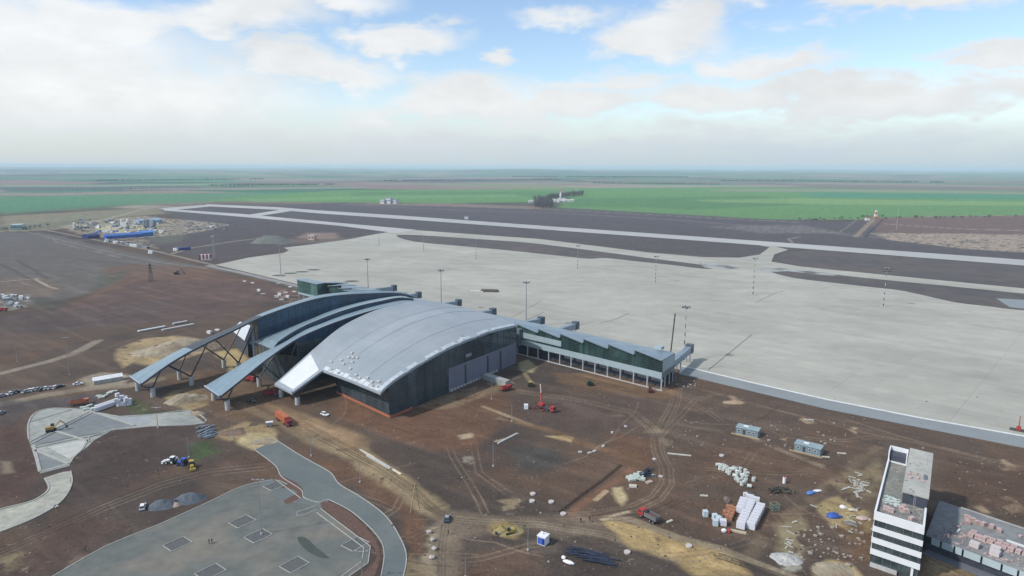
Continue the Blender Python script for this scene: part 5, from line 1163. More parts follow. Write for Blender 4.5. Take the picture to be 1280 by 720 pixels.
scatter('dirt_clods', [(430, 500, 640, 600, 90), (640, 480, 830, 650, 117), (860, 490, 1270, 600, 117), (860, 590, 1080, 715, 117), (560, 650, 860, 716, 117), (0, 600, 230, 716, 72), (60, 540, 330, 600, 54), (400, 580, 540, 716, 72)], mat('dark_clod', (.065, .055, .05), .95, var=.3), .12, .4)
scatter('rubble', [(1000, 655, 1090, 700, 80), (1016, 704, 1060, 716, 30), (840, 525, 880, 560, 20), (930, 525, 1060, 560, 60), (845, 474, 870, 484, 26)], mat('rubble_mix', (.29, .265, .23), .9, var=.3), .2, .8)
# white boulders beside the dirt road
bo = MB(); bo.ell((0, 0, .4), (.95, .8, .65), 8, 6, .35); bo = bo.build('boulder', mat('pale_boulder', (.42, .38, .35), .9, var=.25, scale=2, bump=.4), cat='boulder', group='pale boulders beside the dirt road')
for i, (x, y) in enumerate([(537, 666), (541, 676), (543, 687), (540, 698)]): clone(bo, f'pale boulder on the bank left of the dirt road, {ORD[i]} from the top', P(x, y), R(50*i), 'pale boulders beside the dirt road')
rg = MB(); rg.tube((0, 0, 0), (0, 0, .5), .95, n=18); rg = rg.build('concrete_ring', mat('ring_concrete', (.48, .44, .42), .85, var=.15), cat='concrete ring', group='round concrete well rings in the yard')
for x, y, lb in [(666, 618, 'upper of the two left concrete rings in the yard'), (665, 627, 'lower of the two left concrete rings in the yard'), (689, 628, 'concrete ring right of the pair in the yard'), (704, 643, 'concrete ring at the near end of the trench'), (861, 683, 'concrete ring on the sand strip at the lower right'), (784, 691, 'concrete ring beside the dirt road above the pipe heap'), (902, 630-60, 'small concrete ring between the cabins and the rolls')]: clone(rg, lb, P(x, y), 0, 'round concrete well rings in the yard')
wbx = block('white_crate', 'white crate behind the red crane truck', 'crate', (1.9, 1.9, 2.0), WCAR, None); wbx.location = (*P(657.5, 511), 0)
sp__ = MB(); sp__.box((0, 0, .22), (1.5, 1.0, .45)); sp__ = sp__.build('small_slab', CONC, cat='slab', group='small pale slabs in the yard')
for i, (x, y) in enumerate([(725, 565.5), (737, 566.5), (743, 564.5), (754, 558), (765, 541), (782, 533.5), (818, 574.5), (826, 596), (817, 595)]): clone(sp__, f'small pale slab lying in the middle yard, {ORD[i]} counted from the left', P(x, y), R(20*i), 'small pale slabs in the yard')
b = MB(); b.box((0, 0, .2), (13, .7, .4)); o = b.build('concrete_beam', CONC, label='long pale concrete beam lying beside the pole in the yard', cat='beam'); o.location = (*P(634.5, 548.5), 0); o.rotation_euler = (0, 0, heading((622, 555), (647, 542)))
b = MB(); b.box((0, 0, .3), (16, .8, .6)); o = b.build('concrete_beam', CONC, label='long pale beam along the upper side of the sand road', cat='beam'); o.location = (*P(473, 578), 0); o.rotation_euler = (0, 0, heading((453, 566), (492, 588)))
for x, y, l_, r_, lb in [(849, 568.5, 9, -14, 'long pale green plank lying left of the rolls'), (1052, 567, 3.2, -10, 'pale plank right of the right cabin'), (1011, 525, 4, -8, 'pale slab near the apron road above the cabins'), (880, 620, 2.6, -5, 'pale stone slab left of the cable drum'), (837, 652, 2.4, 35, 'pale slab right of the red dump truck'), (1032, 571.5, 2.8, -12, 'pale plank touching the right end of the right cabin')]:
    b = MB(); b.box((0, 0, .15), (l_, .8, .3)); o = b.build('plank', mat('plank_pale', (.46, .45, .38), .8, var=.2, scale=1.5), label=lb, cat='plank'); o.location = (*P(x, y), 0); o.rotation_euler = (0, 0, R(r_))
# --- heaps
def heap(name, label, cat, px, py, rx, ry, h, m, rz=0, jag=.35):
    b = MB(); n = 30; g = []
    for i in range(n+1):
        row = []
        for j in range(n+1):
            u, v = i/n*2-1, j/n*2-1; th_ = math.atan2(v, u); d = math.hypot(u, v)/(.78+.42*(float(fbm(cos(th_)*1.3+9, sin(th_)*1.3+9, 1, int(px) % 40+3, 3))-.3)*jag**.5); z = max(0, 1-d**1.7)*h*(1+jag*(float(fbm(u*5, v*5, 1.6, int(px) % 50, 3))-.5)*2.2)
            row.append((u*rx, v*ry, z-.06))
        g.append(row)
    b.grid(g, flip=True); o = b.build(name, m, label=label, cat=cat, smooth=True); o.location = (*P(px, py), 0); o.rotation_euler = (0, 0, rz)
heap('sand_heap', 'broad pale sand heap behind the leftmost canopy wing', 'sand heap', 218, 437, 30, 15, 5, SAND, R(20), .9); heap('sand_heap', 'smaller sand heap between the first two canopy wing tips', 'sand heap', 232, 500, 11, 8, 2.2, SAND, R(30), .9); heap('sand_heap', 'small sand heap at the right tip of the plaza', 'sand heap', 247, 517, 4, 3, 1.1, SAND)
heap('sand_heap', 'sand heap at the end of the paved road', 'sand heap', 330, 552, 6.5, 4.5, .9, SAND, 0, .5); heap('sand_heap', 'yellow sand heap under the yellow excavator', 'sand heap', 636, 664, 6, 3.4, 1.2, mat('yellow_sand', (.26, .215, .105), .95, var=.25), R(10)); heap('sand_heap', 'round pale sand heap at the bottom right before the tower block', 'sand heap', 1042, 714, 7, 5, 1.2, SAND, 0, .5)
heap('gravel_heap', 'blue grey gravel heap right of the white estate car', 'gravel heap', 203, 632, 5.6, 4.2, 2.0, GRAV, R(15)); heap('gravel_heap', 'blue grey gravel heap nearer to the car park lamp', 'gravel heap', 237, 624, 6.4, 4.6, 2.2, GRAV, R(20)); heap('earth_heap', 'small pale earth heap between the two gravel heaps', 'earth heap', 219, 631, 2.4, 2, .8, mat('pale_earth', (.32, .25, .2), .95), 0)
heap('gravel_heap', 'large grey green gravel hill left of the apron corner', 'gravel heap', 340, 303, 36, 26, 11, mat('far_gravel', (.13, .145, .13), .95, var=.1, scale=.1), 0, .2)
heap('earth_heap', 'brown earth heap beside the sand patch under the road end', 'earth heap', 290, 541, 7, 5, 1.2, mat('brown_earth', (.17, .12, .085), .95, var=.3), 0); heap('earth_heap', 'pinkish earth heap beyond the apron corner', 'earth heap', 400, 294, 26, 14, 2.5, mat('pink_earth', (.20, .155, .13), .95), 0)
heap('rubble_heap', 'heap of whitish rubble in the lower right yard', 'rubble heap', 983, 699, 4.5, 4, .8, mat('white_rubble', (.38, .38, .36), .9, var=.45, scale=2), 0, 1.2)
# --- white wrapped pallets on the plaza, concrete pipes
pw = block('wrapped_pallet', 'x', 'wrapped pallet', (1.7, 1.5, 1.7), WB, 'white wrapped pallets on the left plaza')
for r_ in range(2):
    for k in range(9):
        a_ = P(120.5+k*2.75+r_*1.0, 514-k*.95-r_*2.6); clone(pw, f'white wrapped pallet in the {["near", "far"][r_]} row on the plaza, {ORD[k]} from the left', a_, hr+R(2), 'white wrapped pallets on the left plaza')
for k in range(16):
    x, y = 146+(k % 6)*3.1+(k//6)*.8, 508-(k//6)*3.6-(k % 6)*.3; o = clone(pw, 'white wrapped pallet in the heaped cluster right of the plaza rows', (*P(x, y), 0 if k % 4 else 1.9), hr+R(random.uniform(-20, 20)), 'clustered white pallets on the plaza')
for k, (x, y) in enumerate([(124, 496), (127, 498), (131, 496), (135, 493), (139, 491), (143, 490)]): clone(pp_, f'pale bundle lying above the white pallet rows, {ORD[k]} from the left', P(x, y), R(40*k), 'pale bundles above the pallet rows')
for k, (x, y) in enumerate([(104.5, 510.5), (108, 512.5), (112, 508), (115, 512)]): clone(pp_, f'pale bundle left of the white pallet rows, {ORD[k]} from the left', P(x, y), R(30*k+10), 'pale bundles left of the pallet rows')
cpz = MB(); cpz.tube((-1.5, 0, .32), (1.5, 0, .32), .3, n=10); cpz = cpz.build('concrete_pipe', mat('blue_grey_pipe', (.25, .29, .33), .7, var=.2), cat='pipe', group='grey concrete pipes at the plaza tip')
for i in range(26): x = 249+(i % 7)*2.7; clone(cpz, 'blue grey pipe in the bundle at the right tip of the plaza', (*P(x+(i//7)*1.2, 535+(i//7)*4.0+random.uniform(-1, 1)), .0 if i % 3 else .5), R(58+random.uniform(-8, 8)), 'grey concrete pipes at the plaza tip')
t = empty('cement_mixer', 'white site mixer with open flap beside the orange lorry', 'mixer', P(337, 533), R(20)); b = MB(); b.box((0, 0, 2.0), (3.0, 1.6, .25)); b.build('roof_flap', WCAR, t); b = MB(); b.box((0, 0, 1.0), (1.8, 1.2, 1.8)); b.build('body', GREY, t); b = MB(); b.tube((-.7, -.7, .3), (-.7, .7, .3), .3); b.build('wheel', BLK, t)
for x, y, s in ((128, 478, 1.0), (139, 476, 1.25)):
    t = empty('storage_tent', 'grey white storage tent beside the left road, %s one' % ('smaller left' if s == 1 else 'larger right'), 'tent', P(x, y), hr); b = MB(); b.prism([(-4*s, -2.2), (4*s, -2.2), (4*s, 2.2), (-4*s, 2.2)], 0, 2.2); b.build('wall', mat('tent_grey', (.38, .38, .36), .7, var=.2), t); b = MB(); b.quadf((-4.2*s, -2.5, 2.1), (4.2*s, -2.5, 2.1), (4.2*s, 0, 3.4), (-4.2*s, 0, 3.4)); b.quadf((-4.2*s, 0, 3.4), (4.2*s, 0, 3.4), (4.2*s, 2.5, 2.1), (-4.2*s, 2.5, 2.1)); b.quadf((-4.2*s, -2.5, 2.1), (-4.2*s, 0, 3.4), (-4.2*s, 2.5, 2.1)); b.quadf((4.2*s, -2.5, 2.1), (4.2*s, 2.5, 2.1), (4.2*s, 0, 3.4)); b.build('roof', WH, t)
# --- boxes on the roof of the terminal
rs = block('insulation_stack', 'x', 'insulation stack', (1.7, .9, .6), mat('insulation', (.52, .54, .55), .6, var=.2, scale=2), 'white insulation stacks on the vault roof')
rl = [(.05, .70), (.075, .62), (.06, .56), (.085, .50), (.05, .45), (.03, .34), (.025, .28), (.04, .22), (.03, .15), (.012, .12), (.10, .58), (.11, .54), (.115, .50), (.13, .60), (.012, .52), (.012, .62), (.02, .07), (.045, .10)]
for i, (u_, v_) in enumerate(rl):
    p = roofp(u_, v_); clone(rs, 'white insulation stack among the stacks on the front end of the vault roof', (p[0], p[1], p[2]), R(random.uniform(-60, -30)), 'white insulation stacks on the vault roof')
p = roofp(.55, .03); t = empty('roof_winch', 'white winch with thin frame on the near edge of the vault roof', 'winch', tuple(p)); b = MB(); b.box((0, 0, .6), (1.6, 1.0, 1.2)); b.build('body', WH, t); b = MB(); b.bar((0, 0, 1.1), (.8, 0, 2.6), .15); b.build('arm', DARK, t)
# --- people
def person(label, px, py, top, rz=0):
    me = bpy.data.meshes.new('person'); j = [(0, 0, .95), (0, 0, 1.2), (0, 0, 1.42), (0, 0, 1.52), (.02, 0, 1.66), (.1, .1, .5), (.12, .13, .08), (.2, .14, .04), (-.06, -.1, .5), (-.12, -.13, .08), (-.02, -.14, .04), (0, .21, 1.4), (.04, .27, 1.12), (.12, .26, .88), (0, -.21, 1.4), (.02, -.27, 1.12), (.1, -.26, .88)]
    e = [(0, 1), (1, 2), (2, 3), (3, 4), (0, 5), (5, 6), (6, 7), (0, 8), (8, 9), (9, 10), (2, 11), (11, 12), (12, 13), (2, 14), (14, 15), (15, 16)]; rr = [.15, .15, .17, .06, .11, .085, .05, .04, .085, .05, .04, .065, .05, .035, .065, .05, .035]
    me.from_pydata(j, e, []); o = bpy.data.objects.new('person', me); COL.objects.link(o); sk_ = o.modifiers.new('s', 'SKIN'); 
    for i, r_ in enumerate(rr): me.skin_vertices[0].data[i].radius = (r_, r_)
    me.skin_vertices[0].data[0].use_root = True; ss_ = o.modifiers.new('u', 'SUBSURF'); ss_.levels = 1; ss_.render_levels = 1; me.materials.append(top); tag(o, label, 'person')
    b = MB(); b.ell((.02, 0, 1.72), (.11, .1, .09), 8, 5); b.build('hat', mat('helmet', (.5, .4, .1), .5), o)
    o.location = (*P(px, py), 0); o.rotation_euler = (0, 0, rz)
dkc = mat('dark_clothes', (.03, .032, .04), .9)
person('person in dark clothes standing between the two gravel heaps', 220, 629.5, dkc); person('person in dark clothes walking on the car park, left of a pair', 261.5, 680, dkc, 1); person('person in dark clothes walking on the car park, right of a pair', 265, 679, dkc, 1); person('person in dark clothes on the dirt road, left of two walkers', 726, 653, dkc, 2); person('person in dark clothes on the dirt road, right of two walkers', 737, 651, dkc, 2); person('person in dark clothes walking behind the dark blue car', 560.5, 668, dkc, 0)
# --- small items on the concrete
t = empty('tarp_pile', 'dark covered material pile with pale edge on the apron behind the vault', 'material pile', P(612, 364.5), R(-10)); b = MB(); b.box((0, 0, .9), (15, 6, 1.8)); b.build('cover', mat('brown_cover', (.10, .085, .075), .9), t); b = MB(); b.box((-11, -3, .5), (12, 4, 1.0)); b.build('pallet_stack', mat('pale_stack', (.5, .5, .46), .8, var=.2), t)
t = empty('apron_vehicle', 'small red machine on a dark mat at the right edge of the apron', 'machine', P(1273, 538), R(-40)); b = MB(); b.box((0, 0, 1.0), (1.6, 1.4, 1.6)); b.build('body', RED, t); b = MB(); b.tube((0, 0, 1.8), (0, 0, 6.5), .22, .12); b.build('mast', RED, t); b = MB(); b.box((0, 0, .1), (6, 3.6, .2)); b.build('mat', mat('mat_dark', (.06, .07, .06), .9), t)
t = empty('fallen_slab', 'white slab row lying on the dark field left of the first wing', 'slab row', P(212, 408), heading((192, 411), (230, 404))); b = MB(); b.box((-12, 0, .7), (18, 1.6, .8)); b.build('slab', WH, t); b = MB(); b.box((9, 3, .7), (10, 2.4, .9)); b.build('slab', CONC, t); b = MB(); b.box((2, -8, .4), (22, 2.4, .8)); b.build('slab', CONC, t)
sm = block('supply_stack', 'x', 'stack', (4.5, 2.6, 2.0), mat('site_white', (.55, .55, .53), .7, var=.2), 'pale stacks on the field left of the terminal')
for i, (x, y) in enumerate([(262, 417), (272, 413), (324, 364), (329, 368), (350, 369), (352, 375), (360, 372), (357, 366), (346, 372), (306, 352), (316, 354), (348, 355), (363, 359), (368, 365)]):
    o = clone(sm, f'pale material stack on the field left of the terminal, {ORD[i]} of fourteen', P(x, y), R(random.uniform(-30, 30)), 'pale stacks on the field left of the terminal'); o.scale = (.8, .7, .4 if i > 8 or i % 2 else .9)
# ================================================================== OFFICE TOWER BLOCK
u1 = np.array(P(1158.5, 660, 16.3))-np.array(P(1095.7, 641, 16.3)); wof = float(np.linalg.norm(u1)); u1 /= wof; a1_ = math.atan2(u1[1], u1[0]); u2_ = np.array((-u1[1], u1[0])); A = np.array(P(1085.7, 706)); LO = 47.3
class SB(MB):      # the block is a slight parallelogram in plan
    def build(s, *a, **k):
        s.v = [(x-.1305*y, y*.9914, z) for x, y, z in s.v]; return MB.build(s, *a, **k)
OFX = wof/.9914; wof = 12.2
OF = empty('office_block', 'five storey white and dark striped block with flat roof at the lower right', 'office block', tuple(A), a1_)
FAC = mat('white_facade', (.68, .70, .71), .5, var=.05, scale=.4); FG = mat('facade_glass', (.035, .05, .055), .15, var=.4, scale=.5, spec=.5, tint=(.07, .09, .09))
GRV = mat('shade_and_trim_grey', (.13, .14, .16), .6, var=.1, scale=.4)
b = SB(); b.prism([(.25, .25), (wof-.25, .25), (wof-.25, LO-.25), (.25, LO-.25)], -.2, 15.1); b.build('wall', FG, OF)
lv = [(3.5, 5.15), (7.0, 8.6), (10.45, 12.0), (14.0, 16.3)]
for z0, z1 in lv[:3]:
    b = SB(); b.prism([(0, 0), (wof, 0), (wof, .3), (0, .3)], z0, z1); b.prism([(0, .301), (.3, .301), (.3, LO), (0, LO)], z0, z1); b.build('facade_band', FAC, OF)
    b = SB(); b.prism([(wof-.3, .31), (wof, .31), (wof, LO), (wof-.3, LO)], z0, z1); b.build('facade_band', GRV, OF)  # same white bands on the right side, their shade put into the grey
pz = 16.3; py0 = 13.0  # penthouse starts
b = SB(); b.prism([(0, 0), (wof, 0), (wof, .5), (0, .5)], 13.9, pz); b.build('parapet', FAC, OF)
b = SB(); b.prism([(0, .501), (.5, .501), (.5, LO-6), (0, LO-6)], 13.9, pz); b.build('parapet', FAC, OF); b = SB(); b.prism([(wof-.5, .501), (wof, .501), (wof, py0-1.2), (wof-.5, py0-1.2)], 13.9, pz); b.build('parapet', FAC, OF)
b = SB(); b.prism([(.5, .5), (wof-.5, .5), (wof-.5, LO-.5), (.5, LO-.5)], 15.12, 15.3); b.build('roof_deck', mat('deck_grey', (.17, .18, .165), .9, var=.25, scale=.4, tint=(.23, .23, .20)), OF)
b = SB(); b.prism([(wof*.49, py0), (wof-.05, py0), (wof-.05, LO+1.5), (wof*.49, LO+1.5)], 15.3, 18.5); ph = b.build('penthouse', mat('penthouse_dark', (.055, .06, .08), .5, var=.2), OF)
b = SB(); b.prism([(wof*.49-.25, py0-.25), (wof+.2, py0-.25), (wof+.2, LO+1.8), (wof*.49-.25, LO+1.8)], 18.5, 18.85); b.build('penthouse_roof', mat('screed_pale', (.33, .34, .31), .9, var=.15, scale=.35, tint=(.38, .38, .34)), ph)
b = SB(); b.box((wof*.73, py0-.03, 16.9), (.15, .1, 3.2)); b.box((wof*.76, py0-.03, 16.9), (.12, .1, 3.2)); b.build('ladder', STEEL, ph)
b = SB(); b.prism([(0, LO-6), (wof*.45, LO-6), (wof*.45, LO), (0, LO)], 15.3, 15.5)
for q in ([(0, LO-6), (.35, LO-6), (.35, LO), (0, LO)], [(0, LO-.35), (wof*.45, LO-.35), (wof*.45, LO), (0, LO)], [(wof*.45-.35, LO-6), (wof*.45, LO-6), (wof*.45, LO-.36), (wof*.45-.35, LO-.36)]): b.prism(q, 15.5, 18.8)
b.build('plant_enclosure', FAC, OF); b = SB(); b.prism([(.4, LO-5), (wof*.44, LO-5), (wof*.44, LO-.5), (.4, LO-.5)], 15.52, 17.4); b.build('roof_unit', MATS['penthouse_dark'], OF)
b = SB(); [b.box((1.2+k*2.1, -.0+.2, zc), (.12, .2, 1.9)) for k in range(6) for zc in (2.4, 6.1, 9.5, 12.95)]; b.build('mullion', GRV, OF)
b = SB(); b.box((wof*.86, .1, 1.6), (.6, .5, 3.3)); b.build('entrance_column', FAC, OF); b = SB(); b.box((wof*.3, -.2, .5), (wof*.55, .8, 1.0)); b.build('plinth', CONC, OF)
b = SB(); b.box((wof*.9, py0+20-6, 19.0), (.9, 3.2, .35)); b.build('roof_hatch', GRV, ph)
def officep(x, y): return tuple(A+u1*(x-.1305*y)+u2_*y*.9914)
PK = mat('pink_brick', (.40, .28, .26), .8, var=.3, scale=3, tint=(.50, .42, .41)); bp = block('brick_pallet', 'x', 'brick pallet', (1.5, 1.2, 1.0), PK, 'pink brick pallets', False); bw = block('block_pallet', 'x', 'block pallet', (2.3, 2.0, 1.3), mat('pale_pink_block', (.52, .48, .47), .8, var=.12, scale=2), 'pale block pallets', False)
for i, (x, y, z) in enumerate([(2.6, 5.2, 15.3), (3.7, 4.6, 15.3), (6.2, 7.6, 15.3), (7.4, 7.2, 15.3), (6.6, 9.0, 15.3), (9.0, 3.2, 15.3), (7.2, 24, 18.85), (9.0, 25, 18.85), (8.4, 28, 18.85), (10.4, 23.6, 18.85), (6.6, 26.5, 18.85)]):
    o = clone(bp, f'pink brick pallet on the striped block {"lower roof deck" if z < 16 else "raised penthouse roof"}, {ORD[i]} of eleven', (*officep(x, y), z), a1_+R(12*i), 'pink brick pallets on the striped block')
    if z > 16: o.scale = (.9, .8, .3)
dbr = MB(); dbr.box((0, 0, .12), (1.8, .5, .24)); dbr = dbr.build('roof_board', mat('pale_teal_board', (.50, .58, .54), .7, var=.2), cat='board', group='pale boards on the striped block roof')
for i in range(18): clone(dbr, 'pale teal board lying loose on the roof deck of the striped block', (*officep(random.uniform(2.0, 6.0), random.uniform(9.5, 14)), 15.3+random.choice([0, .25])), a1_+random.uniform(-1, 1), 'pale boards on the striped block roof')

lit = MB()
for k in range(150):
    x, y = random.uniform(1, 11.3), random.uniform(1, 12) if k % 3 else random.uniform(12, 44)
    if x > 5.5 and y > 12: z = 18.86
    else: z = 15.31
    if z == 15.31 and y > 40: continue
    p = officep(x, y); s_ = random.uniform(.1, .45); lit.box((p[0], p[1], z+.06), (s_*2.2, s_*.8, random.uniform(.1, .35)), random.uniform(0, 3))
lit.build('roof_debris', mat('roof_litter_a', (.26, .25, .24), .9, var=.5, scale=1.5, tint=(.42, .36, .33)), kind='stuff')
# low wing of the office
pA, pB, pC = (np.array(P(x, y, 4.45)) for x, y in ((1158, 668), (1268, 709), (1222, 642)))
dA = (pB-pA)/np.linalg.norm(pB-pA); LA3 = math.atan2(dA[1], dA[0]); pA = pA+dA*1.2; LO3 = tuple(pA)
LW = empty('low_annex', 'low flat roofed annex with pale blue wall panels right of the striped block', 'annex', LO3, LA3)
WL, DL = 62., float(abs(np.dot(pC-pA, (-dA[1], dA[0]))))
b = MB(); b.prism([(-1.1, 0), (WL, 0), (WL, DL), (-1.1-DL*.19, DL)], 0, 4.1); b.build('wall', mat('annex_wall', (.045, .05, .065), .5, var=.3, scale=.6), LW); b = MB(); b.prism([(-1.2, -.4), (WL, -.4), (WL, DL+.3), (-1.2-DL*.19, DL+.3)], 4.1, 4.45); b.build('roof', mat('annex_roof', (.185, .19, .20), .9, var=.2, scale=.4, tint=(.22, .235, .23)), LW)
xx = .4
for w_ in (2.2, 2.9, 1.6, 4.0, 4.2, 3.2, 2.8, 5.0, 4.4, 3.0, 4.2, 4.0): b = MB(); b.box((xx+w_/2, -.5, 3.3), (w_, .2, 2.0)); b.build('wall_panel', mat('pale_blue_panel', (.40, .48, .50), .5, var=.06), LW); xx += w_+.5
b = MB(); b.box((WL/2, DL+.1, 4.6), (WL, .3, .35)); b.build('parapet', mat('parapet_pale', (.36, .37, .36), .8), LW)
b = MB(); b.prism([(-.5, -3.6), (WL, -3.6), (WL, -.1), (-.5, -.1)], -.02, .12); b.build('pavement', GRV, LW)
c3, s3 = cos(LA3), sin(LA3); o3 = LO3
def lwp(x, y): return (o3[0]+c3*x-s3*y, o3[1]+s3*x+c3*y)
for r_ in range(3):
    for k in range(15):
        if r_ == 2 and k % 2: continue
        clone(bp, f'pink brick pallet on the annex roof, {["front", "middle", "back"][r_]} row, {ORD[k]} from the striped block', (*lwp(7.5+k*1.62+random.uniform(-.2, .2), 8.6+r_*1.35+random.uniform(-.15, .15)), 4.45), LA3+R(random.uniform(-5, 5)), 'pink brick pallets on the annex roof').scale = (random.uniform(.8, 1.1), random.uniform(.8, 1.05), random.uniform(.55, 1.1))
for i, (x, y) in enumerate([(10, 3.2), (14.5, 5.2), (15, 2.6), (22, 7.8), (24, 5.0), (25.5, 2.8), (23, 3.0), (28, 9), (31, 4), (34, 6.5)]): clone(bw, f'pale block pallet near the front edge of the annex roof, {ORD[i]} from the left', (*lwp(x, y), 4.45), LA3, 'pale block pallets on the annex roof')
for i, (x, y) in enumerate([(3.5, 19.5), (5, 19), (6.5, 18.2), (8, 18.6), (10, 19), (12, 18), (4.5, 16), (30, 14), (32, 13.4), (33, 12.5), (28, 12)]): clone(bp, f'loose pink brick pallet at the back of the annex roof, {ORD[i]} of eleven', (*lwp(x, y), 4.45), a1_+R(20*i), 'loose pink brick pallets on the annex roof')
for x0, y0, l_, lb in [(15, 13.8, 9, 'long white gutter length lying on the annex roof'), (3.2, 9, 2.2, 'short pale duct standing near the left end of the annex roof')]:
    b = MB(); b.box((0, 0, .25), (l_, .5, .5)); o = b.build('duct_length', FOIL, label=lb, cat='duct'); o.location = (*lwp(x0+l_/2, y0), 4.45); o.rotation_euler = (0, 0, LA3+(0 if l_ > 3 else R(90)))
scatter_b = MB()
for k in range(240):
    x, y = random.uniform(1, 38), random.uniform(.5, 13); p = lwp(x, y); s = random.uniform(.2, .8); scatter_b.box((p[0], p[1], 4.5), (s*2, s*.5, random.uniform(.1, .4)), random.uniform(0, 3))
scatter_b.build('roof_debris', mat('roof_litter', (.24, .22, .23), .9, var=.5, scale=1, tint=(.42, .33, .31)), kind='stuff')
for i in range(46):
    x, y = random.uniform(2, 40), random.uniform(1.2, 20)
    if 7 < x < 33 and 8 < y < 12.5: continue
    o = clone(bp, 'small jumbled pink brick load among many on the annex roof', (*lwp(x, y), 4.45), R(random.uniform(0, 90)), 'jumbled small brick loads on the annex roof'); s_ = random.uniform(.3, .8); o.scale = (s_, s_*random.uniform(.5, 1.2), random.uniform(.2, .6))
# ================================================================== FAR THINGS
def simple(name, label, cat, px0, px1, depth, h, wm, rm, group=None, gable=False, win=0):
    a_, c_ = P(*px0), P(*px1); d_ = np.array(c_)-np.array(a_); l_ = float(np.linalg.norm(d_)); t = empty(name, label, cat, a_, math.atan2(d_[1], d_[0]), group)
    b = MB(); b.prism([(0, 0), (l_, 0), (l_, depth), (0, depth)], 0, h); b.build('wall', wm, t); b = MB()
    if gable:
        g = h+depth*.22; e = .4; b.quadf((-e, -e, h), (l_+e, -e, h), (l_+e, depth/2, g), (-e, depth/2, g)); b.quadf((-e, depth/2, g), (l_+e, depth/2, g), (l_+e, depth+e, h), (-e, depth+e, h)); b.quadf((-e, -e, h), (-e, depth/2, g), (-e, depth+e, h)); b.quadf((l_+e, -e, h), (l_+e, depth+e, h), (l_+e, depth/2, g)); b.quadf((-e, -e, h), (-e, depth+e, h), (l_+e, depth+e, h), (l_+e, -e, h))
    else: b.prism([(-.4, -.4), (l_+.4, -.4), (l_+.4, depth+.4), (-.4, depth+.4)], h, h+.7)
    b.build('roof', rm, t)
    for k in range(win): b = MB(); b.box((l_*(k+.5)/win, -.05, h*.55), (l_/win*.45, .12, h*.35)); b.build('window', GLK, t)
    return t
BR = pm('bright_blue_roof', (.06, .15, .42)); LBR = pm('light_blue_roof', (.30, .42, .54)); FW = mat('far_white', (.62, .63, .62), .7, var=.1, scale=.1); FGR = mat('far_grey', (.22, .235, .25), .7, var=.15, scale=.1); NV = pm('navy_blue', (.03, .045, .16))
simple('storage_shed', 'long shed with bright blue roof at the concrete plant', 'shed', (133, 299), (178, 296), 13, 4.6, BLUE, BR, gable=True, win=10); simple('storage_shed', 'lighter blue roofed shed at the right end of the long blue shed', 'shed', (179, 295.8), (192, 294.6), 13, 6, pm('mid_blue', (.05, .2, .5)), pm('sky_blue_roof', (.10, .26, .60)), gable=True, win=4)
simple('storage_shed', 'dark navy shed left of the long blue shed', 'shed', (110, 298.6), (125, 297), 12, 4.5, NV, NV, gable=True, win=4); simple('storage_shed', 'pale blue gabled hall at the back right of the plant', 'hall', (192, 280), (203, 278), 16, 6, LBR, LBR, gable=True, win=3); simple('storage_shed', 'pale blue gabled hall at the back middle of the plant', 'hall', (174, 279.5), (184, 278.5), 14, 5, mat('pale_hall', (.4, .46, .5), .7), LBR, gable=True, win=3)
simple('greenhouse_shed', 'long pale blue green shed beside the far left crossroads', 'shed', (13.5, 287.3), (27, 287), 20, 8, mat('pale_aqua', (.36, .46, .46), .6), mat('pale_aqua_roof', (.45, .54, .53), .6), win=5)
def silo(label, px, py, top, r_, m):
    A_ = P(px, py); h_ = ZV(top, A_); t = empty('cement_silo', label, 'silo', A_, 0, 'cement silos of the concrete plant'); b = MB(); b.tube((0, 0, h_*.3), (0, 0, h_*.92), r_, n=16); b.build('shell', m, t); b = MB(); b.tube((0, 0, h_*.92), (0, 0, h_), r_, r_*.4, n=16); b.build('cone_roof', m, t); b = MB(); b.tube((0, 0, h_*.1), (0, 0, h_*.3), r_*.3, r_, n=16); b.build('hopper', m, t)
    for k in range(4): a = pi/4+k*pi/2; b = MB(); b.tube((r_*.8*cos(a), r_*.8*sin(a), 0), (r_*.8*cos(a), r_*.8*sin(a), h_*.35), r_*.12); b.build('leg', DARK, t)
for x, lb, m in [(181.6, 'left silo of the grey pair at the plant', FGR), (184.6, 'right silo of the grey pair at the plant', FGR)]: silo(lb, x, 286, 275.5, 2.9, m)
silo('single grey silo between the pair and the pale blue hall', 192.8, 284.5, 276, 2.9, FGR); silo('white silo left of the mixing tower', 152.8, 286, 276, 2.2, FW); silo('white silo right of the mixing tower', 160.5, 285.5, 275.5, 2.6, FW); silo('thin white silo at the far left batching unit', 93.6, 288, 280, 2.2, FW)
t = empty('mixing_tower', 'grey and white concrete mixing tower in the middle of the plant', 'mixing tower', P(156.5, 286)); b = MB(); b.box((0, 0, 8), (9, 8, 8)); b.build('tower_body', FW, t); b = MB(); [b.box((sx_*3.6, sy_*3.2, 2), (.8, .8, 4)) for sx_ in (-1, 1) for sy_ in (-1, 1)]; b.build('frame', DARK, t); b = MB(); b.bar((5, 0, 1), (24, -6, 1), 1.2); b.bar((4, 0, 11), (20, -5, 1), 1.5); b.build('conveyor', FGR, t)
t = empty('batching_unit', 'grey hoppers and conveyor of the smaller plant at the left', 'batching plant', P(104, 288)); 
for k in range(4): b = MB(); b.tube((k*6-9, 0, 3), (k*6-9, 0, 7), 1.2, 3, n=4); b.build('hopper', FGR, t)
b = MB(); b.bar((-12, 3, 1), (6, 3, 9), 1.4); b.build('conveyor', FW, t)
fc_ = [empty('container', 'x', 'container', group='containers on the plant yard') for _ in range(3)]
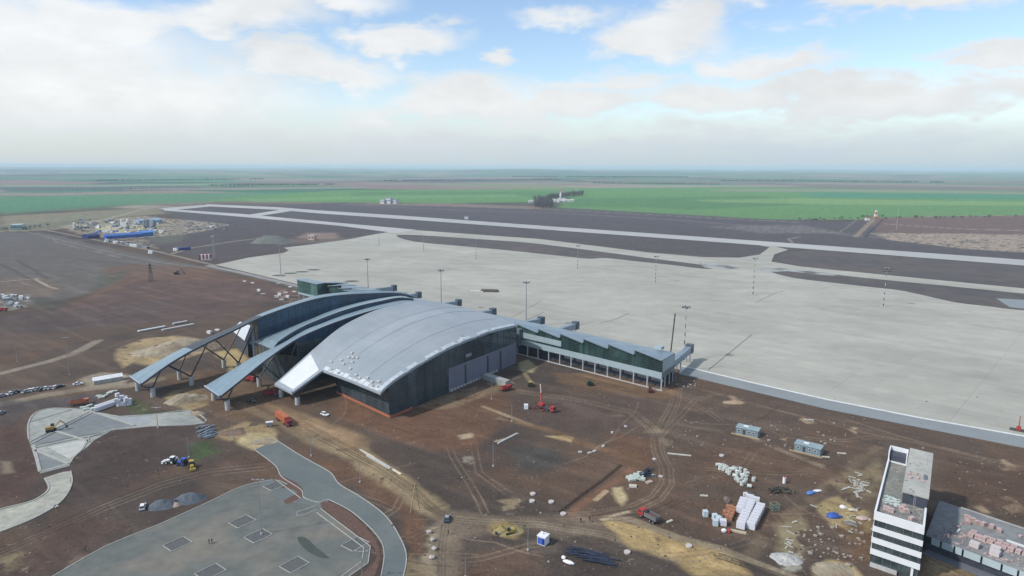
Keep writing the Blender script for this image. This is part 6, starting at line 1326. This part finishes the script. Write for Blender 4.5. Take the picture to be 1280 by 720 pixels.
for t, m in zip(fc_, (FW, FGR, BLUE)):
    b = MB(); b.box((0, 0, 1.5), (9, 3, 2.8)); b.build('body', m, t); b = MB(); b.box((4.53, 0, 1.5), (.08, 2.6, 2.4)); b.build('door', DARK, t)
ct = ['white', 'grey', 'blue']; kk = 0
for i in range(130):
    if i < 84: x, y = random.uniform(98, 205), random.uniform(274.5, 293)
    elif i < 112: x = random.uniform(132, 182); y = 301+(x-132)*.17+random.uniform(-1, 1.5)
    else: x = random.uniform(232, 288); y = random.uniform(281, 288)
    s = random.choice([0, 0, 1, 1, 1, 2] if i < 84 else [0, 1, 1]); reg = 'in the plant yard behind the blue shed' if i < 84 else ('along the road in front of the blue shed' if i < 112 else 'on the storage area right of the plant')
    o = clone(fc_[s], f'{ct[s]} container {reg}', P(x, y), R(random.uniform(-30, 10)), f'{ct[s]} containers {reg}'); o.scale = (random.uniform(.4, 1.2), random.uniform(.6, 1.6), random.uniform(.4, 1.1))
for x, y, m, lb in [(219.5, 313.5, 1, 'white van body at the left end of the dark containers by the diagonal track'), (224, 313, 2, 'dark container left of the middle by the diagonal track'), (229, 312.5, 3, 'dark container in the middle by the diagonal track'), (234, 312, 4, 'dark container at the right end by the diagonal track'), (188.5, 317, 5, 'small white hut at the road fork')]:
    t = empty('container', lb, 'container', P(x, y), R(-10)); b = MB(); b.box((0, 0, 1.8), (9 if m in (2, 3, 4) else 5, 3.2, 3.6)); b.build('body', WCAR if m in (1, 5) else NV, t); b = MB(); b.box((0, -1.63, 1.4), (1.4, .08, 2.2)); b.build('door', GREY, t)
# red and white localizer hut and grey mast
a_, c_ = P(249, 325.5), P(264.5, 324.8); d_ = np.array(c_)-np.array(a_); l_ = float(np.linalg.norm(d_)); t = empty('striped_hut', 'red and white chequered equipment hut at the left tip of the apron', 'equipment hut', a_, math.atan2(d_[1], d_[0])); h_ = ZV(320, a_)
for k in range(7):
    b = MB(); b.prism([(l_*k/7, 0), (l_*(k+1)/7, 0), (l_*(k+1)/7, 5), (l_*k/7, 5)], 1.2, h_); b.build('wall_stripe', RED if k % 2 == 0 else WH, t)
b = MB(); b.prism([(0, .3), (l_, .3), (l_, 4.7), (0, 4.7)], 0, 1.2); b.build('base', RED, t); b = MB(); b.box((l_*.6, -5, .8), (l_*.9, 3.4, 1.6)); b.build('barrier', MATS['pink_cloth'], t)
t = empty('lattice_mast', 'grey lattice mast beside the red and white hut', 'mast'); A_ = P(268, 325); h_ = ZV(297, A_); b = MB()
for s in (-1, 1):
    for q in (-1, 1): b.bar((s*1.1, q*1.1, 0), (s*.6, q*.6, h_), .22)
for k in range(14): z0, z1 = h_*k/14, h_*(k+1)/14; b.bar((-.9, -.9, z0), (.9, -.9, z1), .15); b.bar((.9, .9, z0), (-.9, .9, z1), .15)
b.build('lattice', STEEL, t); b = MB(); b.box((0, 0, h_), (3.4, 3.4, 1.4)); b.build('lamp_platform', STEEL, t); t.location = (*A_, 0)
simple('brick_hut', 'small pinkish hut on the earthworks beyond the apron corner', 'hut', (385, 300), (392.5, 300.3), 8, 6.5, mat('pink_wall', (.5, .36, .30), .8), mat('pink_roof', (.45, .40, .38), .8), win=2)
for x0, x1, lb, h_ in [(475, 480, 'left white building of the group beyond the runway', 12), (482, 488, 'middle white building of the group beyond the runway', 16), (490, 495, 'right white building of the group beyond the runway', 11)]: simple('far_building', lb, 'building', (x0, 254.5), (x1, 254.6), 25, h_, FW, FGR, 'white buildings beyond the runway', win=3)
hs = simple('village_house', 'x', 'house', (697, 252.5), (701, 252.6), 14, 5, FW, mat('far_roof', (.45, .43, .40), .8), 'white houses of the village beside the tree belt', True, 2)
for i, (x, y) in enumerate([(690, 252), (694, 252.6), (698.5, 253), (702, 252.7), (705.5, 252.3), (709, 252.6), (713, 252), (704, 251), (697, 250.8), (666, 252.6), (661, 253.6)]): clone(hs, f'white village house beside the distant tree belt, {ORD[i]} of eleven', P(x, y), R(random.uniform(-20, 20)), 'white houses of the village beside the tree belt')
t = empty('church_tower', 'slim white tower in the village beyond the runway', 'tower', P(700.5, 252)); b = MB(); b.box((0, 0, 10), (6, 6, 20)); b.build('shaft', FW, t); b = MB(); b.tube((0, 0, 20), (0, 0, 31), 4, .4, n=8); b.build('spire', FW, t)
t = empty('beacon_tower', 'red and white beacon hut on the earth ramp beyond the runway', 'beacon', P(1094.5, 273)); 
for k in range(4): b = MB(); b.box((0, 0, 2.3+k*4.5), (7-k, 7-k, 4.5)); b.build('tower_band', FW if k % 2 else pm('faded_red', (.45, .16, .1)), t)
t = empty('marker_hut', 'small red and white marker hut left of the beacon', 'hut', P(1084, 275.5)); b = MB(); b.box((0, 0, 3), (8, 6, 6)); b.build('wall', FW, t); b = MB(); b.box((0, 0, 6.6), (8.6, 6.6, 1.2)); b.build('roof', RED, t)
t = empty('runway_hut', 'tiny white hut between the two far taxiways', 'hut', P(583, 273.8)); b = MB(); b.box((0, 0, 3), (8, 6, 6)); b.build('wall', FW, t); b = MB(); b.box((0, 0, 6.4), (9, 7, .8)); b.build('roof', FGR, t)
# junk yard at the far left
for i in range(22):
    x, y = random.uniform(-6, 36), random.uniform(370, 385); s = [0, 0, 1][i % 3]; o = clone(fc_[s], f'{ct[s]} box body in the crowded junk yard at the left picture edge', P(x, y), R(random.uniform(0, 180)), f'{ct[s]} box bodies in the junk yard'); o.scale = (random.uniform(.3, .7), random.uniform(.5, 1), random.uniform(.4, .8))
# trees
BARK = mat('bark', (.10, .08, .07), .9); TW = mat('bare_twigs', (.105, .098, .10), .95, var=.3, scale=.3); TG = mat('dark_evergreen', (.05, .07, .055), .95, var=.3, scale=.3)
def make_tree(h, seed, m):
    rs_ = random.Random(seed); t = empty('bare_tree', 'x', 'tree'); b = MB(); b.tube((0, 0, -.5), (0, 0, h*.55), h*.03, h*.015, n=6)
    for k in range(6): a = rs_.uniform(0, 2*pi); z = h*rs_.uniform(.25, .5); b.tube((0, 0, z), (h*.28*cos(a), h*.28*sin(a), z+h*.3), h*.012, h*.004, n=4)
    b.build('trunk', BARK, t); b = MB()
    for k in range(260):
        th_, ph_ = math.acos(rs_.uniform(-1, 1)), rs_.uniform(0, 2*pi); r_ = rs_.random()**.45; cl = 1+.3*sin(3*ph_+seed)
        c = np.array((h*.34*r_*sin(th_)*cos(ph_)*cl, h*.34*r_*sin(th_)*sin(ph_)*cl, h*.62+h*.38*r_*cos(th_))); s = h*rs_.uniform(.02, .055); d1 = np.array([rs_.gauss(0, 1) for _ in range(3)]); d2 = np.array([rs_.gauss(0, 1) for _ in range(3)]); d1 *= s/np.linalg.norm(d1); d2 *= s*.7/np.linalg.norm(d2); b.quadf(c-d1, c+d2, c+d1, c-d2)
    b.build('crown', m, t); return t
trees = [make_tree(20, 3, TW), make_tree(16, 5, TW), make_tree(12, 8, TG)]
for i in range(190):
    u_ = random.random()**.8; x = 668+u_*21 if i < 100 else 684+random.random()*44
    if i < 100: y = 250+random.random()*12
    else: y = 250-(x-684)*.14+random.uniform(-1.2, 1.2)
    k = i % 3 if i % 7 == 0 else i % 2
    clone(trees[k], ['tall bare grey tree in the belt beside the village', 'lower bare grey tree in the belt beside the village', 'dark evergreen tree in the belt beside the village'][k], P(x, y), R(random.uniform(0, 360)), ['tall bare trees of the belt', 'lower bare trees of the belt', 'dark trees of the belt'][k])
for i in range(60):
    x = random.uniform(985, 1275); y = 274.5-(x-985)*.012+random.uniform(-.6, .6)+(.0 if x > 1040 else 1.2)
    if 1075 < x < 1105: y -= 2
    o = clone(trees[i % 2], 'bare bush in the hedge line beyond the earthworks on the right', P(x, y), R(random.uniform(0, 360)), 'bare bushes of the right hedge line'); o.scale = (.6, .6, random.uniform(.15, .35))
for i, (x, y) in enumerate([(5, 288), (9, 288), (29, 287.5), (33, 287), (38, 286), (44, 285), (50, 284.5), (22, 283), (92, 283), (98, 281), (60, 283)]):
    o = clone(trees[2], f'small dark tree near the far left shed, {ORD[i]} of eleven', P(x, y), R(40*i), 'small dark trees near the far left shed'); o.scale = (.8, .8, .5)

# far shelter belts, each reads as one dark line of trees
for i, (x0, y0, x1, y1, hh) in enumerate([(60, 238, 200, 236, 9), (260, 232, 420, 230.5, 18), (480, 226, 700, 225, 20), (740, 229, 900, 230.5, 18), (900, 226, 1180, 228, 22), (120, 226, 330, 224, 20), (640, 221, 860, 221.5, 25)]):
    a_, c_ = np.array(P(x0, y0)), np.array(P(x1, y1)); b = MB(); n_ = int(np.linalg.norm(c_-a_)/7); n_ = min(n_, 500)
    for k in range(n_):
        if fbm(np.array([k*.7+i*50.]), np.array([3.]), 9, 5, 2)[0] < .2: continue
        p = a_+(c_-a_)*(k+random.random())/n_; s = hh*random.uniform(.3, .5); b.ell((p[0], p[1]+random.uniform(-12, 12), s*.42), (s*.55, s*.5, s*.55), 6, 4, .4)
    b.build('distant_tree_belt', TW if i % 2 else TG, kind='stuff')
HAZE = 6.3e-5; HZC = (.70, .88, .98, 1); CLOUD = (8.0, 8.15, 8.2); SKYMUL = (1.6, 1.62, 1.66); HORL = (6.1, 6.6, 6.8); HORR = (4.8, 5.8, 6.6); SUNE = 3.2; EXPO = 0.12
# ------------------------------------------------------------------ haze
b = MB(); b.box((0, 0, 64), (76000, 76000, 150))
hz = b.build('haze', None or mat('haze_air', (1, 1, 1)), kind='stuff')
m = MATS['haze_air']; m.node_tree.nodes.clear(); o_ = m.node_tree.nodes.new('ShaderNodeOutputMaterial'); pv = m.node_tree.nodes.new('ShaderNodeVolumePrincipled')
pv.inputs['Color'].default_value = HZC; pv.inputs['Density'].default_value = HAZE; pv.inputs['Anisotropy'].default_value = 0
m.node_tree.links.new(pv.outputs[0], o_.inputs['Volume'])
# ------------------------------------------------------------------ world
SUN_AZ, SUN_EL = R(-112), R(44)     # azimuth from +Y towards +X
w = bpy.data.worlds.new('World'); SC.world = w; w.use_nodes = True; nt = w.node_tree; N = nt.nodes; K = nt.links
bg = N['Background']; bg.inputs['Strength'].default_value = .10
sk = N.new('ShaderNodeTexSky'); sk.sky_type = 'NISHITA'; sk.sun_disc = False; sk.sun_elevation = SUN_EL; sk.sun_rotation = SUN_AZ; sk.air_density = 1.0; sk.dust_density = .6; sk.ozone_density = 1.5
tc = N.new('ShaderNodeTexCoord'); sx = N.new('ShaderNodeSeparateXYZ'); K.new(tc.outputs['Generated'], sx.inputs[0])
def mth(op, a, b=None, c=None):
    n = N.new('ShaderNodeMath'); n.operation = op
    for i, v in enumerate((a, b, c)):
        if v is None: continue
        if isinstance(v, (int, float)): n.inputs[i].default_value = v
        else: K.new(v, n.inputs[i])
    return n.outputs[0]
az = mth('ARCTAN2', sx.outputs['X'], sx.outputs['Y']); el = mth('ARCSINE', sx.outputs['Z'])
cb = N.new('ShaderNodeCombineXYZ'); K.new(az, cb.inputs[0]); K.new(el, cb.inputs[1])
def noise(scale, sx_, sy_, det, off, dist=0):
    mp = N.new('ShaderNodeMapping'); mp.inputs['Scale'].default_value = (sx_, sy_, 1); mp.inputs['Location'].default_value = (off, off*.7, off); K.new(cb.outputs[0], mp.inputs['Vector'])
    n = N.new('ShaderNodeTexNoise'); n.inputs['Scale'].default_value = scale; n.inputs['Detail'].default_value = det; n.inputs['Roughness'].default_value = .55; n.inputs['Distortion'].default_value = dist; K.new(mp.outputs[0], n.inputs['Vector']); return n.outputs['Fac']
n1 = noise(5.5, 1, 2.6, 9, 3.1, .3); n2 = noise(16, 1, 2.2, 6, 8.7, .2)
warp = mth('MULTIPLY_ADD', n1, .9, mth('MULTIPLY', n2, .35))
CL = [(20, 30, 150, 34, 1.1), (-20, 110, 330, 75, 1.3), (150, 130, 260, 45, 1.1), (345, 38, 80, 26, .95), (300, 60, 90, 26, .85), (700, 30, 60, 12, .55), (200, 60, 90, 26, .8), (760, 110, 90, 14, .7), (425, 10, 80, 22, .9), (570, -5, 80, 12, .7), (505, 62, 62, 22, 1.05), (602, 84, 22, 12, .9), (410, 100, 100, 20, .9), (560, 128, 130, 30, 1.0), (700, 135, 120, 18, .95),
      (820, 55, 72, 28, 1.15), (850, 15, 60, 28, .95), (935, 92, 75, 20, 1.0), (1080, 6, 190, 20, 1.05), (1080, 36, 90, 16, .9), (1170, 92, 75, 13, .95), (1000, 132, 240, 22, 1.0), (1200, 128, 140, 24, 1.0), (640, 180, 900, 22, .6), (-300, 60, 300, 90, 1.1), (1600, 80, 250, 60, .9)]
wn = mth('MULTIPLY', mth('SUBTRACT', n1, .5), .22); wn2 = mth('MULTIPLY', mth('SUBTRACT', n2, .5), .10); n5 = noise(5.2, 1, 2.4, 8, 21.0, .2); az0, el0 = az, el
az = mth('ADD', az, mth('ADD', wn, wn2)); el = mth('ADD', el, mth('ADD', mth('MULTIPLY', mth('SUBTRACT', n5, .5), .11), mth('MULTIPLY', wn2, .6)))
tot = None
for (x, y, rx, ry, wt) in CL:
    dx = mth('MULTIPLY', mth('SUBTRACT', az, (x-640)/840), 840/rx/1.25); dy = mth('MULTIPLY', mth('SUBTRACT', el, (208-y)/840), 840/ry/1.25)
    v = mth('MULTIPLY', mth('SUBTRACT', 1.0, mth('SQRT', mth('ADD', mth('MULTIPLY', dx, dx), mth('MULTIPLY', dy, dy)))), wt)
    tot = v if tot is None else mth('MAXIMUM', tot, v)
az, el = az0, el0
# general cloud cover elsewhere in the sky
up = mth('MULTIPLY_ADD', mth('GREATER_THAN', el, .33), .45, -.3)
tot = mth('MAXIMUM', tot, up)
dens = mth('ADD', mth('MULTIPLY', tot, .85), mth('SUBTRACT', warp, .62))
mr = N.new('ShaderNodeMapRange'); mr.interpolation_type = 'SMOOTHSTEP'; mr.inputs[1].default_value = -.09; mr.inputs[2].default_value = .50; mr.inputs[3].default_value = 0.0; mr.inputs[4].default_value = .96; K.new(dens, mr.inputs[0])
# cloud brightness: bright tops, greyer thick parts, whiter towards the sun side
br = mth('ADD', mth('MULTIPLY_ADD', n2, .30, .70), mth('MULTIPLY', n5, .30))
azf = N.new('ShaderNodeMapRange'); azf.inputs[1].default_value = -.75; azf.inputs[2].default_value = .75; azf.inputs[3].default_value = 1.04; azf.inputs[4].default_value = .92; K.new(az, azf.inputs[0])
br = mth('MULTIPLY', br, azf.outputs[0])
ccol = N.new('ShaderNodeVectorMath'); ccol.operation = 'SCALE'; ccol.inputs[0].default_value = CLOUD; K.new(br, ccol.inputs['Scale'])
mx = N.new('ShaderNodeMix'); mx.data_type = 'RGBA'; K.new(mr.outputs[0], mx.inputs[0])
sks = N.new('ShaderNodeVectorMath'); sks.operation = 'MULTIPLY'; sks.inputs[1].default_value = SKYMUL; K.new(sk.outputs[0], sks.inputs[0])
K.new(sks.outputs[0], mx.inputs[6]); K.new(ccol.outputs[0], mx.inputs[7])
# misty band low over the horizon
hm = N.new('ShaderNodeMapRange'); hm.interpolation_type = 'SMOOTHSTEP'; hm.inputs[1].default_value = .095; hm.inputs[2].default_value = 0.0; hm.inputs[3].default_value = 0; hm.inputs[4].default_value = .92; K.new(el, hm.inputs[0])
hcol = N.new('ShaderNodeMix'); hcol.data_type = 'RGBA'; hf = N.new('ShaderNodeMapRange'); hf.inputs[1].default_value = -.7; hf.inputs[2].default_value = .5; K.new(az, hf.inputs[0]); K.new(hf.outputs[0], hcol.inputs[0]); hcol.inputs[6].default_value = (*HORL, 1); hcol.inputs[7].default_value = (*HORR, 1)
mx2 = N.new('ShaderNodeMix'); mx2.data_type = 'RGBA'; K.new(hm.outputs[0], mx2.inputs[0]); K.new(mx.outputs[2], mx2.inputs[6]); K.new(hcol.outputs[2], mx2.inputs[7])
K.new(mx2.outputs[2], bg.inputs['Color'])
try: w.cycles.sampling_method = 'MANUAL'; w.cycles.sample_map_resolution = 512
except Exception: pass
# sun
sl = bpy.data.lights.new('sun', 'SUN'); sl.energy = SUNE; sl.angle = R(2.5); sl.color = (1, .95, .88)
so = bpy.data.objects.new('sun', sl); COL.objects.link(so)
from mathutils import Vector, Matrix
dv = Vector((sin(SUN_AZ)*cos(SUN_EL), cos(SUN_AZ)*cos(SUN_EL), sin(SUN_EL)))
so.rotation_euler = dv.to_track_quat('Z', 'Y').to_euler()
# ------------------------------------------------------------------ camera
cam = bpy.data.cameras.new('camera'); co = bpy.data.objects.new('camera', cam); COL.objects.link(co); SC.camera = co
cam.sensor_width = 36; cam.lens = 36*F/1280; cam.clip_start = .5; cam.clip_end = 150000
fw = Vector((0, cp, -sp)); rt = Vector((1, 0, 0)); upv = Vector((0, sp, cp))
# image roll: right side lower
a = ROLL; r2 = rt*cos(a)+upv*sin(a); u2 = upv*cos(a)-rt*sin(a)
M = Matrix((r2, u2, -fw)).transposed().to_4x4(); M.translation = (0, 0, H); co.matrix_world = M
vs = SC.view_settings; SC.display_settings.display_device = 'sRGB'; vs.view_transform = 'Standard'; vs.look = 'None'; vs.gamma = 1; vs.exposure = EXPO
cy = SC.cycles; cy.use_denoising = True; cy.max_bounces = 5; cy.diffuse_bounces = 2; cy.glossy_bounces = 3; cy.volume_bounces = 2; cy.volume_max_steps = 64
try: cy.denoiser = 'OPENIMAGEDENOISE'; cy.denoising_input_passes = 'RGB_ALBEDO_NORMAL'; cy.denoising_prefilter = 'ACCURATE'
except Exception: pass
